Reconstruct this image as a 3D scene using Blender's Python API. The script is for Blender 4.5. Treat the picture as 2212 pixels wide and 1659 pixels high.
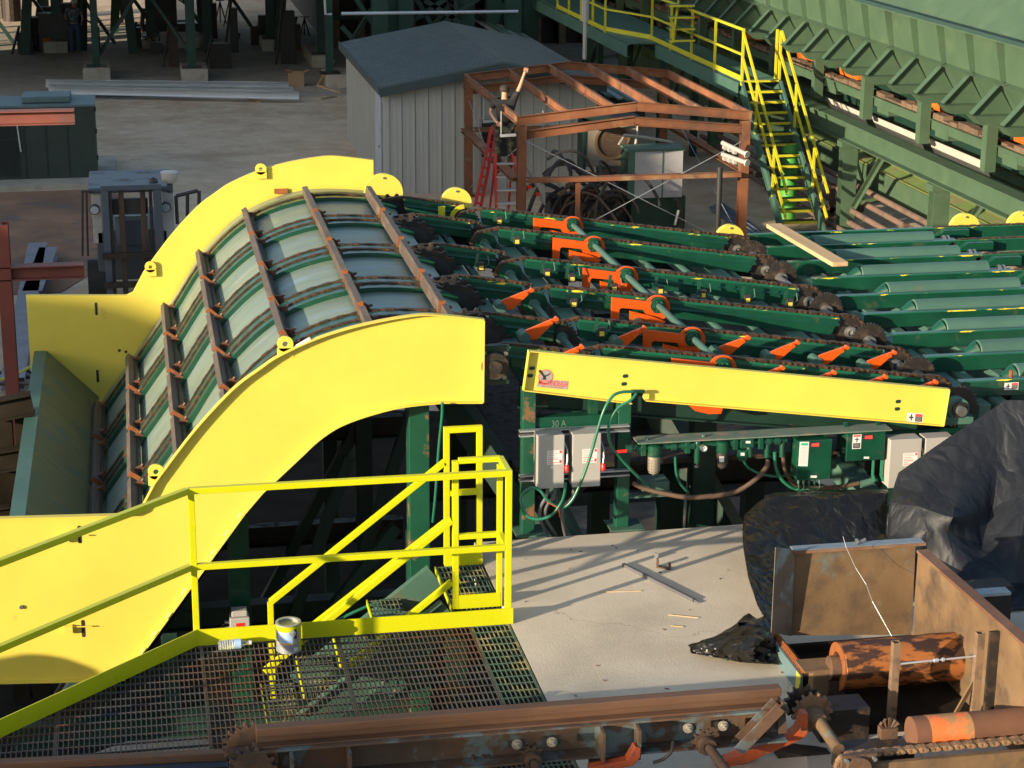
import bpy, math, random
from mathutils import Vector, Matrix
random.seed(7)
R=math.radians
for o in list(bpy.data.objects): bpy.data.objects.remove(o)
SC=bpy.context.scene; COL=SC.collection
# ---------------- camera ----------------
F=4260.6; PITCH,PSI,ROLL=R(16.55),R(10.96),R(-0.407); CZ=5.35
fw=Vector((math.sin(PSI)*math.cos(PITCH),math.cos(PSI)*math.cos(PITCH),-math.sin(PITCH)))
r0=Vector((math.cos(PSI),-math.sin(PSI),0)); d0=fw.cross(r0)
rt=math.cos(ROLL)*r0+math.sin(ROLL)*d0; dn=-math.sin(ROLL)*r0+math.cos(ROLL)*d0
CAM=Vector((0,0,CZ))
cd=bpy.data.cameras.new('camera'); cam=bpy.data.objects.new('camera',cd); COL.objects.link(cam)
cd.sensor_width=36; cd.lens=36*F/2212; cd.clip_start=.5; cd.clip_end=2000
cam.matrix_world=Matrix(((rt.x,-dn.x,-fw.x,0),(rt.y,-dn.y,-fw.y,0),(rt.z,-dn.z,-fw.z,CZ),(0,0,0,1)))
SC.camera=cam
# ---------------- sky, sun, exposure ----------------
SUN_EL=R(12.0); SHD=R(61.5)   # shadows fall towards azimuth SHD from +Y to +X
sdir=Vector((-math.sin(SHD)*math.cos(SUN_EL),-math.cos(SHD)*math.cos(SUN_EL),math.sin(SUN_EL)))  # towards the sun
w=bpy.data.worlds.new('World'); SC.world=w; w.use_nodes=True
nt=w.node_tree; nt.nodes.clear()
sk=nt.nodes.new('ShaderNodeTexSky'); sk.sky_type='NISHITA'; sk.sun_disc=False
sk.sun_elevation=SUN_EL; sk.sun_rotation=math.atan2(sdir.x,sdir.y); sk.air_density=1.0; sk.dust_density=1.5
bg=nt.nodes.new('ShaderNodeBackground'); bg.inputs[1].default_value=0.132
wo=nt.nodes.new('ShaderNodeOutputWorld'); nt.links.new(sk.outputs[0],bg.inputs[0]); nt.links.new(bg.outputs[0],wo.inputs[0])
sl=bpy.data.lights.new('sun','SUN'); sl.energy=5.0; sl.angle=R(0.53); sl.color=(1.0,.83,.60)
so=bpy.data.objects.new('sun',sl); COL.objects.link(so); so.rotation_euler=sdir.to_track_quat('Z','Y').to_euler()
SC.view_settings.view_transform='Standard'; SC.view_settings.look='None'; SC.view_settings.exposure=1.0; SC.view_settings.gamma=1
SC.cycles.max_bounces=6; SC.cycles.use_denoising=True
# ---------------- pixel -> point on a known world plane (design coordinates) ----------------
def P(x,y,**k):
    v=fw+rt*((x-1106)/F)+dn*((y-829.5)/F); a,val=list(k.items())[0]
    if a=='d': t=val
    else:
        i='XYZ'.index(a); t=(val-CAM[i])/v[i]
    return CAM+v*t
def V(x0,y0,wd,zx,zy): return ((x0+zx*wd/2212)*.72,(y0+zy*wd/2212)*.72)
def PZ(reg,zx,zy,**k): return P(*V(*reg,zx,zy),**k)
# ---------------- mesh builder ----------------
class MB:
    def __init__(s): s.v=[];s.f=[]
    def add(s,vs,fs):
        n=len(s.v); s.v+=[tuple(p) for p in vs]; s.f+=[tuple(i+n for i in f) for f in fs]; return s
    def box(s,x0,x1,y0,y1,z0,z1):
        return s.add([(x0,y0,z0),(x1,y0,z0),(x1,y1,z0),(x0,y1,z0),(x0,y0,z1),(x1,y0,z1),(x1,y1,z1),(x0,y1,z1)],
          [(3,2,1,0),(4,5,6,7),(0,1,5,4),(1,2,6,5),(2,3,7,6),(3,0,4,7)])
    def frame(s,a,b,up):
        a=Vector(a);b=Vector(b);d=(b-a).normalized();u=Vector(up)
        if abs(d.dot(u))>.99: u=Vector((0,1,0)) if abs(d.y)<.9 else Vector((1,0,0))
        sd=d.cross(u).normalized(); u=sd.cross(d).normalized(); return a,b,sd,u
    def beam(s,a,b,w,h,up=(0,0,1),os=0,ou=0):
        a,b,sd,u=s.frame(a,b,up); c=sd*os+u*ou
        vs=[p+c+sd*(w/2*i)+u*(h/2*j) for p in (a,b) for i,j in ((-1,-1),(1,-1),(1,1),(-1,1))]
        return s.add(vs,[(3,2,1,0),(4,5,6,7),(0,1,5,4),(1,2,6,5),(2,3,7,6),(3,0,4,7)])
    def ibeam(s,a,b,w,h,t=.012,up=(0,0,1)):
        s.beam(a,b,w,t,up,0,h/2-t/2); s.beam(a,b,w,t,up,0,-h/2+t/2); return s.beam(a,b,t*.8,h-2*t,up)
    def chan(s,a,b,w,h,t=.01,side=1,up=(0,0,1)):
        s.beam(a,b,w-t,t,up,-side*t/2,h/2-t/2); s.beam(a,b,w-t,t,up,-side*t/2,-h/2+t/2); return s.beam(a,b,t,h,up,side*(w/2-t/2))
    def ang(s,a,b,w,h,t=.008,side=1,up=(0,0,1)):
        s.beam(a,b,w,t,up,0,h/2-t/2); return s.beam(a,b,t,h-t,up,side*(w/2-t/2),-t/2)
    def cyl(s,a,b,r,n=16,r2=None):
        a=Vector(a);b=Vector(b);_,_,sd,u=s.frame(a,b,(0,0,1)); r2=r if r2 is None else r2
        vs=[a+(sd*math.cos(t)+u*math.sin(t))*r for t in [2*math.pi*i/n for i in range(n)]]+[b+(sd*math.cos(t)+u*math.sin(t))*r2 for t in [2*math.pi*i/n for i in range(n)]]
        fs=[(i,(i+1)%n,n+(i+1)%n,n+i) for i in range(n)]+[tuple(range(n-1,-1,-1)),tuple(range(n,2*n))]
        return s.add(vs,fs)
    def tube(s,path,r,n=8,closed=False):
        pts=[Vector(p) for p in path]; vs=[];N=len(pts); u=None
        for i,p in enumerate(pts):
            a=pts[max(0,i-1)];b=pts[min(N-1,i+1)];d=(b-a).normalized()
            if u is None: u=Vector((0,0,1)) if abs(d.z)<.9 else Vector((1,0,0))
            sd=d.cross(u).normalized(); u=sd.cross(d).normalized()
            rr=r[i] if isinstance(r,(list,tuple)) else r
            vs+=[p+(sd*math.cos(2*math.pi*k/n)+u*math.sin(2*math.pi*k/n))*rr for k in range(n)]
        fs=[(i*n+k,i*n+(k+1)%n,(i+1)*n+(k+1)%n,(i+1)*n+k) for i in range(N-1) for k in range(n)]
        fs+=[tuple(range(n-1,-1,-1)),tuple(range((N-1)*n,N*n))]
        return s.add(vs,fs)
    def prism(s,pts,axis,lo,hi):
        n=len(pts)
        def mk(p,q):
            return {'X':(q,p[0],p[1]),'Y':(p[0],q,p[1]),'Z':(p[0],p[1],q)}[axis]
        return s.add([mk(p,lo) for p in pts]+[mk(p,hi) for p in pts],[tuple(range(n-1,-1,-1)),tuple(range(n,2*n))]+[(i,(i+1)%n,n+(i+1)%n,n+i) for i in range(n)])
    def ring(s,c,axis,r0,r1,t,n=24,a0=0,a1=2*math.pi):
        full=abs(a1-a0-2*math.pi)<1e-6; N=n if full else n+1; vs=[]
        for i in range(N):
            a=a0+(a1-a0)*i/n; e=(math.cos(a),math.sin(a))
            for r,h in ((r0,-t/2),(r1,-t/2),(r1,t/2),(r0,t/2)):
                o={'X':(h,r*e[0],r*e[1]),'Y':(r*e[0],h,r*e[1]),'Z':(r*e[0],r*e[1],h)}[axis]; vs.append(Vector(c)+Vector(o))
        fs=[]
        for i in range(n):
            j=(i+1)%N
            fs+=[(4*i+k,4*j+k,4*j+(k+1)%4,4*i+(k+1)%4) for k in range(4)]
        if not full: fs+=[(3,2,1,0),(4*n,4*n+1,4*n+2,4*n+3)]
        return s.add(vs,fs)
    def gear(s,c,axis,r,teeth,t,dep=.02):
        pts=[]
        for i in range(teeth):
            for da,rr in ((-.3,r-dep),(-.12,r),(.12,r),(.3,r-dep)):
                a=2*math.pi*(i+da)/teeth; pts.append((rr*math.cos(a),rr*math.sin(a)))
        k='XYZ'.index(axis); o=[c[i] for i in range(3) if i!=k]
        return s.prism([(p[0]+o[0],p[1]+o[1]) for p in pts],axis,c[k]-t/2,c[k]+t/2)
    def build(s,name,mat,parent=None,smooth=False,bev=0):
        me=bpy.data.meshes.new(name); L=ORG.get(parent.name if parent else None,Vector())
        me.from_pydata([tuple(Vector(p)-L) for p in s.v],[],s.f); me.update()
        o=bpy.data.objects.new(name,me); COL.objects.link(o); me.materials.append(mat)
        if parent: o.parent=parent
        ORG[o.name]=L
        import bmesh
        bm=bmesh.new(); bm.from_mesh(me); bmesh.ops.recalc_face_normals(bm,faces=bm.faces); bm.to_mesh(me); bm.free()
        if smooth:
            me.shade_smooth(); me.set_sharp_from_angle(angle=R(35))
        if bev:
            m=o.modifiers.new('bevel','BEVEL'); m.width=bev; m.segments=2; m.limit_method='ANGLE'; m.angle_limit=R(40)
        return o
ORG={None:Vector()}
def thing(name,label,cat,loc=(0,0,0),group=None):
    o=bpy.data.objects.new(name,None); COL.objects.link(o); o.location=loc; o['label']=label; o['category']=cat
    o.empty_display_size=.1
    if group:o['group']=group
    ORG[o.name]=Vector(loc); return o
def tag(o,label,cat,group=None):
    o['label']=label;o['category']=cat
    if group:o['group']=group
    return o
def struct(o,k='structure'): o['kind']=k; return o
def one(mb,name,mat,label,cat,group=None,**k): return tag(mb.build(name,mat,None,**k),label,cat,group)
def dup(root,loc,label=None,rz=None):
    r=root.copy(); COL.objects.link(r); r.location=loc
    if rz is not None: r.rotation_euler=(0,0,rz)
    if label:r['label']=label
    for c in list(root.children):
        cc=c.copy(); COL.objects.link(cc); cc.parent=r
        for g in c.children:
            gg=g.copy(); COL.objects.link(gg); gg.parent=cc
    return r
# ---------------- materials ----------------
def mat(name,c,c2=None,sc=4.,lo=.5,hi=.62,rough=.45,metal=0.,var=.12,bump=.0,bs=40.,rough2=.85,spec=.5,detail=8,stretch=(1,1,1),c3=None,sc3=1.3,lo3=.55,hi3=.7,trans=0,alpha=1,coat=0,nr=.6):
    m=bpy.data.materials.new(name); m.use_nodes=True; t=m.node_tree; N=t.nodes; L=t.links
    b=N['Principled BSDF']; tc=N.new('ShaderNodeTexCoord'); mp=N.new('ShaderNodeMapping'); mp.inputs['Scale'].default_value=stretch
    ge=N.new('ShaderNodeNewGeometry'); L.new(ge.outputs['Position'],mp.inputs['Vector'])
    def noise(s,d=detail,r=nr):
        n=N.new('ShaderNodeTexNoise'); n.inputs['Scale'].default_value=s; n.inputs['Detail'].default_value=d; n.inputs['Roughness'].default_value=r
        L.new(mp.outputs[0],n.inputs['Vector']); return n
    def ramp(n,lo,hi):
        r=N.new('ShaderNodeMapRange'); r.inputs[1].default_value=lo; r.inputs[2].default_value=hi; L.new(n.outputs[0],r.inputs[0]); return r
    def mix(f,a,bb,mode='MIX'):
        x=N.new('ShaderNodeMix'); x.data_type='RGBA'; x.blend_type=mode
        if isinstance(f,(int,float)): x.inputs[0].default_value=f
        else: L.new(f,x.inputs[0])
        for i,q in ((6,a),(7,bb)):
            if isinstance(q,tuple): x.inputs[i].default_value=(*q,1)
            else: L.new(q,x.inputs[i])
        return x.outputs[2]
    col=tuple(c); rg=None
    out=mix(ramp(noise(sc*.37+.6,5),.3,.7).outputs[0],tuple(x*(1-var) for x in c),tuple(min(1,x*(1+var)) for x in c))
    if c3: out=mix(ramp(noise(sc3,6),lo3,hi3).outputs[0],out,tuple(c3))
    if c2:
        fac=ramp(noise(sc),lo,hi).outputs[0]; out=mix(fac,out,tuple(c2))
        rr=N.new('ShaderNodeMapRange'); rr.inputs[3].default_value=rough; rr.inputs[4].default_value=rough2; L.new(fac,rr.inputs[0]); rg=rr.outputs[0]
    L.new(out,b.inputs['Base Color'])
    if rg is None:
        rr=N.new('ShaderNodeMapRange'); rr.inputs[1].default_value=.3; rr.inputs[2].default_value=.7; rr.inputs[3].default_value=max(.02,rough-.08); rr.inputs[4].default_value=min(1,rough+.1); L.new(noise(sc*2.3+3,4).outputs[0],rr.inputs[0]); rg=rr.outputs[0]
    L.new(rg,b.inputs['Roughness']); b.inputs['Metallic'].default_value=metal; b.inputs['Specular IOR Level'].default_value=spec
    if bump:
        bn=N.new('ShaderNodeBump'); bn.inputs['Strength'].default_value=bump; bn.inputs['Distance'].default_value=.02; L.new(noise(bs,6,.65).outputs[0],bn.inputs['Height']); L.new(bn.outputs[0],b.inputs['Normal'])
    if trans: b.inputs['Transmission Weight'].default_value=trans
    if alpha<1: b.inputs['Alpha'].default_value=alpha
    if coat: b.inputs['Coat Weight'].default_value=coat
    return m
RUST=(.20,.075,.03)
Mt=dict(
 yel=mat('yellow_paint',(.66,.535,.075),c2=(.34,.24,.05),sc=3.1,lo=.70,hi=.80,rough=.46,rough2=.6,var=.06,bump=.06,bs=5,c3=(.60,.48,.07),sc3=.8,lo3=.55,hi3=.8,detail=10),
 yrail=mat('yellow_rail_paint',(.52,.53,.006),rough=.33,var=.04,bump=.02,bs=30),
 yshade=mat('shade_toned_yellow_paint',(.48,.44,.02),rough=.45,var=.1),  # duller copy of the rail yellow, shade put into the colour
 grn=mat('machine_green_paint',(.006,.058,.032),c2=(.055,.065,.035),sc=7,lo=.60,hi=.74,rough=.3,var=.18,bump=.04,bs=25,rough2=.6,coat=.15,c3=(.004,.036,.022),sc3=2.4,lo3=.5,hi3=.68),
 grnl=mat('dusty_green_paint',(.055,.125,.095),c2=(.10,.10,.06),sc=3,lo=.62,hi=.8,rough=.5,var=.15),
 grnd=mat('dark_green_paint',(.008,.032,.022),c2=(.10,.05,.03),sc=7,lo=.64,hi=.7,rough=.5,var=.2),
 grnc=mat('conveyor_green_paint',(.055,.10,.058),c2=(.09,.075,.04),sc=4.5,lo=.64,hi=.8,rough=.55,var=.12,c3=(.075,.12,.065)),
 grnw=mat('worn_green_post_paint',(.007,.065,.036),c2=(.17,.085,.035),sc=5,lo=.57,hi=.64,rough=.4,var=.2,bump=.05),
 plate=mat('grey_green_steel_sheet',(.20,.26,.21),c2=(.30,.32,.20),sc=2.2,lo=.5,hi=.7,rough=.38,rough2=.45,metal=.35,var=.15,stretch=(1,4,1),c3=(.24,.33,.38)),
 gutter=mat('gutter_yellow_bounce_sheet',(.125,.135,.05),rough=.6,var=.12,c2=(.10,.15,.11),sc=3,lo=.5,hi=.7),  # olive tint paints the yellow light bounced off the side panels
 chain=mat('greasy_chain_steel',(.055,.035,.022),c2=(.13,.06,.03),sc=25,lo=.5,hi=.6,rough=.5,metal=.4,bump=.3,bs=90),
 dark=mat('dark_greasy_steel',(.03,.025,.022),c2=(.07,.045,.03),sc=14,lo=.5,hi=.65,rough=.5,metal=.3,bump=.1),
 flight=mat('worn_flight_steel',(.10,.075,.06),c2=(.165,.125,.095),sc=12,lo=.5,hi=.7,rough=.55,metal=.2,bump=.1,stretch=(1,.3,1)),
 lug=mat('rust_orange_steel',(.25,.075,.018),c2=(.12,.045,.02),sc=18,lo=.5,hi=.7,rough=.7,bump=.1),
 org=mat('orange_paint',(.62,.085,.008),rough=.32,var=.06,bump=.02),
 steel=mat('bare_shaft_steel',(.42,.43,.42),c2=(.28,.22,.16),sc=10,lo=.55,hi=.7,rough=.3,rough2=.5,metal=.8),
 galv=mat('galvanized_steel',(.42,.45,.48),c2=(.3,.3,.3),sc=20,lo=.5,hi=.7,rough=.4,rough2=.5,metal=.6),
 conc=mat('floor_concrete',(.53,.465,.37),c2=(.37,.32,.255),sc=1.1,lo=.48,hi=.78,rough=.85,rough2=.9,var=.12,bump=.2,bs=70,c3=(.565,.50,.40),sc3=2.5,lo3=.5,hi3=.75),
 dirt=mat('yard_dirt',(.50,.385,.265),c2=(.36,.245,.15),sc=.42,lo=.46,hi=.64,rough=.95,rough2=.95,var=.2,bump=.6,bs=7,c3=(.60,.50,.37),sc3=2.3,lo3=.48,hi3=.72,detail=14,nr=.78),
 grate=mat('rusty_grating_steel',(.07,.068,.07),c2=(.12,.07,.045),sc=1.2,lo=.5,hi=.6,rough=.55,rough2=.7,metal=.3,c3=(.16,.15,.15)),
 grateg=mat('green_grating_paint',(.07,.115,.09),c2=(.25,.22,.10),sc=5,lo=.5,hi=.6,rough=.5),
 rust=mat('rusty_red_steel',(.125,.055,.030),c2=(.20,.12,.07),sc=2.1,lo=.55,hi=.75,rough=.8,rough2=.85,var=.3,bump=.1,c3=(.09,.045,.033)),
 rustb=mat('rusty_blue_flaked_steel',(.085,.053,.035),c2=(.11,.145,.15),sc=5,lo=.50,hi=.58,rough=.75,rough2=.6,var=.35,bump=.25,bs=30,c3=(.13,.062,.03),sc3=2.2,lo3=.5,hi3=.65),
 rustd=mat('dark_brown_rust',(.07,.042,.028),c2=(.12,.06,.03),sc=8,lo=.5,hi=.65,rough=.7,var=.3,bump=.25,bs=50,c3=(.06,.045,.035),sc3=3),
 hop=mat('hopper_worn_steel',(.15,.092,.045),c2=(.055,.036,.025),sc=4.2,lo=.47,hi=.72,rough=.7,var=.3,bump=.15,bs=40,c3=(.12,.13,.115),sc3=5,lo3=.62,hi3=.7),
 bluep=mat('flaked_blue_paint',(.10,.165,.18),c2=(.20,.12,.07),sc=5,lo=.58,hi=.66,rough=.6,var=.15,bump=.1),
 orol=mat('scuffed_orange_roller',(.055,.028,.02),c2=(.37,.13,.035),sc=10,lo=.475,hi=.55,rough=.5,rough2=.45,metal=.3,var=.3,bump=.1,stretch=(.6,1.6,1.6)),
 oarm=mat('orange_arm_worn',(.42,.075,.02),c2=(.15,.07,.04),sc=8,lo=.52,hi=.62,rough=.5,var=.2),
 wall=mat('beige_metal_siding',(.42,.415,.38),rough=.5,var=.05,stretch=(1,1,.3)),
 roof=mat('blue_grey_metal_roof',(.095,.125,.14),rough=.45,var=.08,metal=.2),
 rooft=mat('dark_roof_trim',(.04,.06,.065),rough=.5),
 grey=mat('grey_enamel',(.34,.33,.31),rough=.4,var=.04),
 white=mat('white_paper',(.62,.61,.6),rough=.6,var=.03),
 red=mat('red_plastic',(.75,.02,.015),rough=.35),
 redt=mat('red_print',(.62,.06,.05),rough=.6),
 blk=mat('black_ink',(.02,.02,.02),rough=.6),
 tarp=mat('black_plastic_sheet',(.006,.0055,.005),rough=.33,var=.2,bump=.35,bs=9,spec=.5),
 tarpb=mat('blue_black_tarp',(.010,.012,.017),c2=(.015,.018,.024),sc=2,lo=.4,hi=.7,rough=.5,rough2=.58,var=.2,bump=.3,bs=9,spec=.3,stretch=(1,.35,.6)),
 wood=mat('pine_plank',(.50,.34,.18),c2=(.38,.23,.11),sc=14,lo=.5,hi=.75,rough=.7,stretch=(1,.12,1)),
 wood2=mat('weathered_lumber',(.42,.31,.18),rough=.8,var=.2),
 redl=mat('red_fibreglass',(.50,.035,.025),rough=.4,var=.1),
 alum=mat('aluminium',(.60,.62,.65),rough=.35,metal=.6,var=.06),
 hose=mat('black_hose_rubber',(.035,.03,.027),rough=.5,bump=.1,bs=80),
 hoseb=mat('brown_hydraulic_hose',(.09,.055,.035),rough=.55,bump=.1,bs=90),
 hoseg=mat('green_painted_hose',(.015,.13,.075),rough=.32,var=.25),
 condu=mat('grey_conduit',(.10,.10,.11),rough=.45),
 oxide=mat('red_oxide_primer',(.20,.058,.042),rough=.6,var=.12,c3=(.13,.055,.05),sc3=.8),
 slate=mat('forklift_grey_paint',(.075,.09,.115),c2=(.10,.09,.09),sc=3,lo=.55,hi=.7,rough=.45,var=.15),
 contn=mat('olive_container_paint',(.028,.042,.032),rough=.55,var=.2),
 contr=mat('container_roof_paint',(.10,.15,.15),rough=.5,var=.15),
 glass=mat('cab_glass',(.22,.27,.28),rough=.15,metal=.3,var=.3),
 whi2=mat('white_sheet_metal',(.55,.52,.46),rough=.45,var=.08),
 foot=mat('footing_concrete',(.40,.35,.28),c2=(.28,.24,.19),sc=3,lo=.5,hi=.7,rough=.9,bump=.15),
 skin=mat('skin',(.50,.27,.17),rough=.55),
 shirt=mat('dark_shirt',(.018,.018,.02),rough=.85),
 camo=mat('camouflage_cloth',(.075,.08,.045),c2=(.03,.025,.018),sc=9,lo=.48,hi=.52,rough=.9,c3=(.14,.12,.07),sc3=7,lo3=.53,hi3=.56),
 jeans=mat('blue_denim',(.05,.08,.15),rough=.9), hair=mat('dark_hair',(.03,.02,.015),rough=.8),
 plaid=mat('grey_shirt_cloth',(.22,.23,.25),c2=(.08,.08,.1),sc=11,lo=.48,hi=.52,rough=.9),
 orgc=mat('orange_machine_paint',(.55,.13,.015),rough=.5,var=.2),
 card=mat('cardboard',(.33,.21,.11),rough=.8),
 rub=mat('tyre_rubber',(.02,.02,.02),rough=.8),
 rustf=mat('sunlit_frame_rust',(.21,.078,.032),c2=(.27,.17,.09),sc=1.6,lo=.56,hi=.7,rough=.8,var=.3,bump=.1,c3=(.11,.05,.03),sc3=1.1,lo3=.5,hi3=.65),
 chalk=mat('faint_chalk',(.10,.17,.14),rough=.9),
 lugd=mat('oiled_rust_bracket',(.15,.055,.02),c2=(.07,.035,.02),sc=18,lo=.48,hi=.65,rough=.6,bump=.1),
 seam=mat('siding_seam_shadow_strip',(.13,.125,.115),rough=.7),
 rribs=mat('roof_rib_edge',(.12,.15,.165),rough=.4),
 railr=mat('worn_rail_steel',(.105,.052,.029),c2=(.15,.075,.04),sc=3,lo=.52,hi=.7,rough=.6,var=.3,bump=.15,c3=(.05,.038,.03),sc3=6,stretch=(.4,2,2)),
 voidm=mat('deep_shade_black',(.020,.016,.012),rough=.95,var=.4,spec=.05),  # near-black colour that stands for deep shade
 bark=mat('brown_bark',(.10,.06,.035),rough=.9,var=.3),
)
def creases(m,sc,dist,stretch,strength=.9):
    t=m.node_tree; N=t.nodes; L=t.links; g=N.new('ShaderNodeNewGeometry'); mp=N.new('ShaderNodeMapping'); mp.inputs['Scale'].default_value=stretch; mp.inputs['Rotation'].default_value=(.3,.5,.4)
    L.new(g.outputs['Position'],mp.inputs['Vector']); n=N.new('ShaderNodeTexNoise'); n.inputs['Scale'].default_value=sc*.8; n.inputs['Detail'].default_value=4; L.new(mp.outputs[0],n.inputs['Vector'])
    ad=N.new('ShaderNodeVectorMath'); ad.operation='MULTIPLY_ADD'; ad.inputs[1].default_value=(.35,.35,.35); L.new(n.outputs['Color'],ad.inputs[0]); L.new(mp.outputs[0],ad.inputs[2])
    hs=None
    for k,(q,w_) in enumerate(((1,1.),(2.3,.5),(5.1,.22))):
        v=N.new('ShaderNodeTexVoronoi'); v.feature='DISTANCE_TO_EDGE'; v.inputs['Scale'].default_value=sc*q; L.new(ad.outputs[0],v.inputs['Vector'])
        mu=N.new('ShaderNodeMath'); mu.operation='MULTIPLY'; mu.inputs[1].default_value=w_; L.new(v.outputs[0],mu.inputs[0])
        if hs is None: hs=mu
        else: z=N.new('ShaderNodeMath'); z.operation='ADD'; L.new(hs.outputs[0],z.inputs[0]); L.new(mu.outputs[0],z.inputs[1]); hs=z
    b=N.new('ShaderNodeBump'); b.inputs['Strength'].default_value=strength; b.inputs['Distance'].default_value=dist; L.new(hs.outputs[0],b.inputs['Height']); L.new(b.outputs[0],N['Principled BSDF'].inputs['Normal'])
creases(Mt['tarp'],2.4,.085,(1,1,.45),.8); creases(Mt['tarpb'],1.7,.085,(1,1,.3),.75)
def cracks(m,sc,wd,col):
    t=m.node_tree; N=t.nodes; L=t.links; bs=N['Principled BSDF']; src=bs.inputs['Base Color'].links[0].from_socket
    g=N.new('ShaderNodeNewGeometry'); n=N.new('ShaderNodeTexNoise'); n.inputs['Scale'].default_value=1.7; n.inputs['Detail'].default_value=7; L.new(g.outputs['Position'],n.inputs['Vector'])
    ad=N.new('ShaderNodeVectorMath'); ad.operation='MULTIPLY_ADD'; ad.inputs[1].default_value=(.7,.7,.7); L.new(n.outputs['Color'],ad.inputs[0]); L.new(g.outputs['Position'],ad.inputs[2])
    v=N.new('ShaderNodeTexVoronoi'); v.feature='DISTANCE_TO_EDGE'; v.inputs['Scale'].default_value=sc; L.new(ad.outputs[0],v.inputs['Vector'])
    r=N.new('ShaderNodeMapRange'); r.inputs[1].default_value=0; r.inputs[2].default_value=wd; r.inputs[3].default_value=.55; r.inputs[4].default_value=0; L.new(v.outputs[0],r.inputs[0])
    x=N.new('ShaderNodeMix'); x.data_type='RGBA'; L.new(r.outputs[0],x.inputs[0]); L.new(src,x.inputs[6]); x.inputs[7].default_value=(*col,1); L.new(x.outputs[2],bs.inputs['Base Color'])
cracks(Mt['conc'],.42,.0022,(.16,.13,.10))
Mt['bottle']=mat('clear_plastic',(.85,.88,.88),rough=.08,var=.02,trans=.75)
Mt['cyanl']=mat('pale_blue_label',(.35,.5,.75),rough=.5)
Mt['dial']=mat('gauge_face',(.8,.8,.78),rough=.3)
# ================= setting =================
YZ=-3.1
m=MB(); n=60
g=MB(); g.add([(-400,-60,YZ),(400,-60,YZ),(400,700,YZ),(-400,700,YZ)],[(0,1,2,3)]); struct(g.build('yard_ground',Mt['dirt']))
g=MB(); g.prism([(2.345,-2),(2.345,12.08),(2.36,13.63),(4.9,13.66),(14,13.8),(14,-2)],'Z',-.32,0); struct(g.build('concrete_floor',Mt['conc']))
g=MB(); g.prism([tuple(P(*v,Z=YZ))[:2] for v in ((110,1665),(400,1560),(610,1500),(650,1560),(650,1720),(110,1720))],'Z',YZ,YZ+.02); struct(g.build('lower_concrete_floor',Mt['foot']))
g=MB(); g.prism([(-30,58),(60,58),(60,76),(-30,76)],'Z',YZ,YZ+.012); struct(g.build('footing_apron_ground',mat('compacted_gravel',(.34,.30,.25),rough=.95,var=.2,bump=.4,bs=12)))
g=MB(); g.prism([(-2.6,12.7),(2.3,12.7),(2.4,13.7),(9,13.9),(9,22),(6.3,26.2),(3,27),(-.4,26.6),(-.75,19),(-2.6,19)],'Z',YZ,YZ+.008); struct(g.build('machine_shade_ground',Mt['voidm']))  # near-black sheet paints the shade on the ground under the log lift
g=MB(); g.prism([(3.4,13.95),(9.2,13.95),(9.2,22.5),(4.6,22.5)],'Z',YZ,YZ+.016); struct(g.build('deck_shade_dirt_ground',mat('shade_toned_dirt',(.10,.068,.045),c2=(.045,.032,.024),sc=2.2,lo=.45,hi=.6,rough=.95,bump=.5,bs=10,c3=(.24,.18,.12),sc3=.7,lo3=.5,hi3=.6)))  # dirt tinted for shade under the deck, paler blotches paint sunlit patches
g=MB(); g.prism([(-3,4.5),(2.3,4.5),(2.3,12.7),(-3,12.7)],'Z',YZ,YZ+.006); struct(g.build('grating_shade_ground',Mt['voidm']))  # same shade colour painted on the ground below the grating
# ================= grating deck =================
kA=Vector((.25,12.10,0)); kB=P(0,1590,Z=0)
def ymax(x): return 12.09 if x>=.25 else 12.09+(x-.25)*(kB.y-kA.y)/(kB.x-kA.x)-.01
def grating(x0,x1,y0,y1f,z=0,gname='floor_grating',m_=None,label='',edge=True,grp='steel grating panels of the foreground walkway'):
    b=MB(); x=x0+.012; h=.028
    while x<x1-.005:
        ym=y1f(x)
        if ym>y0+.02: b.box(x-.0028,x+.0028,y0,ym,z-h,z)
        x+=.0302
    y=y0+.03
    while y<max(y1f(x1),y1f(x0)):
        xa=x0
        if y>y1f(x0):
            for k in range(200):
                xa=x0+(x1-x0)*k/200
                if y1f(xa)>=y: break
        b.box(xa,x1-.004,y-.0035,y+.0035,z-.012,z+.0015); y+=.1016
    if edge:
        b.box(x0+.001,x0+.006,y0,y1f(x0),z-h,z+.001); b.box(x1-.006,x1-.001,y0,y1f(x1),z-h,z+.001)
    return one(b,gname,m_ or Mt['grate'],label,'grating',grp)
gx=[-1.55,-.62,.27,1.17,2.07,2.335]
gl=['weathered grating panel in the bottom left corner beside the sloping yellow kick plate','rusty grating panel under the bend of the yellow rail and left of the dark joist','rusty grating panel carrying the paint can','wide rusty grating panel left of the narrow green one','narrow green painted grating strip along the edge of the concrete floor']
for i in range(5):
    grating(gx[i],gx[i+1],8.6,ymax,label=gl[i],m_=Mt['grateg'] if i==4 else None)
j=MB(); j.chan((.36,8.6,-.13),(.36,12.05,-.13),.16,.2,.012)
one(j,'floor_joist',Mt['dark'],'dark steel joist running under the grating below the rail post','joist')
j=MB(); j.chan((2.31,8.4,-.13),(2.31,13.3,-.13),.08,.2,.012); one(j,'edge_channel',Mt['dark'],'dark edge channel between the green grating strip and concrete floor','channel')
j=MB(); j.chan((-1.5,8.95,-.14),(2.3,8.95,-.14),.1,.2,.01); one(j,'support_channel',Mt['dark'],'cross channel carrying the near end of the grating panels','channel')
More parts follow.
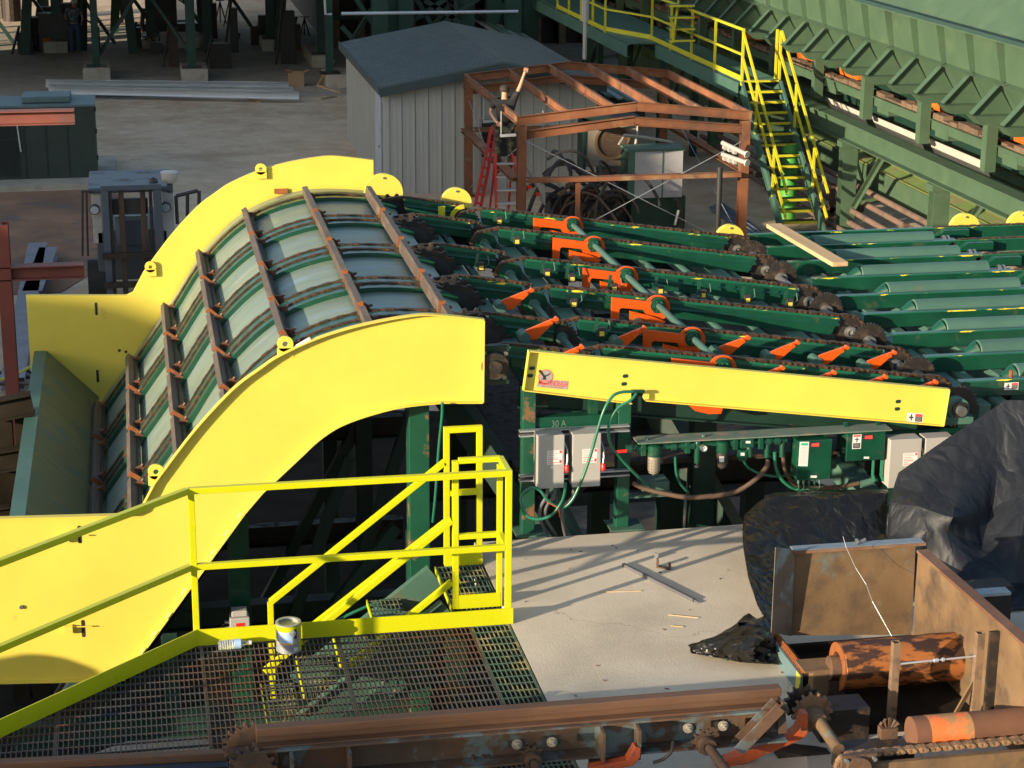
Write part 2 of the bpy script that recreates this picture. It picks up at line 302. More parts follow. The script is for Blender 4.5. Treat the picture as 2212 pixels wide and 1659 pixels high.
# lower level things seen through the grating
t=thing('lower_handrail','yellow handrail on the lower level seen through the grating','handrail',(.9,11.2,YZ))
b=MB(); b.beam(PZ((0,1536,1024),1770,1090,Z=-1.6),PZ((0,1536,1024),1775,1300,Z=-2.3),.05,.05,(0,1,0)); b.build('post',Mt['yshade'],t)
b=MB(); b.beam(PZ((0,1536,1024),1770,1280,Z=-2.2),PZ((0,1536,1024),2160,1050,Z=-1.4),.05,.05); b.build('rail',Mt['yshade'],t)
b=MB(); b.beam(PZ((0,1536,1024),1800,1390,Z=-2.4),PZ((0,1536,1024),1840,1100,Z=-1.6),.04,.04,(0,1,0)); b.build('post',Mt['yshade'],t)
t=thing('lower_stair','dark green stair stringer on the lower level seen through the grating','stair',(1.6,10.6,YZ))
b=MB(); b.beam(PZ((1024,1536,1024),40,1300,Z=-1.8),PZ((1024,1536,1024),440,1010,Z=-1.0),.06,.24); b.build('stringer',Mt['grnd'],t)
b=MB()
for k in range(7):
    c=PZ((1024,1536,1024),-40,1240,Z=-1.9).lerp(PZ((1024,1536,1024),330,1000,Z=-1.1),k/6); b.box(c.x-.35,c.x+.05,c.y-.12,c.y+.12,c.z-.01,c.z+.01)
b.build('tread',Mt['grnd'],t)
b=MB(); b.chan((-.4,9.9,-2.7),(2.2,9.9,-2.7),.14,.2,.012); one(b,'lower_beam',Mt['grnd'],'green channel lying on the lower concrete under the grating','beam')
b=MB(); b.beam((-1.7,10.2,-2.5),(-.1,10.9,-2.5),.25,.3); one(b,'lower_frame_beam',Mt['dark'],'dark beam below the grating left of the green channel','beam')
# ================= front handrail =================
T=.042; RY=12.12
hr=thing('front_handrail','bright yellow guardrail with kick plate bending left along the rusty grating walkway','handrail',(1.2,RY,0))
TOP,MID=1.07,.545
def beam1(par,name,a,b_,w=T,h=T,m_=None,up=(0,0,1),bev=.003):
    q=MB(); q.beam(a,b_,w,h,up); return q.build(name,m_ or Mt['yrail'],par,bev=bev)
dl=Vector((kB.x-kA.x,kB.y-kA.y,0)); E2=kA+dl*1.35
beam1(hr,'top_rail',(.25-T/2,RY,TOP),(2.33+T/2,RY,TOP)); beam1(hr,'mid_rail',(.25+T/2,RY,MID),(2.33-T/2,RY,MID),T*.96,T*.96)
beam1(hr,'post',(.25,RY,0),(.25,RY,TOP-T/2),up=(0,1,0)); beam1(hr,'post',(2.33,RY,0),(2.33,RY,TOP-T/2),up=(0,1,0))
beam1(hr,'top_rail',(.25-T/2,RY,TOP),(E2.x,E2.y,TOP)); beam1(hr,'mid_rail',(.25-T/2,RY,MID),(E2.x,E2.y,MID))
beam1(hr,'post',(E2.x,E2.y,0),(E2.x,E2.y,TOP),up=(0,1,0))
q=MB(); q.box(.25,2.36,RY-.035,RY-.028,.002,.115); q.build('kick_plate',Mt['yrail'],hr)
q=MB(); nn=Vector((dl.y,-dl.x,0)).normalized(); a=Vector((.25,RY-.032,.06)); q.beam(a,(E2.x,E2.y-.032,.06),.008,.115); q.build('kick_plate',Mt['yrail'],hr)
# inner return at the stair head
ZR=(680,1200,900)
YI=12.42; XI=2.02
for zz in (TOP,MID-.02):
    beam1(hr,'return_rail',(2.33,RY,zz),(2.33,YI,zz),T*.94,T*.94)
    beam1(hr,'return_rail',(XI+T/2,YI,zz),(2.33,YI,zz),T*.9,T*.9)
beam1(hr,'post',(XI,YI,0),(XI,YI,TOP),up=(0,1,0)); beam1(hr,'post',(2.33-.004,YI,0),(2.33-.004,YI,TOP-T),T*.9,T*.9,up=(0,1,0))
q=MB(); q.box(XI,2.33,YI-.02,YI-.012,.0,.1); q.build('kick_plate',Mt['yrail'],hr)
# stairs
st=thing('grating_stair','stair with inclined yellow rails and grating treads dropping left from the walkway corner','stair',(1.5,12.8,0))
YF=13.22
def pf(x,y,Y): return PZ(ZR,x,y,Y=Y)
a=pf(1610,455,YF); b_=pf(322,1490,YF); beam1(st,'far_rail',a,b_)
gtop=pf(1620,200,YF).z; gx0=pf(1622,700,YF).x; gx1=pf(1863,700,YF).x
beam1(st,'far_post',(gx0,YF,0),(gx0,YF,gtop-T),up=(0,1,0)); beam1(st,'far_post',(gx1,YF,0),(gx1,YF,gtop-T),up=(0,1,0))
beam1(st,'far_top_rail',(gx0-T/2,YF,gtop-T/2),(gx1+T/2,YF,gtop-T/2)); 
zz=pf(1740,680,YF).z; beam1(st,'far_mid_rail',(gx0+T/2,YF,zz),(gx1-T/2,YF,zz),T*.94,T*.94)
q=MB(); q.box(gx0-T/2,gx1+T/2,YF-.03,YF-.022,0,.12); q.build('kick_plate',Mt['yrail'],st)
beam1(st,'rail_end_post',b_,(b_.x,YF,b_.z-.75),up=(0,1,0))
a=pf(1610,900,YF); b2=pf(600,1690,YF); beam1(st,'far_mid_rail',a,b2,T*.94,T*.94)
a=pf(1765,800,YI); b3=pf(700,1660,YI); d=(b3-a); a=a+d*((XI-.024-a.x)/d.x); beam1(st,'near_rail',a,a+d*1.3)
a=pf(1765,1255,YI); b3=pf(1290,1640,YI); d=(b3-a); a=a+d*((XI-.024-a.x)/d.x); beam1(st,'near_mid_rail',a,a+d*1.6,T*.94,T*.94)
s0=Vector((XI-.03,YF-.05,-.05)); dd=(pf(1140,1640,YF-.05)-pf(1600,1275,YF-.05)); dd.y=0
q=MB(); q.chan(s0,s0+dd*2.2,.06,.17,.01,-1); q.build('stringer',Mt['grnl'],st)
s1=Vector((XI-.03,YI+.05,-.05)); q=MB(); q.chan(s1,s1+dd*2.2,.06,.22,.01); q.build('stringer',Mt['grnl'],st)
q=MB(); q.box(XI-.03,XI-.022,YI,YF-.03,-.03,.004); q.build('nosing',Mt['yrail'],st)
grating(XI-.02,2.335,YI+.02,lambda x:YF-.03,0,m_=Mt['grateg'],label='small landing grating at the head of the stair behind the corner post')
sl_=dd.z/dd.x
for k in range(1,5):
    zz=-.2*k; xx=XI-.03-.2*k/sl_
    b=MB(); x=xx-.235
    while x<xx: b.box(x-.0025,x+.0025,YI+.08,YF-.08,zz-.025,zz); x+=.03
    y=YI+.1
    while y<YF-.08: b.box(xx-.235,xx,y-.0035,y+.0035,zz-.01,zz+.001); y+=.085
    tr=b.build('tread',Mt['grateg'],st)
    q=MB(); q.box(xx-.245,xx-.238,YI+.08,YF-.08,zz-.04,zz+.003); q.build('tread_nosing',Mt['yrail'],tr)
# ================= paint can, bottle =================
c=P(624,1402,Z=0); pc=thing('paint_can','open metal paint can with yellow drips and a blue label on the rusty grating','paint can',c)
q=MB(); q.ring(c+Vector((0,0,.095)),'Z',.079,.0825,.19,40); q.build('can_body',Mt['galv'],pc,smooth=True)
q=MB(); q.ring(c+Vector((0,0,.192)),'Z',.066,.0835,.006,40); q.ring(c+Vector((0,0,.002)),'Z',.0,.0835,.005,40); q.build('rim',Mt['galv'],pc,smooth=True)
q=MB(); q.cyl(c+Vector((0,0,.165)),c+Vector((0,0,.17)),.078,32); q.build('paint',mat('wet_yellow_paint',(.55,.50,.12),rough=.2,c2=(.35,.33,.25),sc=30),pc)
def band(z0,z1,a0,a1,mt,nm,r=.0828):
    q=MB(); n=16
    vs=[]
    for i in range(n+1):
        a=a0+(a1-a0)*i/n
        for z in (z0,z1): vs.append(c+Vector((r*math.cos(a),r*math.sin(a),z)))
    q.add(vs,[(2*i,2*i+2,2*i+3,2*i+1) for i in range(n)]); q.build(nm,mt,pc,smooth=True)
band(.075,.15,R(215),R(285),Mt['cyanl'],'label'); band(.065,.075,R(205),R(285),mat('label_gold',(.75,.5,.1)),'label_band',.0829)
band(.0,.188,R(318),R(350),Mt['yrail'],'paint_drip'); band(.15,.188,R(200),R(318),Mt['yrail'],'paint_drip',.0829)
band(.1,.17,R(292),R(306),Mt['hose'],'label_text',.0829); band(.012,.04,R(288),R(312),Mt['white'],'barcode')
q=MB(); q.ring(c+Vector((.02,-.083,.145)),'Y',.008,.02,.006,16); q.cyl(c+Vector((.02,-.08,.145)),c+Vector((.02,-.09,.145)),.009,12); q.build('handle_boss',Mt['galv'],pc,smooth=True)
c=P(505,1392,Z=.034); bt=thing('water_bottle','empty clear plastic water bottle lying against the yellow kick plate','bottle',c)
q=MB(); path=[];rr=[]
for i in range(27):
    u=i/26; path.append(c+Vector((-.10+.2*u,.01*u,0))); rr.append(.031 if u<.06 else (.033-.003*(i%2)) if u<.62 else .032 if u<.7 else max(.0125,.032-.02*((u-.7)/.2)) )
q.tube(path,rr,20); q.build('bottle_body',Mt['bottle'],bt,smooth=True)
q=MB(); q.cyl(c+Vector((.0,.005,0)),c+Vector((.045,.007,0)),.0333,24); q.build('label',Mt['cyanl'],bt,smooth=True)
q=MB(); q.cyl(c+Vector((.1,.01,0)),c+Vector((.115,.011,0)),.0145,16); q.build('cap',Mt['white'],bt,smooth=True)
# ================= log lift (curved apron conveyor) =================
YN,YFAR=13.7,20.3
Tp=[(-.87,-1.08),(-.52,-.60),(-.175,-.12),(.2,.40),(.57,.94),(1.05,1.36),(1.67,1.565),(2.32,1.55),(2.62,1.46)]
def catm(pts,sub=8):
    o=[]
    for i in range(len(pts)-1):
        p0=pts[max(i-1,0)];p1=pts[i];p2=pts[i+1];p3=pts[min(i+2,len(pts)-1)]
        for k in range(sub):
            t_=k/sub; o.append(tuple(.5*((2*p1[j])+(-p0[j]+p2[j])*t_+(2*p0[j]-5*p1[j]+4*p2[j]-p3[j])*t_**2+(-p0[j]+3*p1[j]-3*p2[j]+p3[j])*t_**3) for j in (0,1)))
    o.append(pts[-1]); return o
top=catm(Tp)
def nrm(pl,i):
    a=pl[max(i-1,0)];b=pl[min(i+1,len(pl)-1)];d=Vector((b[0]-a[0],b[1]-a[1])).normalized(); return Vector((-d.y,d.x))
def off(pl,o): return [(p[0]+nrm(pl,i).x*o,p[1]+nrm(pl,i).y*o) for i,p in enumerate(pl)]
def strip(pl,y0,y1,o0,o1):
    a=off(pl,o1);b=off(pl,o0); q=MB(); n=len(pl); vs=[]
    for i in range(n): vs+=[(a[i][0],y0,a[i][1]),(a[i][0],y1,a[i][1]),(b[i][0],y1,b[i][1]),(b[i][0],y0,b[i][1])]
    fs=[(4*i+k,4*i+(k+1)%4,4*i+4+(k+1)%4,4*i+4+k) for i in range(n-1) for k in range(4)]+[(0,1,2,3),(4*n-4,4*n-3,4*n-2,4*n-1)]
    return q.add(vs,fs)
LL=thing('log_lift_conveyor','large curved log lift with bright yellow side panels and rusty flight bars over green guides','conveyor',(1.0,17,YZ))
strip(top,YN+.02,YFAR-.04,-.15,-.14).build('slope_plate',Mt['plate'],LL,smooth=True)
strip(top,YN+.6,YFAR-.1,-.6,-.58).build('light_block_pan',Mt['voidm'],LL,smooth=True)  # pan added to block light, so the underside stays dark
BY=[19.75,18.55,17.25,15.95,14.85,13.8]
def resample(pl,step):
    o=[pl[0]];acc=0
    for i in range(1,len(pl)):
        a=Vector(o[-1]);b=Vector(pl[i])
        while (b-a).length>=step:
            a=a+(b-a).normalized()*step; o.append((a.x,a.y))
    return o
def chainm(q,pl,y,wd=.042,h=.03,pitch=.066):
    pts=resample(pl,pitch)
    for i in range(len(pts)-1):
        a=(pts[i][0],y,pts[i][1]);b=(pts[i+1][0],y,pts[i+1][1]); w_=wd if i%2 else wd*.72
        q.beam(a,b,w_,h if i%2 else h*.85)
        q.cyl((a[0],y-wd*.6,a[2]),(a[0],y+wd*.6,a[2]),.011,6)
    return q
ctop=off(top,-.10)
for k,by in enumerate(BY):
    for s,o in ((1,.11),(-1,-.09)):
        if k==0 and s>0: continue
        if k==5 and s<0: continue
        y=by+o if 0<k<5 else by-.03 if k==0 else by+.12
        chainm(MB(),ctop,y).build('chain',Mt['chain'],LL)
    if 0<k<5:
        strip(top,by-.06,by+.08,-.14,-.098).build('guide_rail',Mt['grn'],LL,smooth=True)
        strip(top,by-.235,by-.12,-.14,-.10).build('guide_rail',Mt['grn'],LL,smooth=True)
    elif k==0:
        strip(top,by-.17,by-.06,-.14,-.10).build('guide_rail',Mt['grn'],LL,smooth=True)
        strip(top,by+.04,by+.14,-.14,-.10).build('guide_rail',Mt['gutter'],LL,smooth=True)
rows=[p for p in Tp[1:8]]
for ri,(fx,fz) in enumerate(rows):
    i=min(range(len(top)),key=lambda i:(top[i][0]-fx)**2+(top[i][1]-fz)**2); nr=nrm(top,i); tg=Vector((nr.y,-nr.x))
    for k in range(5):
        y1=BY[k]-.085 if k else BY[0]-.02; y0=BY[k+1]+.055
        c0=Vector((fx,0,fz))-Vector((nr.x,0,nr.y))*.05
        q=MB(); q.beam((c0.x,y0,c0.z),(c0.x,y1,c0.z),.055,.11,(nr.x,0,nr.y)); fb=q.build('flight_bar',Mt['flight'],LL,bev=.004)
        q=MB(); q.beam((c0.x,y0-.004,c0.z),(c0.x,y0-.001,c0.z),.053,.107,(nr.x,0,nr.y)); q.build('bar_end',Mt['lug'],fb)
        for yy in (y0+.12,y1-.12):
            q=MB(); e=c0+Vector((tg.x,0,tg.y))*.027; e2=e+Vector((tg.x,0,tg.y))*.055-Vector((nr.x,0,nr.y))*.02
            q.prism([(e.x+nr.x*.02,e.z+nr.y*.02),(e.x-nr.x*.055,e.z-nr.y*.055),(e2.x-nr.x*.035,e2.z-nr.y*.035),(e2.x-nr.x*.0,e2.z-nr.y*.0)],'Y',yy-.02,yy+.02)
            q.cyl((e2.x,yy-.012,e2.z),(e2.x+tg.x*.022,yy-.012,e2.z+tg.y*.022),.012,6); q.build('bracket',Mt['lugd'],fb)
        q=MB(); e=c0+Vector((tg.x,0,tg.y))*.035-Vector((nr.x,0,nr.y))*.03; q.beam((e.x,y0+.05,e.z),(e.x,y1-.05,e.z),.02,.03,(nr.x,0,nr.y)); q.build('tie_bar',Mt['dark'],fb)
# side panels
weld_m=mat('pale_weld',(.60,.57,.25),rough=.5)
pv=[(-90,1118),(283,1108),(302,1099),(333,1040),(416,930),(500,839),(560,793),(600,766),(670,733),(737,710),(800,694),(870,681),(924,676),(991,681),(1045,687),(1043,868),(955,868),(870,877),(800,894),(737,917),(690,947),(650,984),(600,1031),(567,1062),(530,1105),(268,1464),(187,1468),(-90,1474)]
pn=[(lambda p:(p.x,p.z))(P(x,y,Y=YN)) for x,y in pv]
def smrun(pl,i0,i1):
    seg=catm(pl[i0:i1+1],5); return pl[:i0]+seg+pl[i1+1:]
nA=len(pn); pn=smrun(pn,16,23); pn=smrun(pn,3,13); iz=len(pn)-2
pfar=[(-1.17,pn[0][1])]+pn[1:iz]+[(-1.17,pn[iz][1])]
def inset(pl,d): 
    return None
def flange(q,a,b,y0,y1,t=.008):
    q.prism([a,b,(b[0]+t*0,b[1]-t),(a[0],a[1]-t)],'Y',y0,y1)
def panel(nm,pl,y,lugs,slots,out,lab):
    q=MB(); q.prism(pl,'Y',y-.005,y+.005); p=q.build(nm,Mt['yel'],LL)
    # flange around the edge, standing proud towards the outside (out=-1 near, +1 far)
    q=MB(); n=len(pl)
    for i in range(n):
        a=Vector(pl[i]);b=Vector(pl[(i+1)%n])
        if (b-a).length<1e-4: continue
        d=(b-a).normalized(); nn=Vector((-d.y,d.x))*.008
        w=.05
        q.prism([tuple(a),tuple(b),tuple(b-nn),tuple(a-nn)],'Y',*(sorted((y+out*.0051,y+out*(w)))))
    q.build('flange',Mt['yel'],p)
    for lx,ly in lugs:
        c=P(lx,ly,Y=y)+Vector((0,0,.015))
        q=MB(); yl=y-.03 if out>0 else y; q.ring((c.x,yl,c.z),'Y',.02,.058,.02,24); q.box(c.x-.058,c.x+.058,yl-.01,yl+.01,c.z-.1,c.z-.03); q.cyl((c.x,yl-.004,c.z),(c.x,yl+.009,c.z),.02,12) if False else None; q.build('lifting_lug',Mt['yel'],p,smooth=True)
    for sx,sy in slots:
        c=P(sx,sy,Y=y); yy=y-.0065; q=MB(); h=.055
        q.prism([(c.x+.014*math.cos(t_),c.z+(h if math.sin(t_)>=0 else -h)+.014*math.sin(t_)) for t_ in [2*math.pi*i/20 for i in range(20)]],'Y',yy,yy+.0005); q.build('slot',Mt['dark'],p)
    return p
pa=panel('side_panel',pn,YN,[(616,747),(337,1023)],[(172,1154),(180,1357)],-1,'')
pb=panel('side_panel',pfar,YFAR,[(563,367),(325,578)],[(208,667),(211,812)],1,'')
for x,y in ((140,1163),(148,1360)):
    c=P(x,y,Y=YN-.03); q=MB(); q.box(c.x-.03,c.x+.03,YN-.05,YN-.0052,c.z-.025,c.z+.03); q.build('stop_block',Mt['yel'],pa)
    q=MB(); q.cyl((c.x,YN-.03,c.z+.02),(c.x+.17,YN-.03,c.z+.012),.005,6); q.build('pin',Mt['yel'],pa)
q=MB()
for x,y in ((1770,110),(1672,240),(1570,382),(1465,520),(1358,672),(1242,850),(1138,985),(1055,1110)):
    q=MB(); c=PZ((0,1500,900),x-6,y,Y=YN-.05); q.beam((c.x-.016,YN-.055,c.z-.022),(c.x+.016,YN-.055,c.z+.022),.012,.012); q.build('weld_bead',weld_m,pa)
c=P(46,1310,Y=YN); q=MB(); q.cyl((c.x,YN-.02,c.z),(c.x,YN-.005,c.z),.016,6); q.build('bolt',Mt['steel'],pa)
for x,y in ((258,757),(272,760)):
    c=P(x,y,Y=YFAR-.006); q=MB(); q.cyl((c.x,YFAR-.007,c.z),(c.x,YFAR-.0055,c.z),.016,12); q.build('hole',Mt['dark'],pb)
c=P(655,741,Y=YN-.01); q=MB(); q.beam((c.x-.05,YN-.02,c.z-.02),(c.x+.05,YN-.02,c.z+.035),.02,.02); q.build('warning_label',Mt['white'],pa)
for x,y in ((840,0),):
    pass
# rusty fixing brackets on the far panel
for x,y in ((607,412),(805,400)):
    c=P(x,y,Y=YFAR-.02); q=MB(); q.box(c.x-.07,c.x+.07,YFAR-.03,YFAR-.006,c.z-.03,c.z+.02); q.build('rusty_bracket',Mt['lug'],pb)
# trough plate at the foot
c=[P(100,757,Y=YFAR-.05),P(213,856,Y=YFAR-.05)]
x0,z0,x1,z1=c[0].x,c[0].z,c[1].x,c[1].z
ys=[YFAR-.05,18.6,17.0,15.4,13.75]
tr=None
for i in range(4):
    q=MB(); q.add([(x0,ys[i]-.004,z0),(x1,ys[i]-.004,z1),(x1,ys[i+1]+.004,z1),(x0,ys[i+1]+.004,z0),(x0,ys[i]-.004,z0-.02),(x1,ys[i]-.004,z1-.02),(x1,ys[i+1]+.004,z1-.02),(x0,ys[i+1]+.004,z0-.02)],[(0,1,2,3),(4,5,6,7),(0,1,5,4),(1,2,6,5),(2,3,7,6),(3,0,4,7)]); q.build('trough_plate',Mt['gutter'],LL)
    q=MB(); q.box(x0-.12,x0+.002,ys[i+1]+.004,ys[i]-.004,z0-.02,z0-.002); q.build('trough_lip',Mt['grnl'],LL)
    q=MB(); q.box(x0-.122,x0-.112,ys[i+1]+.004,ys[i]-.004,z0-.35,z0-.0025); q.build('trough_side',Mt['gutter'],LL)
# head shaft wheels, shaft, bearing
hx,hz=2.56,1.17
for k,by in enumerate(BY[:5]):
    for o in (.11,-.07):
        y=by+o if k else by-.03
        if k==0 and o>0: continue
        q=MB(); q.gear((hx,y,hz),'Y',.30,18,.035,.03); q.build('head_sprocket',Mt['dark'],LL)
        q=MB(); q.ring((hx,y-.02,hz),'Y',.12,.22,.02,24); q.build('sprocket_hub',Mt['hose'],LL,smooth=True)
q=MB(); q.cyl((hx,14.2,hz),(hx,20.2,hz),.06,20); q.build('head_shaft',Mt['dark'],LL,smooth=True)
c=P(1063,782,Y=13.8)
q=MB(); q.box(c.x-.09,c.x+.12,13.75,13.78,c.z-.16,c.z+.14); q.build('bearing_plate',Mt['grnd'],LL)
q=MB(); q.ring((c.x,13.71,c.z),'Y',.05,.10,.07,28); q.cyl((c.x,13.64,c.z),(c.x,13.75,c.z),.048,24); q.build('bearing',Mt['dark'],LL,smooth=True)
q=MB()
for dx,dz in ((-.07,.09),(.09,.08),(.08,-.1)): q=MB(); q.cyl((c.x+dx,13.72,c.z+dz),(c.x+dx,13.75,c.z+dz),.017,6); q.build('bearing_bolt',Mt['steel'],LL)
# columns and braces
def col(par,x,y,z0,z1,w=.155,m_='grnw',nm='column'):
    q=MB(); q.box(x-w/2,x+w/2,y,y+w,z0,z1); return q.build(nm,Mt[m_],par,bev=.006)
ca=P(905,1280,Y=13.78); col(LL,P(906,1000,Y=13.82).x,13.82,YZ,P(906,872,Y=13.82).z+.1)
cb=P(516,1200,Y=14.1); col(LL,cb.x,14.1,YZ,.2,.16,'grn')
for x,y in ((1.9,16.8),(1.9,20.0),(.1,17),(.3,20.1)): col(LL,x,y,YZ,1.0 if x>1 else -.3,.15,'grnd')
for a,b in (((-.2,14.6,-2.9),(1.9,14.6,-.2)),((.3,16.9,-3.0),(1.9,16.9,0)),((.1,19.8,-2.9),(1.8,19.8,.3)),((1.0,15.5,-3),(2.2,15.5,.6)),((.5,15.2,-2.9),(1.6,15.2,.2))):
    q=MB(); q.ang(a,b,.09,.09,.01); q.build('brace',Mt['grnd'],LL)
for z in (-1.2,-.2): q=MB(); q.ibeam((.5,17.2,z),(2.3,17.2,z),.12,.2); q.build('cross_beam',Mt['dark'],LL)
q=MB(); q.ibeam((-1.1,13.9,-1.42),(1.9,13.9,-1.42),.15,.18); q.build('base_beam',Mt['grnd'],LL)
q=MB(); q.ibeam((-1.1,15.4,-1.2),(2.0,15.4,-1.2),.15,.2); q.build('base_beam',Mt['grnd'],LL)
# junction box on the base column
c=P(517,1340,Y=13.95); jb=thing('junction_box','small grey box with red label at the foot of the column behind the rail','control box',c)
q=MB(); q.box(c.x-.075,c.x+.075,13.87,13.99,c.z-.07,c.z+.05); q.build('enclosure',Mt['grey'],jb,bev=.008)
q=MB(); q.box(c.x-.06,c.x+.06,13.89,13.99,c.z+.052,c.z+.1); q.build('lid',Mt['grey'],jb,bev=.008)
q=MB(); q.box(c.x-.03,c.x+.035,13.867,13.8695,c.z-.03,c.z+.012); q.build('label',Mt['red'],jb)
for dz in (-.045,0): q=MB(); q.cyl((c.x-.11,13.93,c.z+dz),(c.x-.075,13.93,c.z+dz),.014,10); q.build('cable_gland',Mt['steel'],jb)
q=MB(); q.tube([(c.x-.1,13.93,c.z),(c.x-.16,13.94,c.z-.06),(c.x-.25,13.97,c.z-.13),(c.x-.4,14,c.z-.14)],.006,6); q.build('cable',Mt['hose'],jb)
# ================= transfer deck =================
ZA=(1200,480,600); ZB=(1800,600,600); ZC=(1024,768,1024); ZD=(2048,768,1024); ZE=(1560,1180,640); ZT=(2100,1200,800); ZM=(1560,1040,400)
TD=thing('transfer_deck','green chain transfer deck with orange arms and a long tilted yellow guard panel','conveyor',(4.4,17,YZ))
YA=[19.62,18.75,17.4,16.14,14.85,13.92]; YB=[19.3,18.35,17.05,15.95,14.87,14.02]
topB=lambda x:1.375-(x-3.38)*.142
topA=lambda x:1.45-(x-2.63)*.16
yelsc=mat('green_edge_scraped_to_yellow',(.010,.105,.055),c2=(.75,.60,.03),sc=3.5,lo=.6,hi=.62,rough=.35,var=.1,stretch=(1,6,6))
def strand(nm,y,x0,x1,tf,cut=0):
    hB=.155
    q=MB(); q.prism([(x0,tf(x0)-.02),(x1,tf(x1)-.02),(x1-cut,tf(x1)-hB),(x0+.02,tf(x0)-hB)],'Y',y-.055,y+.045)
    b=q.build(nm,Mt['grn'],TD,bev=.004)
    q=MB(); a=Vector((x0,y-.055,tf(x0)-.05));c_=Vector((x1,y-.055,tf(x1)-.05)); q.prism([(y-.075,-.075),(y-.056,-.06),(y-.02,-.02),(y-.02,-.03),(y-.056,-.075)],'X',0,1)
    vs=[(x0+(x1-x0)*v[0],v[1],v[2]+tf(x0+(x1-x0)*v[0])) for v in q.v]; q2=MB(); q2.add(vs,q.f); q2.build('chamfer_strip',Mt['grn'],b)
    q=MB(); q.beam((x0+.02,y-.033,tf(x0)-.012),(x1-.01,y-.033,tf(x1)-.012),.014,.02); q.build('wear_edge',yelsc,b)
    return b
for k in range(6):
    strand('deck_beam',YA[k],2.66,3.2,topA); strand('deck_beam',YB[k],3.4,6.0,topB,.07)
    ctr=[(2.45,1.43)]+[(x,topA(x)+.008) for x in (2.66,2.9,3.2)]+[(3.3,1.345)]
    chainm(MB(),ctr,YA[k]-.005,.045,.03,.05).build('chain',Mt['chain'],TD)
    wx,wz=3.27,1.225; arc=[(wx+.128*math.cos(t_),wz+.128*math.sin(t_)) for t_ in [R(a) for a in range(250,80,-10)]]
    chainm(MB(),arc+[(3.42,1.375),(4.5,topB(4.5)+.008),(6.02,topB(6.02)+.008)]+[(6.1+.15*math.sin(R(a)),.855+.15*math.cos(R(a))) for a in range(10,110,12)],YB[k]-.005,.045,.03,.05).build('chain',Mt['chain'],TD)
    q=MB(); q.cyl((wx,YB[k]-.02,wz),(wx,YB[k]+.02,wz),.118,28); sw=q.build('transfer_sprocket',Mt['grn'],TD,smooth=True)
    q=MB(); q.ring((wx,YB[k]-.05,wz),'Y',.02,.05,.05,20); q.build('hub',Mt['grnl'],sw,smooth=True)
    q=MB(); q.gear((wx+.02,YA[k]-.0,wz-.02),'Y',.125,22,.03,.015); q.build('transfer_sprocket',Mt['dark'],TD)
    if k in (0,4,5): q=MB(); q.gear((wx,YB[k]+.035,wz),'Y',.13,24,.02,.015); q.build('transfer_sprocket',Mt['dark'],TD)
    # tail sprockets
    for o in (0,-.33):
        q=MB(); q.gear((6.12+(.05 if o else 0),YB[k]+o,.855),'Y',.165 if o else .155,34,.03,.014); s_=q.build('tail_sprocket',Mt['dark'],TD)
        q=MB(); q.ring((6.12+(.05 if o else 0),YB[k]+o-.03,.855),'Y',.03,.055,.04,20); q.build('hub',Mt['steel'],s_,smooth=True)
q=MB(); q.cyl((wx,13.8,wz),(wx,19.9,wz),.032,16); q.build('transfer_shaft',Mt['grnl'],TD,smooth=True)
q=MB(); q.cyl((6.14,13.6,.855),(6.14,19.9,.855),.035,16); q.build('tail_shaft',Mt['steel'],TD,smooth=True)
q=MB(); q.cyl((4.33,13.95,1.2),(4.33,19.45,1.2),.027,16); q.build('arm_shaft',Mt['grnl'],TD,smooth=True)
for x,w_,r_ in ((2.83,.12,0),(2.98,0,.035),(3.5,.14,0),(3.70,0,.045),(4.53,0,.05),(4.88,0,.05),(5.25,0,.05),(5.58,.16,0),(5.76,0,.03),(4.15,0,.045)):
    tf=topA if x<3.3 else topB; zt=tf(x)-.165
    if r_:
        q=MB(); q.cyl((x,13.85,zt-r_),(x,19.5,zt-r_),r_,18); q.build('cross_pipe',Mt['grnl'],TD,smooth=True)
    else:
        q=MB(); q.box(x-w_/2,x+w_/2,13.8,19.7,zt-.14,zt); q.build('cross_tube',Mt['grnl'],TD,bev=.008)
# loading arms
Yr=15.83
ot=[PZ(ZB,*p,Y=Yr) for p in ((130,1075),(560,1125),(640,1110),(640,1240),(545,1245),(470,1213),(240,1193),(215,1210),(205,1420),(115,1420))]
lt=[PZ(ZB,*p,Y=Yr) for p in ((330,1225),(560,1282),(722,1345),(690,1385),(330,1340))]
for k in range(6):
    y=YB[k]-.115
    q=MB(); q.prism([(p.x,p.z) for p in ot],'Y',y-.012,y+.012); la=q.build('loading_arm',Mt['org'],TD,bev=.002)
    q=MB(); q.prism([(p.x,p.z) for p in lt],'Y',y-.012,y+.012); q.build('arm_tail',Mt['org'],la)
    q=MB(); q.ring((4.335,y+.035,1.165),'Y',.03,.115,.02,28); q.build('arm_disc',Mt['org'],la,smooth=True)
    q=MB(); q.cyl((4.33,y-.05,1.2),(4.33,y+.02,1.2),.052,24); q.ring((4.33,y-.02,1.2),'Y',.03,.066,.012,24); q.ring((4.33,y+.012,1.2),'Y',.03,.07,.012,24); q.build('collar',Mt['grn'],la,smooth=True)
    q=MB()
    for a in range(0,360,60): q.cyl((4.33+.04*math.cos(R(a)),y-.062,1.2+.04*math.sin(R(a))),(4.33+.04*math.cos(R(a)),y-.05,1.2+.04*math.sin(R(a))),.005,6)
    q.build('collar_bolts',Mt['grnl'],la)
q=MB(); lo=[P(x,y,Y=13.72) for x,y in ((1478,868),(1560,880),(1556,892),(1530,893),(1500,886))]; q.prism([(p.x,p.z) for p in lo],'Y',13.7,13.73); q.build('arm_lobe',Mt['org'],TD)
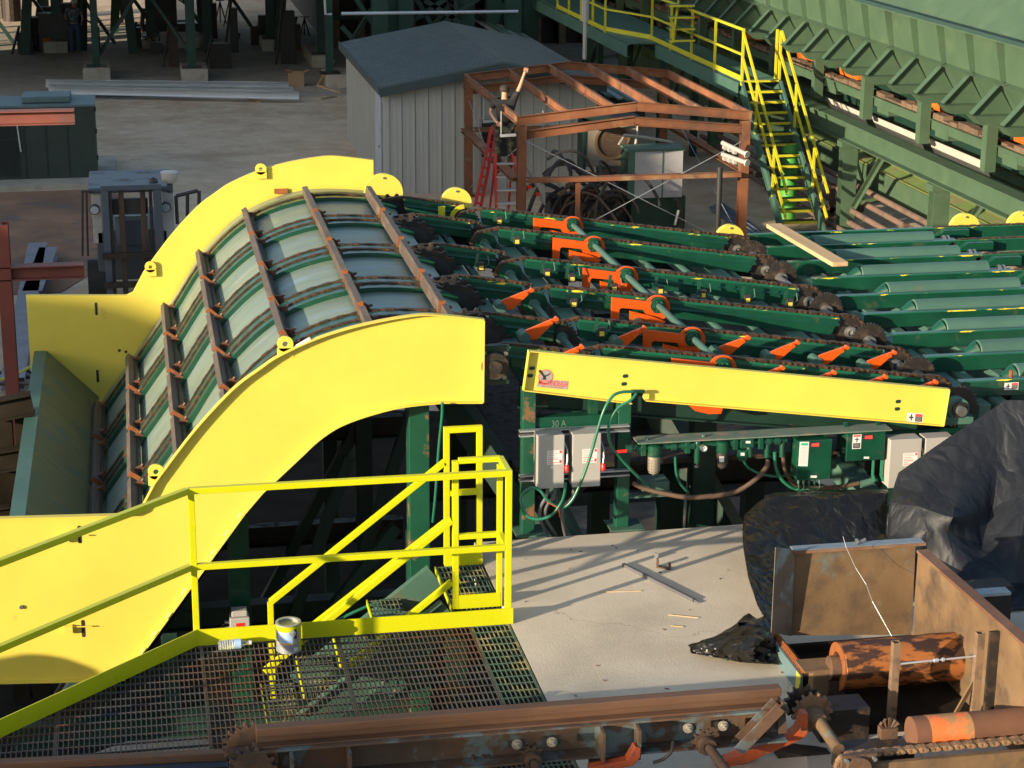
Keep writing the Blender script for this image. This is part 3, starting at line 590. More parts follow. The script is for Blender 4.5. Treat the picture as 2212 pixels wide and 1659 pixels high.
# small stop arms
def stop(p0,p1,y,sc=1.):
    a=PZ(*p0,Y=y); b=PZ(*p1,Y=y); d=(b-a); L_=d.length; d/=L_; u=Vector((-d.z,0,d.x))
    f=lambda s,t_:(a.x+d.x*s*L_+u.x*t_*L_,a.z+d.z*s*L_+u.z*t_*L_)
    q=MB(); q.prism([f(0,-.2),f(.25,-.28),f(.85,-.02),f(1.0,.02),f(1.02,.12),f(.85,.14),f(0,.12)],'Y',y-.012,y+.012); s_=q.build('stop_arm',Mt['org'],TD,bev=.002)
    q=MB(); c=f(.8,.06); q.cyl((c[0],y-.03,c[1]),(c[0],y-.012,c[1]),.018*sc,14); c=f(1.02,.1); q.cyl((c[0],y-.03,c[1]),(c[0],y+.02,c[1]),.015*sc,12); q.build('pin',Mt['org'],s_,smooth=True)
    c=f(-.1,-.1); q=MB(); q.cyl((c[0],y-.02,c[1]),(c[0],y+.12,c[1]),.045,16); q.build('arm_pivot',Mt['grnl'],s_,smooth=True)
for x0,y0,x1,y1 in ((240,610,425,545),(575,640,745,575),(885,665,1062,608),(1200,700,1370,640)): stop((ZD,x0,y0),(ZD,x1,y1),14.62)
for x0,y0,x1,y1 in ((470,800,645,740),(805,830,980,770),(1135,855,1312,798),(1460,890,1638,832)): stop((ZD,x0,y0),(ZD,x1,y1),13.82)
stop((ZC,1045,310),(ZC,1235,238),15.55); stop((ZC,1200,505),(ZC,1395,425),14.4); stop((ZC,1370,685),(ZC,1560,605),13.75); stop((ZC,1800,545),(ZC,1965,480),14.62)
# sensors
def sensor(reg,x,y,Y):
    c=PZ(reg,x,y,Y=Y); q=MB(); q.box(c.x-.035,c.x+.03,Y,Y+.06,c.z-.03,c.z+.045); s_=q.build('sensor',Mt['hose'],TD,bev=.004)
    q=MB(); q.box(c.x-.022,c.x+.016,Y-.004,Y-.0005,c.z-.018,c.z+.02); q.build('yellow_face',Mt['yel'],s_)
    q=MB(); q.beam((c.x-.05,Y+.03,c.z+.0),(c.x-.03,Y+.05,c.z+.12),.03,.012,(0,1,0)); q.build('sensor_bracket',Mt['grn'],s_)
    q=MB(); q.tube([(c.x+.03,Y+.02,c.z),(c.x+.07,Y+.02,c.z+.03),(c.x+.06,Y+.03,c.z+.1)],.005,5); q.build('sensor_cable',Mt['grnl'],s_)
for s_ in ((ZA,1105,685,19.1),(ZA,1300,905,18.1),(ZA,905,1193,17.15),(ZA,1635,1262,16.85),(ZA,1910,1318,16.85),(ZA,1930,1600,15.75),(ZB,165,985,16.8),(ZB,675,1010,16.8),(ZB,1150,1055,16.8),(ZB,1640,1110,16.8),(ZB,2110,1155,16.8),(ZB,25,1480,14.7)): sensor(*s_)
# yellow end guards
def disc(par,x,y,z,r,nm='round_guard'):
    q=MB(); q.cyl((x,y-.035,z),(x,y+.035,z),r,32); g_=q.build(nm,Mt['yel'],par,smooth=True); q=MB(); q.cyl((x,y-.05,z+r*.8),(x,y-.035,z+r*.8),.012,6); q.build('bolt',Mt['steel'],g_)
disc(TD,P(1575,520,Y=19.75).x,19.75,.87,.155); disc(TD,P(985,440,Y=20.0).x,20.0,1.3,.16); disc(LL,P(828,404,Y=20.05).x,20.05,1.42,.2)
q=MB(); a=PZ(ZA,425,515,Y=19.4); b=PZ(ZA,500,625,Y=19.4); q.box(a.x,b.x,19.4,19.42,b.z,a.z); q.build('guard_bracket',Mt['yshade'],TD)
q=MB(); q.ring((3.27,19.45,1.225),'Y',.125,.165,.03,20,R(95),R(200)); q.build('sprocket_guard',Mt['yshade'],TD)
# yellow guard panel
YP=13.5
TLp,TRp,BRp,BLp=[(p.x,p.z) for p in (P(1140,755,Y=YP),P(2048,838,Y=YP),P(2035,918,Y=YP),P(1128,841,Y=YP))]
n1=PZ(ZM,1840,905,Y=YP);n2=PZ(ZM,1845,705,Y=YP);n3=PZ(ZM,2052,722,Y=YP);n4=PZ(ZM,2035,850,Y=YP);n5=PZ(ZM,2060,880,Y=YP)
q=MB(); q.prism([TLp,TRp,BRp,(n5.x,n5.z),(n4.x,n4.z),(n3.x,n3.z),(n2.x,n2.z),(n1.x,n1.z-.005),BLp],'Y',YP-.004,YP+.004); gp=q.build('guard_panel',Mt['yel'],TD)
q=MB(); q.prism([TLp,TRp,(TRp[0],TRp[1]-.007),(TLp[0],TLp[1]-.007)],'Y',YP-.045,YP-.0041); q.build('panel_flange',Mt['yel'],gp)
q=MB(); q.prism([BLp,(n1.x,n1.z-.012),(n1.x,n1.z-.005),(BLp[0],BLp[1]+.007)],'Y',YP-.045,YP-.0041); q.build('panel_flange',Mt['yel'],gp)
q=MB(); q.prism([(n5.x,n5.z),BRp,(BRp[0],BRp[1]+.007),(n5.x,n5.z+.007)],'Y',YP-.045,YP-.0041); q.build('panel_flange',Mt['yel'],gp)
q=MB(); q.prism([TLp,(TLp[0]+.007,TLp[1]-.001),(BLp[0]+.007,BLp[1]),BLp],'Y',YP-.045,YP-.0041); q.build('panel_flange',Mt['yel'],gp)
q=MB(); q.prism([TRp,(TRp[0]-.007,TRp[1]),(BRp[0]-.007,BRp[1]),BRp],'Y',YP-.045,YP-.0041); q.build('panel_flange',Mt['yel'],gp)
for x,y in ((1149,795),(1145,811),(1351,812),(1348,829),(1940,867),(1938,883)):
    c=P(x,y,Y=YP); q=MB()
    for zz,nm,rr in ((0,'bolt_hole',.018),):
        q.prism([(c.x+(.008 if math.cos(t_)>0 else -.008)+rr*.8*math.cos(t_),c.z+rr*.8*math.sin(t_)) for t_ in [2*math.pi*i/20 for i in range(20)]],'Y',YP-.0048,YP-.0042)
    q.build('bolt_hole',Mt['grnd'],gp)
# maker's decal
SL=math.atan2(TRp[1]-TLp[1],TRp[0]-TLp[0])
def poly(reg,pts,y,mt,nm,par,th=.0004):
    q=MB(); pp=[PZ(reg,a,b,Y=y) for a,b in pts]; q.prism([(p.x,p.z) for p in pp],'Y',y-th,y); return q.build(nm,mt,par)
dsil=mat('silver_decal',(.42,.40,.38),rough=.35,metal=.3,var=.05)
dc=poly(ZM,[(278,665),(310,538),(812,570),(793,716)],YP-.0045,dsil,'maker_decal',gp)
c=PZ(ZM,430,500,Y=YP-.0045); q=MB(); q.cyl((c.x,YP-.0049,c.z),(c.x,YP-.0046,c.z),PZ(ZM,552,500,Y=YP).x-c.x,32); q.build('decal_ring',Mt['redt'],gp)
q=MB(); q.cyl((c.x,YP-.0053,c.z),(c.x,YP-.005,c.z),PZ(ZM,538,500,Y=YP).x-c.x,32); q.build('decal_disc',dsil,gp)
poly(ZM,[(318,385),(345,385),(375,420),(415,480),(425,470),(470,460),(500,432),(510,440),(480,478),(440,490),(428,515),(440,540),(410,548),(370,545),(355,530),(385,530),(378,490),(340,445),(310,415)],YP-.0056,Mt['blk'],'decal_eagle',gp)
FONTN=0
def text(s,p,h,wd,mt,par,y,slope=0,nm='lettering',ext=.0003,bold=0.0):
    cu=bpy.data.curves.new(nm,'FONT'); cu.body=s; cu.size=1; cu.extrude=0; cu.offset=bold
    o=bpy.data.objects.new(nm+'_t',cu); COL.objects.link(o); bpy.context.view_layer.update()
    me=bpy.data.meshes.new_from_object(o.evaluated_get(bpy.context.evaluated_depsgraph_get())); COL.objects.unlink(o); bpy.data.objects.remove(o)
    xs=[v.co.x for v in me.vertices]; ys_=[v.co.y for v in me.vertices]; mx,Mx=min(xs),max(xs); my,My=min(ys_),max(ys_)
    L=ORG[par.name]; cs,sn=math.cos(slope),math.sin(slope)
    for v in me.vertices:
        u=(v.co.x-mx)/(Mx-mx)*wd; t_=(v.co.y-my)/(My-my)*h
        v.co=Vector((p.x+u*cs-t_*sn,y,p.z+u*sn+t_*cs))-L
    ob=bpy.data.objects.new(nm,me); COL.objects.link(ob); me.materials.clear(); me.materials.append(mt); ob.parent=par; ORG[ob.name]=L; return ob
p0=PZ(ZM,303,628,Y=YP); px=(PZ(ZM,783,665,Y=YP)-p0).length
text('McDONOUGH',p0,.043,px,mat('decal_red',(.75,.03,.03),rough=.5),gp,YP-.0056,SL,bold=.008)
p0=PZ(ZM,362,668,Y=YP); text('MFG. CO. - EAU CLAIRE, WI',p0,.011,.155,Mt['redt'],gp,YP-.0056,SL)
def safety(reg,x0,y0,x1,y1,y,par,sl=0,vert=False):
    a=PZ(reg,x0,y0,Y=y);b=PZ(reg,x1,y1,Y=y); w_=b.x-a.x;h=a.z-b.z
    def rc(u0,u1,v0,v1,yy,mt,nm):
        pts=[(a.x+w_*u+0,a.z-h*v+math.tan(sl)*w_*u) for u,v in ((u0,v0),(u1,v0),(u1,v1),(u0,v1))]
        q=MB(); q.prism(pts,'Y',yy-.0003,yy); return q.build(nm,mt,par)
    rc(0,1,0,1,y-.0005,Mt['white'],'warning_label')
    if not vert:
        rc(.52,.95,.08,.35,y-.001,Mt['redt'],'label_heading'); rc(.52,.95,.36,.92,y-.001,Mt['blk'],'label_block'); rc(.14,.4,.42,.58,y-.001,Mt['blk'],'label_pictogram'); rc(.24,.31,.15,.85,y-.0014,Mt['blk'],'label_pictogram')
        for i in range(4): rc(.56,.9,.42+i*.12,.46+i*.12,y-.0014,Mt['grey'],'label_text')
    else:
        rc(.1,.9,.04,.16,y-.001,Mt['redt'],'label_heading'); rc(.1,.9,.6,.95,y-.001,Mt['blk'],'label_block'); rc(.25,.75,.32,.38,y-.001,Mt['blk'],'label_pictogram'); rc(.45,.55,.2,.55,y-.0014,Mt['blk'],'label_pictogram')
        for i in range(3): rc(.18,.8,.66+i*.09,.69+i*.09,y-.0014,Mt['grey'],'label_text')
safety(ZD,1455,1015,1556,1068,YP-.0042,gp,SL*.8)
# tail bearing
c=PZ(ZD,1770,978,Y=13.6); q=MB(); q.ring((c.x,13.58,c.z),'Y',.03,.085,.09,28); q.box(c.x-.1,c.x+.12,13.53,13.65,c.z-.12,c.z-.06); pbk=q.build('tail_bearing',Mt['grnl'],TD,smooth=True)
q=MB(); q.ring((c.x,13.55,c.z),'Y',.042,.062,.07,24); q.build('bearing_seal',Mt['dark'],pbk,smooth=True); q=MB(); q.cyl((c.x,13.47,c.z),(c.x,13.6,c.z),.04,24); q.build('shaft_end',Mt['steel'],pbk,smooth=True)
# deck frame and legs
xL1=P(1140,1100,Y=13.75).x; xL2=P(1343,1100,Y=13.75).x
for x in (xL1,xL2):
    q=MB(); q.box(x-.05,x+.05,13.72,13.82,.012,1.15); q.build('leg',Mt['grnw'],TD,bev=.006); q=MB(); q.box(x-.1,x+.16,13.66,13.9,-.0,.012); q.build('base_plate',Mt['grnl'],TD)
z1=PZ(ZE,600,235,Y=13.74).z; z0=PZ(ZE,600,365,Y=13.74).z
q=MB(); q.box(xL1+.052,xL2-.052,13.74,13.84,z0,z1); q.build('leg_tie',Mt['grn'],TD,bev=.006)
a=PZ(ZE,755,200,Y=13.78); q=MB(); q.box(a.x-.035,a.x+.035,13.75,13.82,z1,1.25); q.build('stub_post',Mt['grn'],TD,bev=.004)
text('30 A',PZ(ZE,330,350,Y=13.738),.05,.11,Mt['chalk'],TD,13.738,0,'chalk_writing')
for (x0,x1,yy) in ((0,1140,405),(0,1140,870)):
    a=PZ(ZE,x0,yy+20,Y=13.66);b=PZ(ZE,x1,yy-22,Y=13.66)
    for dz in (-.022,.016): q=MB(); q.beam((a.x,13.69,a.z+dz),(b.x,13.69,a.z+dz),.045,.012); q.build('strut_rail',Mt['galv'],TD)
    q=MB(); q.beam((a.x,13.712,a.z-.003),(b.x,13.712,a.z-.003),.004,.045); q.build('strut_rail',Mt['dark'],TD)
for y in (13.95,19.6):
    q=MB(); a0=Vector((2.75,y,topA(2.75)-.38)); b0=Vector((6.4,y,topB(6.4)-.36)); q.ibeam(a0,b0,.12,.2); q.build('side_beam',Mt['grnd'],TD)
for x,y in ((2.75,19.5),(5.6,19.5),(5.6,16.8),(2.75,16.8),(4.3,15.1),(4.32,14.25),(5.55,14.2),(6.9,14.3),(4.2,17.2),(4.3,19.6)):
    q=MB(); q.box(x-.09,x+.09,y,y+.18,YZ,.78 if x>4 else .95); q.build('column',Mt['grnd'],TD)
for a,b,w_ in (((2.3,14.7,.9),(3.9,13.9,-1.6),.2),((4.0,15.2,.8),(5.1,14.4,-1.2),.2),((2.6,15.2,-1),(4.3,15.2,.7),.1)):
    q=MB(); q.beam(a,b,w_,.2); q.build('diagonal_brace',Mt['grnd'],TD)
q=MB(); q.ibeam((2.4,16.4,-.5),(7,16.4,-.5),.15,.3); q.build('cross_beam',Mt['dark'],TD)
q=MB(); q.box(2.8,6.1,14.3,19.6,.3,.34); q.build('debris_pan',Mt['dark'],TD)
q=MB(); q.box(5.55,7.9,13.72,13.86,.46,.62); q.build('side_channel',Mt['grn'],TD)
# open triangular steps seen by the slab edge
for k,(x,y) in enumerate(((1990,1170),(2010,1240))):
    pass
q=MB(); a=PZ(ZC,1560,1500,Y=14.0); q.beam((3.05,14.1,.25),(3.75,13.95,-1.2),.3,.04); q.build('chute_plate',Mt['grnl'],TD)
q=MB(); a=PZ(ZD,1010,1330,Y=14.3);b=PZ(ZD,1160,1480,Y=14.0); q.beam(a,(b.x+.1,13.9,b.z-.2),.22,.14); q.build('chute_box',Mt['grnl'],TD)
# ================= roller deck =================
RD=thing('roller_deck','green roller deck on the right with long grey-green rollers and channels edged in scraped yellow','conveyor',(9,17,YZ))
YR=[19.57,18.95,18.27,17.56,16.85,16.18,15.48,14.76,14.03]
for i,y in enumerate(YR):
    q=MB(); q.chan((6.32,y,.89),(13,y,.89),.09,.125,.01,1); q.build('channel_beam',Mt['grn'],RD)
    q=MB(); q.beam((6.34,y-.048,.955),(12.9,y-.048,.955),.012,.012); q.build('scraped_edge',yelsc,RD)
    q=MB(); q.beam((6.33,y-.04,.915),(12.9,y-.04,.915),.008,.012); q.build('lower_lip',Mt['grnl'],RD)
    if i<8:
        yc=YR[i+1]+.2
        rx0=6.88; rx1=8.2
        q=MB(); q.cyl((rx0,yc,.915),(rx1,yc,.915),.095,40); r_=q.build('roller',Mt['grnl'],RD,smooth=True,bev=.006)
        q=MB(); q.cyl((rx0-.10,yc,.88),(rx0,yc,.912),.05,20,.093); q.build('roller_end_cover',Mt['grn'],r_,smooth=True)
        q=MB(); q.cyl((rx1,yc,.9),(rx1+.25,yc,.9),.03,14); q.ring((rx1+.13,yc,.9),'X',.03,.06,.03,20); q.ring((rx1+.18,yc,.9),'X',.03,.06,.015,20); q.build('roller_journal',Mt['steel'],r_,smooth=True)
    xs=8.24 if i<6 else 8.6
    chainm(MB(),[(xs,.86),(xs+.08,.93),(xs+.2,.97),(13,.972)],y-.02,.05,.03,.066).build('chain',Mt['chain'],RD)
    if i<8:
        q=MB(); q.prism([(xs+.1,.86),(xs+.22,.95),(xs+.5,.95),(xs+.5,.86)],'Y',y-.15,y-.06); q.build('chain_shoe',Mt['grn'],RD)
for x in (6.45,6.62,6.95,8.5,9.6,11): 
    q=MB(); q.box(x-.05,x+.05,13.8,19.7,.68,.82); q.build('cross_tube',Mt['grnl'],RD,bev=.006)
for x,y in ((7,14.2),(7,19.5),(10,14.2),(10,19.5),(12.5,19.5),(7,17)):
    q=MB(); q.box(x-.09,x+.09,y,y+.16,YZ,.68); q.build('column',Mt['grnd'],RD)
q=MB(); q.box(6.5,13,13.9,19.6,.3,.34); q.build('debris_pan',Mt['dark'],RD)
for x,y in ((2082,497),(2205,497)):
    disc(RD,P(x,y,Y=19.85).x,19.85,.87,.17)
safety(ZD,2086,822,2174,865,13.98,RD)
q=MB(); c=PZ(ZD,2145,775,Y=14.0); q.cyl((c.x,14.05,c.z-.05),(c.x,14.05,c.z+.03),.015,8); q.build('stub_pipe',Mt['lug'],RD)
# pine plank on the deck
a=PZ((2048,0,1024),590,1440,Z=1.02+.0);
pa_=P(1671,487,Z=1.06); pb_=P(1815,571,Z=1.06)
q=MB(); d=(pb_-pa_); q.beam(pa_,pb_,.16,.042); one(q,'plank',Mt['wood'],'pale pine plank lying across the far left corner of the roller deck','plank',bev=.002)
# ================= electrical boxes =================
grp='grey safety switch boxes below the conveyor'
def switchbox(reg,x0,y0,x1,y1,Yf,label,handle=True,lb=None,fl=False):
    a=PZ(reg,x0,y0,Y=Yf); b=PZ(reg,x1,y1,Y=Yf); cx=(a.x+b.x)/2
    t=thing('disconnect_switch',label,'switch box',(cx,Yf,b.z),grp)
    q=MB(); q.box(a.x,b.x,Yf+.012,Yf+.145,b.z,a.z); bd=q.build('enclosure',Mt['grey'],t,bev=.004)
    q=MB(); q.box(a.x-.003,b.x+.003,Yf,Yf+.011,b.z-.003,a.z+.003); cv=q.build('cover',Mt['grey'],t,bev=.004)
    w_=b.x-a.x;h=a.z-b.z
    def rc(u0,u1,v0,v1,k,mt,nm): q=MB(); q.box(a.x+w_*u0,a.x+w_*u1,Yf-.0004*(k+1),Yf-.0004*k-.0001,a.z-h*v1,a.z-h*v0); q.build(nm,mt,cv)
    u=lb or (.36,.93); 
    rc(u[0],u[1],.28,.55,0,Mt['white'],'instruction_label')
    du=u[1]-u[0]
    rc(u[0]+du*.82,u[0]+du*.97,.29,.34,1,Mt['redt'],'label_mark'); rc(u[0]+du*.82,u[0]+du*.97,.47,.53,1,Mt['redt'],'label_mark')
    for i,(uu,mt) in enumerate(((.6,'grey'),(.7,'grey'),(.5,'grey'),(.62,'grey'),(.66,'redt'),(.3,'grey'),(.72,'redt'))): rc(u[0]+du*.06,u[0]+du*(.06+uu),.30+i*.035,.313+i*.035,1,Mt[mt],'label_text')
    q=MB(); q.cyl((a.x+w_*.55,Yf-.0005,a.z-h*.6),(a.x+w_*.55,Yf-.0001,a.z-h*.6),.011,16); q.build('label_mark',Mt['white'],cv)
    if handle:
        q=MB(); q.tube([(b.x+.012,Yf+.06,a.z-h*.17),(b.x+.028,Yf+.03,a.z-h*.3),(b.x+.03,Yf+.01,a.z-h*.45),(b.x+.022,Yf,a.z-h*.58)],.007,8); hd=q.build('switch_handle',Mt['steel'],t,smooth=True)
        q=MB(); q.tube([(b.x+.022,Yf,a.z-h*.57),(b.x+.022,Yf-.005,a.z-h*.60),(b.x+.022,Yf-.008,a.z-h*.68),(b.x+.022,Yf-.008,a.z-h*.71)],[.012,.017,.018,.01],12); q.build('red_grip',Mt['red'],hd,smooth=True)
    return t
switchbox(ZE,186,448,452,975,13.52,'grey switch box nearest the left leg, conduits hanging below its red-tipped handle')
switchbox(ZE,553,432,828,958,13.52,'grey switch box behind the looping green hose, right of its twin',lb=(.34,.88))
switchbox(ZD,1352,1196,1530,1492,13.5,'grey switch box beside the black tarp and right of the green control boxes',lb=(.42,.9))
switchbox(ZD,1580,1185,1740,1470,13.5,'grey switch box mostly hidden behind the peak of the black tarp',handle=False)
grp2='green control boxes on the air line frame'
def cbox(reg,x0,y0,x1,y1,Yf,label,sticker,cables):
    a=PZ(reg,x0,y0,Y=Yf); b=PZ(reg,x1,y1,Y=Yf)
    t=thing('control_box',label,'control box',((a.x+b.x)/2,Yf,b.z),grp2)
    q=MB(); q.box(a.x-.004,b.x+.004,Yf,Yf+.02,b.z-.004,a.z+.004); dr=q.build('door',Mt['grn'],t,bev=.006)
    q=MB(); q.box(a.x,b.x,Yf+.021,Yf+.16,b.z,a.z); q.build('enclosure',Mt['grn'],t,bev=.004)
    for dx in (a.x+.02,b.x-.02): q=MB(); q.box(dx-.012,dx+.012,Yf+.1,Yf+.13,a.z,a.z+.04); q.build('mounting_tab',Mt['grn'],t)
    return t,dr,a,b
t,dr,a,b=cbox(ZT,815,345,1080,650,13.5,'larger green control box with a long white label and a fan of cables below','',5)
safe=lambda *k:poly(*k)
poly(ZT,[(828,347),(906,347),(893,550),(815,548)],13.4990,Mt['white'],'instruction_label',dr)
poly(ZT,[(842,357),(898,357),(896,378),(840,378)],13.4984,mat('label_green',(.03,.4,.2)),'label_heading',dr)
for i in range(13): poly(ZT,[(838-i*.8,390+i*11.5),(894-i*.8,390+i*11.5),(894-i*.8,393+i*11.5),(838-i*.8,393+i*11.5)],13.4984,Mt['grey'],'label_text',dr)
poly(ZT,[(918,347),(997,347),(995,396),(916,396)],13.4990,Mt['blk'],'nameplate',dr); poly(ZT,[(926,362),(990,355),(988,386),(924,386)],13.4984,Mt['redt'],'nameplate_mark',dr)
poly(ZT,[(918,627),(970,627),(969,645),(917,645)],13.4990,Mt['white'],'small_label',dr)
for i in range(5):
    p=PZ(ZT,818+i*44,660,Y=13.54); e=PZ(ZT,790+i*36,745,Y=13.6); q=MB(); q.cyl(p,p+Vector((0,0,-.03)),.011,8); q.build('cable_gland',Mt['grnl'],t)
    q=MB(); m_=(p+e)/2+Vector((.02,.0,-.035)); q.tube([p+Vector((0,0,-.02)),p+Vector((.004,0,-.06)),m_,e],.0055,6); q.build('cable',Mt['hoseg'],t,smooth=True)
t,dr,a,b=cbox(ZT,1228,268,1525,490,13.55,'smaller green control box with a narrow warning label and red nameplate','',1)
safety(ZT,1268,288,1334,403,13.549,dr,vert=True)
poly(ZT,[(1360,283),(1440,283),(1438,333),(1358,333)],13.549,Mt['blk'],'nameplate',dr); poly(ZT,[(1368,298),(1432,292),(1431,323),(1366,323)],13.5484,Mt['redt'],'nameplate_mark',dr)
poly(ZT,[(1360,470),(1404,470),(1403,487),(1359,487)],13.549,Mt['white'],'small_label',dr)
for i,x in enumerate((1440,1510)):
    q=MB(); p=PZ(ZT,x,495,Y=13.6); q.tube([p,p+Vector((0,0,-.12)),p+Vector((.02,0,-.17)),p+Vector((.06,0.05,-.19))],.012,8); q.build('conduit',Mt['hoseg'],t,smooth=True)
q=MB(); p=PZ(ZT,1210,428,Y=13.6); 
for dz in (.0,.025): q.cyl(p+Vector((-.03,0,dz)),p+Vector((.02,0,dz)),.012,8)
q.build('cable_gland',Mt['grnl'],t)
# ================= air preparation line =================
AL=thing('air_line_assembly','green compressed air line with filter bowls and gauge hung below a worn flat bar','air line',(4.5,13.6,.3))
a=PZ(ZE,1175,430,Y=13.68); b=PZ(ZT,1555,215,Y=13.68); z_=(a.z+b.z)/2
q=MB(); q.box(a.x,b.x-.02,13.53,13.70,z_-.01,z_); q.build('shelf_bar',mat('worn_green_grey_bar',(.11,.16,.13),c2=(.2,.17,.13),sc=9,lo=.5,hi=.65,rough=.6),AL)
q=MB(); q.box(a.x+.02,b.x+.25,13.70,13.712,z_-.07,z_); q.build('back_bar',Mt['grn'],AL)
for x,y in ((1315,425),(1905,395)): p=PZ(ZE,x,y,Y=13.6); q=MB(); q.cyl((p.x,13.6,z_),(p.x,13.6,z_+.018),.012,6); q.build('bolt',Mt['grnl'],AL)
def vb(reg,x,y,Y): return PZ(reg,x,y,Y=Y)
zp=PZ(ZE,1500,555,Y=13.6).z
q=MB(); q.cyl((vb(ZE,1100,585,13.6).x,13.6,zp),(vb(ZT,720,330,13.6).x,13.6,zp),.021,12); q.build('manifold_pipe',Mt['grn'],AL,smooth=True)
def fit(x,z,r=.032,l=.04,nm='fitting'): q=MB(); q.cyl((x-l/2,13.6,z),(x+l/2,13.6,z),r,8); q.build(nm,Mt['grn'],AL,smooth=True)
for xx in (1130,1230,1590,1700,1780): fit(vb(ZE,xx,560,13.6).x,zp)
for xx in (270,420,560,640): fit(vb(ZT,xx,340,13.6).x,zp)
for reg,xx,yy in ((ZE,1275,570),(ZE,1735,545),(ZT,290,350),(ZT,500,345)):
    p=vb(reg,xx,yy,13.6); q=MB(); q.box(p.x-.022,p.x+.022,13.57,13.63,p.z-.055,z_-.01); q.build('pipe_hanger',Mt['grn'],AL,bev=.008)
q=MB(); p=vb(ZE,1060,600,13.58); q.tube([p+Vector((-.04,0,-.003)),p+Vector((.035,0,0))],.013,10); q.build('red_valve_handle',Mt['red'],AL,smooth=True)
def bowl(reg,x,y0,y1,y2,r,capm,bowlm,nm,holes=False):
    t0=vb(reg,x,y0,13.6);t1=vb(reg,x,y1,13.6);t2=vb(reg,x,y2,13.6)
    q=MB(); q.tube([(t0.x,13.6,t0.z),(t0.x,13.6,t0.z-.01),(t0.x,13.6,t1.z+.01),(t0.x,13.6,t1.z)],[r*.8,r*1.1,r*1.15,r*1.02],20); q.build(nm+'_cap',capm,AL,smooth=True)
    q=MB(); q.tube([(t0.x,13.6,t1.z),(t0.x,13.6,t2.z+r*.9),(t0.x,13.6,t2.z+r*.45),(t0.x,13.6,t2.z+.01),(t0.x,13.6,t2.z)],[r*.92,r*.9,r*.75,r*.35,r*.15],20); bo=q.build(nm+'_bowl',bowlm,AL,smooth=True)
    if holes:
        q=MB()
        for zz in range(5):
            for a_ in range(200,341,35):
                aa=R(a_+ (0)); zc=t1.z-.03-zz*.022
                q.cyl((t0.x+r*.85*math.cos(aa),13.6+r*.85*math.sin(aa),zc),(t0.x+r*.93*math.cos(aa),13.6+r*.93*math.sin(aa),zc),.004,6)
        q.build('bowl_holes',Mt['blk'],bo)
bowl(ZE,1395,525,645,850,.052,Mt['grn'],mat('aged_metal_bowl',(.38,.34,.27),rough=.45,metal=.5),'filter',True)
bowl(ZT,190,335,430,575,.047,Mt['grn'],Mt['hose'],'lubricator')
poly(ZT,[(160,468),(200,468),(200,515),(160,515)],13.6-.046,Mt['white'],'bowl_label',AL)
p=vb(ZE,1840,560,13.6); q=MB(); q.tube([(p.x,13.6,z_-.02),(p.x,13.6,zp+.01),(p.x,13.6,vb(ZE,1840,600,13.6).z),(p.x,13.6,vb(ZE,1840,720,13.6).z)],[.02,.03,.026,.022],14); q.build('regulator',Mt['grn'],AL,smooth=True)
p=vb(ZE,1837,745,13.6); q=MB(); q.cyl(p,p+Vector((0,0,.04)),.007,8); q.cyl(p+Vector((0,0,-.015)),p,.02,12); q.build('adjusting_knob',Mt['blk'],AL)
p=vb(ZE,1905,567,13.56); q=MB(); q.ring(p,'Y',.021,.027,.03,24); gg=q.build('pressure_gauge',Mt['steel'],AL,smooth=True); q=MB(); q.cyl(p+Vector((0,-.006,0)),p+Vector((0,.01,0)),.0215,20); q.build('gauge_face',Mt['dial'],gg); q=MB(); q.beam(p+Vector((-.008,-.008,-.01)),p+Vector((.01,-.008,.01)),.003,.002); q.build('gauge_needle',Mt['blk'],gg)
p=vb(ZT,390,360,13.58); q=MB(); q.box(p.x-.055,p.x+.05,13.56,13.62,p.z-.035,p.z+.04); q.build('solenoid_valve',Mt['grn'],AL,bev=.006)
p=vb(ZT,355,450,13.58); q=MB(); q.box(p.x-.035,p.x+.03,13.55,13.62,p.z-.045,p.z+.04); q.cyl((p.x+.055,13.57,p.z-.02),(p.x+.045,13.57,p.z+.06),.022,12); q.build('solenoid_coil',Mt['grn'],AL,bev=.006)
poly(ZT,[(380,340),(420,340),(420,360),(380,360)],13.5595,Mt['white'],'valve_label',AL); poly(ZT,[(338,437),(370,437),(370,462),(338,462)],13.5495,Mt['white'],'valve_label',AL)
for xx,yy in ((565,350),(690,345)):
    p=vb(ZT,xx,yy,13.6); q=MB(); q.tube([p+Vector((.03 if xx<600 else -.05,0,.02)),p+Vector((0,0,.015)),p+Vector((-.005,0,-.03)),p+Vector((-.003,0,-.12))],[.02,.022,.022,.024],12); q.build('elbow',Mt['grn'],AL,smooth=True)
p=vb(ZE,1400,950,13.75); q=MB(); q.box(p.x-.11,p.x+.11,13.72,13.9,p.z-.04,p.z+.035); q.build('bracket_box',Mt['grnl'],AL,bev=.01); q=MB(); q.box(p.x-.3,p.x+.15,13.75,13.85,p.z-.1,p.z-.085); q.build('shelf_plate',Mt['grnl'],AL)
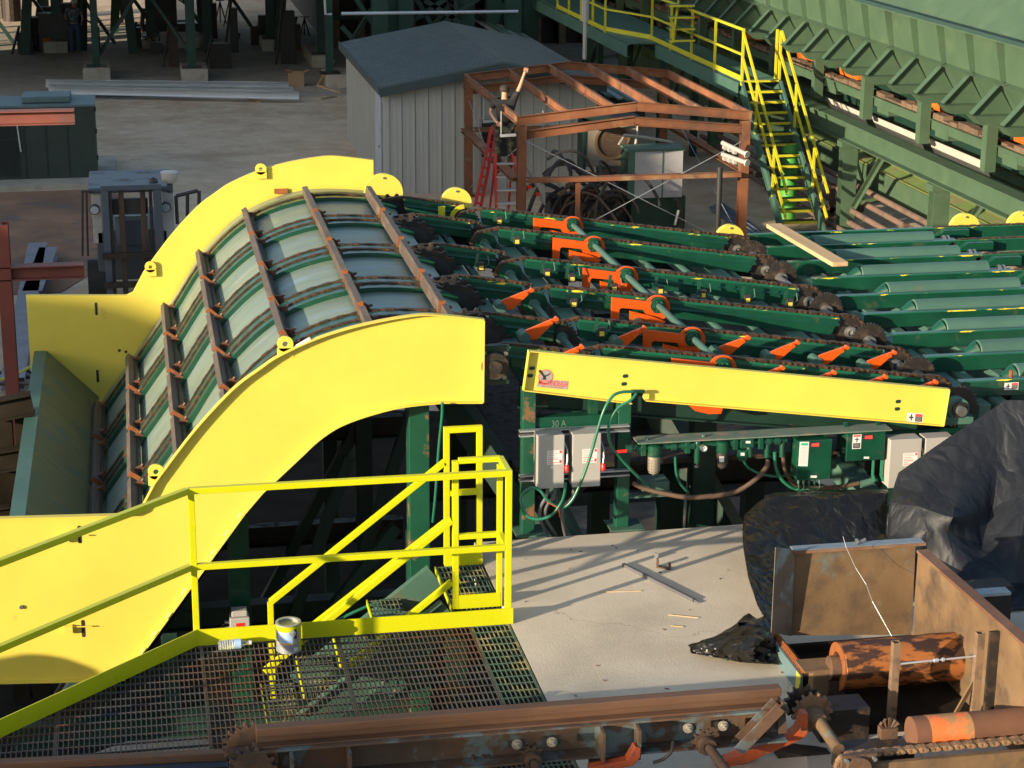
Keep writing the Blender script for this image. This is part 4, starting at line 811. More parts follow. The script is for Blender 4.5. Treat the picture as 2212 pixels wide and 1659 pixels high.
# hoses
def hose(pts,r,mt,label,name='hose',grp=None,sm=6):
    P3=[PZ(*p[0:3],Y=p[3]) for p in pts]; out=[]
    for i in range(len(P3)-1):
        p0=P3[max(i-1,0)];p1=P3[i];p2=P3[i+1];p3=P3[min(i+2,len(P3)-1)]
        for k in range(sm):
            u=k/sm; out.append(.5*((2*p1)+(-p0+p2)*u+(2*p0-5*p1+4*p2-p3)*u*u+(-p0+3*p1-3*p2+p3)*u**3))
    out.append(P3[-1]); q=MB(); q.tube(out,r,12); return one(q,name,Mt[mt],label,'hose',grp,smooth=True)
hose([(ZM,1880,745,13.42),(ZM,1680,755,13.40),(ZM,1530,830,13.38),(ZE,870,180,13.36),(ZE,800,400,13.36),(ZE,730,650,13.36),(ZE,640,900,13.36),(ZE,540,1110,13.36),(ZE,430,1185,13.38),(ZE,300,1120,13.4),(ZE,200,1000,13.42),(ZE,100,985,13.45),(ZE,15,1060,13.45),(ZE,20,1180,13.42),(ZE,80,1275,13.4),(ZE,200,1305,13.38),(ZE,330,1260,13.36),(ZE,430,1130,13.36),(ZE,465,1020,13.4),(ZE,470,930,13.45)],.0115,'hoseg','green hose arching from the panel notch and coiled in a loop under the switch boxes')
hose([(ZM,1930,780,13.42),(ZE,1150,70,13.40),(ZE,1010,160,13.4),(ZE,930,300,13.4),(ZE,920,430,13.42),(ZE,950,550,13.45),(ZE,1050,680,13.5),(ZE,1180,820,13.55),(ZE,1290,920,13.6),(ZE,1360,960,13.65)],.011,'hoseg','green hose curving from the panel notch down behind the red valve handle')
hose([(ZE,1170,930,13.62),(ZE,1300,990,13.6),(ZE,1500,1040,13.55),(ZE,1750,1080,13.5),(ZE,2000,1065,13.5),(ZT,100,800,13.5),(ZT,300,760,13.5),(ZT,460,660,13.5),(ZT,550,560,13.55),(ZT,560,500,13.58)],.019,'hoseb','thick brown hydraulic hose sagging in a long curve above the slab')
hose([(ZE,1610,660,13.6),(ZE,1620,820,13.6),(ZE,1660,930,13.62),(ZE,1740,1025,13.66)],.010,'hoseg','short green hose hanging from the air line tee right of the filter')
hose([(ZT,360,500,13.58),(ZT,400,560,13.58),(ZT,500,610,13.6),(ZT,640,635,13.62),(ZT,760,620,13.66)],.010,'hoseg','green hose running from the solenoid coil towards the larger control box')
hose([(ZT,620,430,13.6),(ZT,630,560,13.6),(ZT,680,660,13.6),(ZT,760,725,13.6),(ZT,850,750,13.62)],.014,'hoseg','green wrapped hose curving down left of the larger control box')
hose([(ZT,690,440,13.6),(ZT,700,560,13.62),(ZT,740,650,13.65),(ZT,830,720,13.68),(ZT,1000,730,13.7),(ZT,1200,715,13.7),(ZT,1320,690,13.7)],.017,'hoseb','dark hose passing behind the cable fan to a green elbow')
q=MB(); p=PZ(ZT,1380,690,Y=13.7); q.cyl(p+Vector((-.05,0,-.01)),p+Vector((.05,0,.015)),.028,10); one(q,'hose_coupling',Mt['grnl'],'green coupling at the right end of the dark hose','coupling')
for k,(x0,x1,x2) in enumerate(((290,210,280),(365,270,370),(560,440,470))):
    hose([(ZE,x0,985,13.6),(ZE,x0-20,1080,13.6),(ZE,x1+5,1180,13.62),(ZE,x1,1300,13.66),(ZE,x2,1470,13.72),(ZE,x2+30,1560,13.76)],.0135,'condu',['grey conduit nearest the left leg below the first switch box','middle of the three grey conduits dropping from the switch boxes','grey conduit dropping from the second switch box'][k],'conduit',None)
hose([(ZM,1880,740,13.42),(ZM,2060,740,13.44)],.014,'grn','green hose fitting in the notch of the yellow guard panel','hose_fitting')
hose([(ZR,1590,20,13.6),(ZR,1588,120,13.62),(ZR,1565,350,13.66),(ZR,1540,700,13.7),(ZR,1520,900,13.75)],.011,'hoseg','thin green hose hanging under the curved yellow panel left of the tall rail frame')
hose([(ZR,1290,1462,13.5),(ZR,1150,1480,13.5),(ZR,950,1560,13.5),(ZR,780,1640,13.5),(ZR,600,1700,13.5)],.012,'hoseg','green hose lying low behind the stair rails')
q=MB(); q.tube([PZ(ZE,270,1125,Y=13.36),PZ(ZE,400,1190,Y=13.35),PZ(ZE,415,1290,Y=13.35)],.003,5); one(q,'tie_string',Mt['org'],'thin orange cord tying the loop of the green hose','cord')
# ================= foreground rusty equipment =================
F5=(2048,1536,1024);F4=(1024,1536,1024);F3=(0,1536,1024);ZS=(1240,1240,1080)
from mathutils import noise as NZ
YB_=9.82
RB=thing('rusty_rail_beam','long rusty beam with a rail on top and worn blue flakes, spanning the foreground','beam',(2.0,YB_,0))
xl=PZ(F3,1640,1500,Y=YB_).x; xr=PZ(F5,650,1145,Y=YB_).x
def zb(reg,x,y): return PZ(reg,x,y,Y=YB_).z
zt_=.485; zr=.42; zbt=.165
q=MB(); q.beam((xl+.02,YB_+.05,zt_-.03),(xr,YB_+.05,zt_-.03),.07,.05); q.beam((xl+.02,YB_+.05,zt_-.075),(xr-.01,YB_+.05,zt_-.075),.02,.05); q.beam((xl+.02,YB_+.05,zt_-.105),(xr+.02,YB_+.05,zt_-.105),.13,.012); q.build('rail',Mt['railr'],RB,bev=.005)
q=MB(); q.chan((xl,YB_+.02,(zt_-.111+zbt)/2),(xr+.03,YB_+.02,(zt_-.111+zbt)/2),.13,zt_-.111-zbt,.012,-1); q.build('web_channel',Mt['rustb'],RB,bev=.002)
# stiffener posts and shadows cells
for (reg,x) in ((F3,1880),(F4,40),(F4,1670),(F4,1900)):
    xx=PZ(reg,x,1400,Y=YB_).x; q=MB(); q.box(xx-.008,xx+.008,YB_-.13,YB_+.07,zbt+.012,zt_-.125); q.build('stiffener',Mt['rustb'],RB)
xx0=PZ(F4,1660,1400,Y=YB_).x; xx1=PZ(F4,1905,1400,Y=YB_).x
q=MB(); q.box(xx0,xx1,YB_-.01,YB_+.005,zbt-.06,zt_-.13); q.build('hanger_plate',Mt['rustb'],RB)
q=MB(); q.box(xx0-.05,xx0+.12,YB_-.1,YB_,zbt-.1,zbt-.02); q.build('hanger_foot',Mt['rustd'],RB)
for reg,x,y in ((F4,1138,1500),(F4,1365,1485),(F5,35,1395),(F5,262,1380)):
    c=PZ(reg,x,y,Y=YB_-.05); q=MB(); q.box(c.x-.05,c.x+.05,YB_-.0485,YB_-.047,c.z-.022,c.z+.022); bo=q.build('adjusting_slot',Mt['blk'],RB)
    q=MB(); q.cyl((c.x,YB_-.058,c.z-.004),(c.x,YB_-.049,c.z-.004),.03,16); q.cyl((c.x,YB_-.075,c.z),(c.x,YB_-.058,c.z),.018,6); q.cyl((c.x,YB_-.095,c.z),(c.x,YB_-.075,c.z),.008,8); q.build('slot_bolt',mat('dull_bolt_%d'%x,(.30,.27,.22),rough=.55,metal=.3),bo)
# diagonal end strut
a=PZ(F5,620,1250,Y=YB_-.06); b=PZ(F5,350,1530,Y=YB_-.06); q=MB(); q.chan(a,b,.07,.09,.01,1,(0,1,0)); q.build('end_strut',Mt['rustb'],RB)
a=PZ(F5,625,1235,Y=YB_-.03); b=PZ(F5,640,1420,Y=YB_-.03); q=MB(); q.chan(a,b,.05,.06,.008,1,(0,1,0)); q.build('end_post',Mt['rustd'],RB)
# bracket shafts below
def shaftrun(reg,x,y,dx,lab):
    c=PZ(reg,x,y,Y=YB_-.06); t=RB
    q=MB(); q.cyl(c,c+Vector((dx,-.9,-.12)),.028,16); q.ring(c+Vector((0,-.03,0)),'Y',.028,.05,.05,16); s_=q.build('bottom_shaft',Mt['rustd'],t,smooth=True)
    q=MB(); q.gear(tuple(c+Vector((0,.03,0))),'Y',.075,10,.02,.02); q.build('small_sprocket',Mt['rustd'],s_)
shaftrun(F4,1235,1600,.1,''); shaftrun(F5,150,1500,.14,'')
# left sprockets
c=PZ(F3,1620,1520,Y=YB_+.12); q=MB(); q.gear(tuple(c),'Y',.15,18,.03,.028); q.build('end_sprocket',Mt['rustd'],RB); 
c=PZ(F3,1640,1659,Y=YB_-.02); q=MB(); q.gear(tuple(c),'Y',.13,14,.03,.026); q.build('end_sprocket',Mt['rustd'],RB)
c=PZ(F3,1560,1570,Y=YB_+.05); q=MB(); q.box(c.x-.06,c.x+.2,YB_-.0,YB_+.06,c.z-.22,c.z+.04); q.build('end_bracket',Mt['rustd'],RB)
t=thing('low_rail','low rusty rail with a bluish strip in the bottom left corner under the grating edge','rail',(-.4,10,.0))
a=PZ(F3,-60,1640,Z=.1); b=PZ(F3,1470,1572,Z=.1)
q=MB(); q.beam(a,b,.06,.05); q.beam(a-Vector((0,0,.06)),b-Vector((0,0,.06)),.02,.08); q.build('rail_head',Mt['railr'],t,bev=.004)
q=MB(); q.beam(a+Vector((0,-.06,-.03)),b+Vector((0,-.06,-.03)),.05,.012); q.build('blue_strip',mat('oily_blue_strip',(.06,.09,.14),rough=.35,metal=.5),t)
q=MB(); q.beam(a+Vector((0,-.1,-.14)),b+Vector((0,-.1,-.14)),.02,.2); q.build('rail_web',Mt['rustd'],t)
# cables under the beam
for k,(x0,x1) in enumerate(((850,890),(920,960),(950,985))):
    hose([(F4,x0,1575,9.9),(F4,x0+12,1620,9.85),(F4,x1,1700,9.8)],.012,'hoseb',['leftmost of three brown cables hanging under the rusty beam','middle of three brown cables hanging under the rusty beam','rightmost of three brown cables hanging under the rusty beam'][k],'cable')
hose([(F4,2150,1490,9.75),(F4,2140,1550,9.7),(F4,2090,1600,9.7),(F4,2020,1625,9.7)],.010,'hose','black cable looped below the right part of the rusty beam','cable')
# ---- drive shaft with big sprocket and orange arm ----
DS=thing('drive_shaft_assembly','rusty stub shaft with a big toothed sprocket and worn orange lever beside the rail end','sprocket shaft',(3.76,10.03,0))
c=PZ(F5,850,1310,Y=10.0); a=c
q=MB(); q.gear(tuple(c+Vector((0,.03,0))),'Y',.122,15,.035,.022); q.build('sprocket',mat('rusty_sprocket',(.22,.12,.06),c2=(.12,.07,.04),sc=14,rough=.75,bump=.2),DS)
q=MB(); q.gear(tuple(c+Vector((-.03,.12,.02))),'Y',.115,15,.03,.022); q.build('sprocket',Mt['dark'],DS)
b=PZ(F5,1010,1540,Y=9.62); q=MB(); q.tube([c+Vector((0,.02,0)),c+Vector((.008,-.06,-.01)),c.lerp(b,.22),c.lerp(b,.24),b],[.055,.052,.05,.036,.036],20); q.build('shaft',Mt['hop'],DS,smooth=True)
q=MB(); q.box(3.82,4.12,10.05,10.25,.0,.2); q.build('bearing_block',Mt['dark'],DS)
def p9(x,y,Y=9.9): p=PZ(F5,x,y,Y=Y); return (p.x,p.z)
q=MB(); q.prism([p9(*v) for v in ((762,1288),(802,1288),(795,1420),(760,1455),(330,1640),(190,1659),(235,1600),(700,1415),(735,1380))],'Y',9.86,9.93); q.build('lever_arm',Mt['oarm'],DS,bev=.004)
q=MB(); e=PZ(F5,230,1620,Y=9.88); q.cyl(e+Vector((0,-.04,0)),e+Vector((0,.04,0)),.022,14); q.build('lever_pin',Mt['oarm'],DS,smooth=True)
q=MB(); q.prism([p9(*v,Y=9.95) for v in ((600,1500),(860,1530),(1040,1560),(1040,1659),(950,1720),(600,1600))],'Y',9.9,9.98); q.build('frame_plate',Mt['dark'],DS)
q=MB(); q.box(3.78,4.2,9.55,9.75,.02,.16); q.build('base_block',Mt['dark'],DS)
# orange lever left (continues from the beam hanger)
q=MB(); q.prism([(lambda p:(p.x,p.z))(PZ(F4,*v,Y=9.72)) for v in ((1895,1500),(1930,1510),(1925,1570),(1880,1625),(1600,1680),(1600,1640),(1840,1590))],'Y',9.68,9.74); one(q,'orange_lever',Mt['oarm'],'worn orange lever hanging under the hanger plate of the rusty beam','lever',bev=.003)
# ---- hopper ----
HP=thing('steel_hopper','rusty open steel chute box with tall back wall and blue flaked low side','hopper',(4.4,11,0))
def ph(x,y,Y): return PZ(F5,x,y,Y=Y)
Yk=11.3
tl=ph(725,245,Yk);tr_=ph(1510,215,Yk);bl=ph(702,800,Yk);br=ph(1482,795,Yk)
q=MB(); q.prism([(tl.x,tl.z),(tr_.x,tr_.z),(br.x,br.z),(bl.x,bl.z)],'Y',Yk,Yk+.012); q.build('back_wall',Mt['hop'],HP)
a=ph(600,228,Yk-.16);b=ph(572,778,Yk-.12)
q=MB(); q.add([tuple(a),(tl.x,Yk,tl.z),(bl.x,Yk,bl.z),tuple(b),(a.x,a.y-.01,a.z),(tl.x,Yk-.012,tl.z),(bl.x,Yk-.012,bl.z),(b.x,b.y-.01,b.z)],[(0,1,2,3),(7,6,5,4),(0,4,5,1),(1,5,6,2),(2,6,7,3),(3,7,4,0)]); q.build('wing_plate',mat('blue_grey_rusty_plate',(.17,.135,.10),c2=(.20,.25,.25),sc=7,lo=.54,hi=.64,rough=.7,var=.3,bump=.15),HP)
q=MB(); q.box(tl.x-.01,tr_.x+.05,Yk-.02,Yk+.06,tl.z-.005,tl.z+.004); q.build('rim_plate',mat('pale_rim_steel',(.16,.20,.24),rough=.5,metal=.2),HP)
q=MB(); q.box(tl.x-.015,tr_.x+.06,Yk-.028,Yk-.021,tl.z-.02,tl.z+.0); q.build('rim_edge',Mt['rust'],HP)
XR=tr_.x+.015
rn=PZ(F5,2212,850,X=XR); r0_=PZ(F5,1545,265,X=XR)
nn=r0_+(rn-r0_)*1.6
q=MB(); q.prism([(r0_.y+.05,r0_.z),(nn.y,nn.z),(nn.y,-.02),(r0_.y+.05,0)],'X',XR,XR+.012); q.build('right_wall',Mt['hop'],HP)
q=MB(); q.beam(r0_+Vector((.02,.03,0)),nn+Vector((.02,0,0)),.075,.02); q.build('right_rim',Mt['rust'],HP)
q=MB(); p=PZ(F5,2020,770,X=XR-.03); q.box(XR-.06,XR-.002,p.y-.02,p.y+.005,.0,p.z); q.build('wall_stiffener',Mt['dark'],HP)
zc_=.125
q=MB(); q.box(3.915,3.93,10.70,11.33,.0,zc_); q.build('low_side',Mt['bluep'],HP); q=MB(); q.box(3.9135,3.915,10.70,10.78,.0,zc_); q.build('yellow_band',Mt['yshade'],HP)
q=MB(); q.box(3.93,4.0,10.72,11.2,zc_-.02,zc_-.005); tb=q.build('toothed_strip',Mt['rustd'],HP)
q=MB()
for k in range(24):
    y=10.74+k*.0245; q.prism([(3.93,zc_-.004),(3.99,zc_-.004),(3.95,zc_+.035)],'Y',y,y+.008)
tt=q.build('strip_teeth',Mt['lug'],HP)
q=MB(); q.box(3.93,XR,10.1,11.3,.001,.01); q.build('floor_pan',Mt['voidm'],HP); q=MB(); q.box(3.97,XR-.002,Yk-.03,Yk-.002,.0105,br.z-.0); q.build('recess_shade_strip',Mt['voidm'],HP)  # near-black pan and strip paint the shadowed recess below the back wall
q=MB(); p=PZ(F5,860,1000,Z=.2); q.box(p.x-.1,p.x+.1,p.y-.09,p.y+.09,.2,.212); q.build('bearing_plate',Mt['hop'],HP); q=MB(); q.box(p.x-.04,p.x+.08,p.y-.08,p.y-.0,.0,.2); q.build('bearing_post',Mt['hop'],HP); q=MB(); q.box(p.x+.06,p.x+.16,p.y-.12,p.y+.06,.0,.14); q.build('bearing_foot',Mt['dark'],HP)
q=MB(); c=PZ(F5,1130,170,Y=Yk+.02); q.ring((c.x,Yk+.02,tl.z+.02),'X',.012,.02,.012,16); q.beam((c.x+.01,Yk+.02,tl.z+.012),(c.x+.06,Yk+.02,tl.z+.035),.012,.014); q.build('rim_clamp',Mt['steel'],HP)
rl=thing('rusty_roller','scuffed orange and brown roller lying inside the rusty chute box','roller',(4.5,10.62,.1))
a=PZ(F5,1010,1000,Y=10.6); b=PZ(F5,1830,930,Y=10.6)
q=MB(); q.cyl(a,b,.152,48); q.build('roller_shell',Mt['orol'],rl,smooth=True,bev=.004); q=MB(); q.cyl(a-Vector((.06,0,0)),a,.07,20); q.build('roller_hub',Mt['rustd'],rl,smooth=True); q=MB(); q.ring(a-Vector((.003,0,0)),'X',.09,.15,.01,40); q.build('end_flange',Mt['lug'],rl,smooth=True)
for i,((x0,y0),(x1,y1)) in enumerate((((1390,840),(1350,1360)),((1935,780),(1885,1320)))):
    p=PZ(F5,x1,y1,Z=0); zt2=PZ(F5,x0,y0,Y=p.y).z; t=thing('square_post',['thin square steel post standing in front of the orange roller','thin square steel post against the right wall of the chute box'][i],'post',p)
    q=MB(); 
    for dx,dy,w1,w2 in ((-.021,0,.004,.046),(.021,0,.004,.046),(0,-.021,.038,.004),(0,.021,.038,.004)): q.box(p.x+dx-w1/2,p.x+dx+w1/2,p.y+dy-w2/2,p.y+dy+w2/2,0,zt2)
    q.build('tube',mat('post_brown_%d'%i,(.20,.13,.08),c2=(.10,.07,.05),sc=9,rough=.6,bump=.1),t)
    q=MB(); q.box(p.x-.06,p.x+.06,p.y-.06,p.y+.06,0,.008); q.build('foot_plate',Mt['rustd'],t)
    if i: q=MB(); q.beam((p.x-.02,p.y,.22),(p.x-.16,p.y-.05,.01),.012,.03); q.build('brace',Mt['hop'],t)
a=PZ(F5,1412,985,Y=10.22); b=PZ(F5,1900,935,Y=10.22); q=MB(); q.cyl(a,b,.0065,10); q.cyl(a.lerp(b,.44),a.lerp(b,.5),.013,6); q.cyl(a.lerp(b,.55),a.lerp(b,.58),.013,6); one(q,'tie_rod',Mt['alum'],'shiny threaded rod with nuts joining the two square posts','rod')
t=thing('front_roller','brown roller with an orange patch in the bottom right corner','roller',(4.7,9.6,.2))
a=PZ(F5,1480,1440,Y=9.55); b=a+Vector((1.6,0,0)); q=MB(); q.cyl(a,b,.10,40); q.build('roller_shell',Mt['rust'],t,smooth=True); q=MB(); x0=PZ(F5,1600,1430,Y=9.5).x; x1=PZ(F5,1870,1430,Y=9.5).x; q.cyl((x0,a.y,a.z),(x1,a.y,a.z),.1008,40); q.build('orange_patch',mat('orange_patch_paint',(.75,.16,.04),c2=(.3,.17,.07),sc=7,lo=.5,hi=.6,rough=.5),t,smooth=True)
t=thing('chain_guard','dark rusty housing with a roller chain running along its top, bottom right corner','housing',(4.6,9.3,0))
zc2=PZ(F5,1500,1530,Y=9.35).z
q=MB(); q.box(PZ(F5,1250,1560,Y=9.3).x,6.2,9.28,9.31,-.3,zc2-.04); q.build('side_plate',Mt['hop'],t); q=MB(); q.box(PZ(F5,1040,1560,Y=9.3).x,PZ(F5,1330,1560,Y=9.3).x,9.27,9.45,-.2,zc2-.09); q.build('bearing_box',Mt['rustd'],t,bev=.01)
c=PZ(F5,1130,1650,Y=9.25); q=MB(); q.ring(tuple(c),'Y',.0,.07,.08,24); q.box(c.x-.09,c.x+.11,9.24,9.27,c.z-.05,c.z+.075); q.build('bearing',Mt['rustd'],t,smooth=True)
q=MB()
for dx in (-.07,.09): q.cyl((c.x+dx,9.215,c.z+.05),(c.x+dx,9.24,c.z+.05),.013,6)
q.build('bearing_bolts',Mt['steel'],t)
xs=PZ(F5,1050,1530,Y=9.35).x
arc=[(xs+.05-.09*math.sin(R(a)),zc2-.09+.09*math.cos(R(a))) for a in range(100,-1,-8)]
chainm(MB(),[(arc[0][0]-.02,arc[0][1]-.12)]+arc+[(6.2,zc2)],9.35,.05,.03,.035).build('roller_chain',mat('rusty_roller_chain',(.24,.14,.07),c2=(.1,.06,.04),sc=20,rough=.65,bump=.2),t)
q=MB(); p=PZ(F5,1330,1400,Y=9.75); 
for k in range(5):
    a_=R(25+k*32); q.beam((p.x+.015*math.cos(a_),p.y,p.z-.0),(p.x+.06*math.cos(a_),p.y-.02,p.z+.05*math.sin(a_)+.02),.016,.02)
q.box(p.x-.05,p.x+.05,p.y-.03,p.y+.03,p.z-.06,p.z+.01); one(q,'toothed_dog',Mt['rustd'],'small rusty claw like casting at the foot of the front square post','casting')
q=MB(); a=PZ(F5,1850,480,Y=11.5); q.box(a.x,a.x+.3,11.45,11.6,0,a.z); one(q,'steel_box',Mt['dark'],'dark steel box with a pale top under the large tarp behind the chute','box')
q=MB(); a=PZ(F5,2000,510,Y=11.4); q.box(a.x-.1,a.x+.12,11.35,11.5,a.z-.02,a.z); one(q,'metal_plate',Mt['galv'],'pale metal plate on the dark box behind the chute wall','plate')
q=MB(); q.tube([PZ(F5,1040,160,Y=11.2),PZ(F5,1060,230,Y=11.15),PZ(F5,1120,360,Y=11.1),PZ(F5,1190,470,Y=11.0),PZ(F5,1230,580,Y=10.9),PZ(F5,1355,805,Y=10.75)],.0014,5); one(q,'loose_wire',Mt['galv'],'thin pale wire hanging from the clamp across the chute back wall','wire')
# ---- tarps ----
def sheet(rows,nm,mt,label,cat,amp=.03,fr=4.,sub=7,th=.004,pleat=0):
    G=[[PZ(*p[:3],Y=p[3]) for p in r] for r in rows]; n=len(G); m=len(G[0])
    def cr(p0,p1,p2,p3,u): return .5*((2*p1)+(-p0+p2)*u+(2*p0-5*p1+4*p2-p3)*u*u+(-p0+3*p1-3*p2+p3)*u**3)
    def lin(L,su):
        o=[]
        for i in range(len(L)-1):
            for k in range(su): 
                u=k/su; a=cr(L[max(i-1,0)],L[i],L[i+1],L[min(i+2,len(L)-1)],u); o.append(a*.3+L[i].lerp(L[i+1],u)*.7)
        o.append(L[-1]); return o
    rr=[lin(r,sub) for r in G]; cols=[lin([rr[i][j] for i in range(n)],sub) for j in range(len(rr[0]))]
    H=len(cols[0]);W=len(cols); q=MB(); vs=[]
    for i in range(H):
        for j in range(W):
            p=cols[j][i].copy(); e=min(1,i/(1.6*sub))
            def rg(v): return 1-2.2*abs(NZ.noise(v))
            sk_=Vector((p.x+.35*p.z,p.y,p.z))
            a=.9*rg(sk_*fr*.55+Vector((5,1,2)))+.5*rg(Vector((sk_.x*fr*1.5,sk_.y*fr,sk_.z*fr*.8)))+.25*rg(Vector((sk_.x*fr*3.6+9,sk_.y*fr*2,sk_.z*fr*1.2)))
            f=amp*e; p+=Vector((a*f*.35,-a*f,a*f*.3))
            if p.z<.004: p.z=.004+.012*abs(a)
            vs.append(p)
    q.add(vs,[(i*W+j,i*W+j+1,(i+1)*W+j+1,(i+1)*W+j) for i in range(H-1) for j in range(W-1)])
    o=one(q,nm,Mt[mt] if isinstance(mt,str) else mt,label,cat,smooth=False); me=o.data; me.shade_smooth(); me.set_sharp_from_angle(angle=R(24))
    s_=o.modifiers.new('solid','SOLIDIFY'); s_.thickness=th; return o
t1=[[(480,850,13.1),(610,770,13.12),(1000,752,13.12),(1400,738,13.12),(1560,746,13.1)],
[(455,870,12.98),(572,802,12.95),(1000,797,12.93),(1400,766,12.93),(1558,772,12.95)],
[(365,950,12.85),(575,900,12.86),(1000,900,12.84),(1400,880,12.84),(1560,880,12.85)],
[(348,1060,12.7),(610,1010,12.78),(1000,1050,12.72),(1400,1020,12.72),(1540,1090,12.7)],
[(360,1250,12.45),(560,1200,12.55),(900,1230,12.6),(1400,1200,12.6),(1560,1180,12.55)],
[(395,1450,12.1),(520,1420,12.25),(900,1400,12.3),(1400,1350,12.3),(1600,1300,12.3)],
[(470,1697,11.8),(590,1650,11.95),(900,1600,12.0),(1400,1550,12.0),(1650,1500,12.0)],
[(573,1876,11.65),(660,1850,11.7),(900,1800,11.7),(1400,1700,11.75),(1650,1680,11.75)]]
sheet([[(ZT,)+p for p in r] for r in t1],'plastic_cover','tarp','black plastic sheet draped over a box on the floor, left of the larger tarp','tarp',.008,4.2,8)
t2=[[(1650,640,13.35),(1950,460,13.4),(2250,260,13.4),(2527,60,13.4),(2700,60,13.4),(3100,80,13.4)],
[(1640,602,12.95),(1950,384,13.0),(2250,188,13.03),(2527,6,13.05),(2700,2,13.0),(3100,10,13.0)],
[(1605,700,12.88),(1850,760,12.70),(2180,600,12.80),(2480,440,12.85),(2700,430,12.8),(3100,400,12.8)],
[(1565,860,12.75),(1790,880,12.55),(2090,975,12.32),(2420,880,12.62),(2700,800,12.5),(3100,850,12.5)],
[(1548,1130,12.6),(1885,1090,12.38),(2040,1100,12.35),(2330,1200,12.42),(2650,1180,12.25),(3100,1250,12.3)],
[(1600,1330,12.25),(1870,1270,12.4),(2120,1400,12.2),(2350,1500,12.0),(2650,1520,12.15),(3100,1600,12.0)],
[(1700,1500,12.0),(1890,1480,12.15),(2200,1700,11.75),(2400,1780,11.7),(2650,1800,11.7),(3100,1850,11.65)]]
sheet([[(ZT,)+p for p in r] for r in t2],'tarpaulin','tarpb','large peaked blue-black tarp covering machinery at the right edge','tarp',.010,3.4,8)
cr_=[[(430,655,11.75),(480,690,11.7),(540,670,11.7),(585,720,11.7)],
[(250,760,11.5),(350,715,11.45),(470,730,11.45),(575,800,11.5)],
[(110,830,11.42),(290,810,11.3),(430,790,11.2),(560,860,11.3)],
[(20,888,11.42),(200,890,11.28),(400,890,11.1),(560,920,11.2)],
[(8,905,11.4),(180,935,11.3),(350,970,11.2),(555,975,11.15)]]
sheet([[(F5,)+p for p in r] for r in cr_],'crumpled_plastic','tarp','crumpled black plastic heap on the concrete by the chute corner','plastic sheet',.085,9,5)
hose([(F5,560,780,11.2),(F5,420,860,11.15),(F5,262,965,11.25)],.003,'hoseg','thin green string lying over the crumpled plastic','string','cord')
# ---- things on the slab ----
def fl(x,y,z=0): return PZ(ZS,x,y,Z=z)
q=MB(); a=fl(1290,930,.012);b=fl(1725,1148,.012); q.beam(a,b,.024,.024); q.beam(b,b+(b-a)*.06,.008,.01); one(q,'steel_bar',Mt['condu'],'long grey steel bar lying diagonally on the concrete floor','bar')
q=MB(); a=fl(1500,945,.0);b=fl(1575,960,.0); q.beam(a+Vector((0,0,.006)),b+Vector((0,0,.006)),.04,.008); q.beam(a+Vector((0,0,.002)),a+Vector((0,0,.065)),.04,.008,(1,0,0)); q.beam(b+Vector((0,0,.002)),b+Vector((0,0,.05)),.04,.008,(1,0,0)); one(q,'steel_bracket',Mt['rustd'],'small dark u shaped steel bracket standing on the concrete floor','bracket')
q=MB(); a=fl(1490,890); q.box(a.x-.01,a.x+.015,a.y-.01,a.y+.01,0,.04); one(q,'small_block',Mt['galv'],'tiny grey block beside the u shaped bracket','block')
for k,(x0,y0,x1,y1,lb) in enumerate(((1140,1098,1402,1091,'thin pale straight stick on the concrete between the shadow lines'),(1565,1237,1752,1256,'pale stick on the concrete near the crumpled plastic'),(1580,1305,1660,1311,'short pale splinter on the concrete nearest the grating'))):
    q=MB(); q.beam(fl(x0,y0,.004),fl(x1,y1,.004),.006,.006); one(q,'stick',Mt['wood2'],lb,'stick')
random.seed(5)
q=MB()
for k in range(40):
    x=random.uniform(2.5,5.5);y=random.uniform(10.2,13.5); r=random.uniform(.003,.009); a_=random.uniform(0,3)
    q.beam((x,y,.003),(x+r*3*math.cos(a_),y+r*3*math.sin(a_),.003),r,.005)
o=q.build('floor_debris',Mt['hop']); o['kind']='stuff'; o['label']='scattered wood chips and grit on the concrete floor'; o['category']='debris'
# ================= yard: shed, rust frame, machinery =================
F1=(0,0,1024);F2=(1024,0,1024);F3b=(2048,0,1024);F0=(0,768,1024)
def PX(reg,x,y,**k): return PZ(reg,x,y,**k)
SX0,SX1,SY0,SY1,SZ=5.42,10.2,42.9,50.6,-.72
ap=P(1082,131,Y=SY0); RX=ap.x; RZ=ap.z
SD=thing('metal_shed','beige ribbed metal shed with a blue-grey gabled roof behind the rusty frame','shed',(7.7,47,YZ))
q=MB(); q.prism([(SX0,YZ),(SX1,YZ),(SX1,SZ),(RX,RZ-.08),(SX0,SZ)],'Y',SY0,SY1); q.build('wall',Mt['wall'],SD)
q=MB(); x=SX0+.06
while x<SX1: 
    zt=SZ+(RZ-.1-SZ)*(1-abs(x-RX)/(RX-SX0 if x<RX else SX1-RX)); q.box(x-.018,x+.018,SY0-.028,SY0-.001,YZ,zt-.05); q.box(x+.09,x+.10,SY0-.010,SY0-.001,YZ,zt-.05); q.box(x+.19,x+.20,SY0-.010,SY0-.001,YZ,zt-.05); x+=.295
rb=q.build('wall_ribs',Mt['wall'],SD)
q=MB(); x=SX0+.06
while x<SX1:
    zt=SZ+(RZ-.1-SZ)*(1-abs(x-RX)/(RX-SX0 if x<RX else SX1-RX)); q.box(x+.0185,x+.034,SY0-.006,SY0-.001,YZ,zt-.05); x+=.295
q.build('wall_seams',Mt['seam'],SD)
q=MB(); y=SY0+.1
while y<SY1: q.box(SX0-.025,SX0-.001,y-.015,y+.015,YZ,SZ-.03); y+=.295
q.build('side_wall_ribs',Mt['wall'],SD)
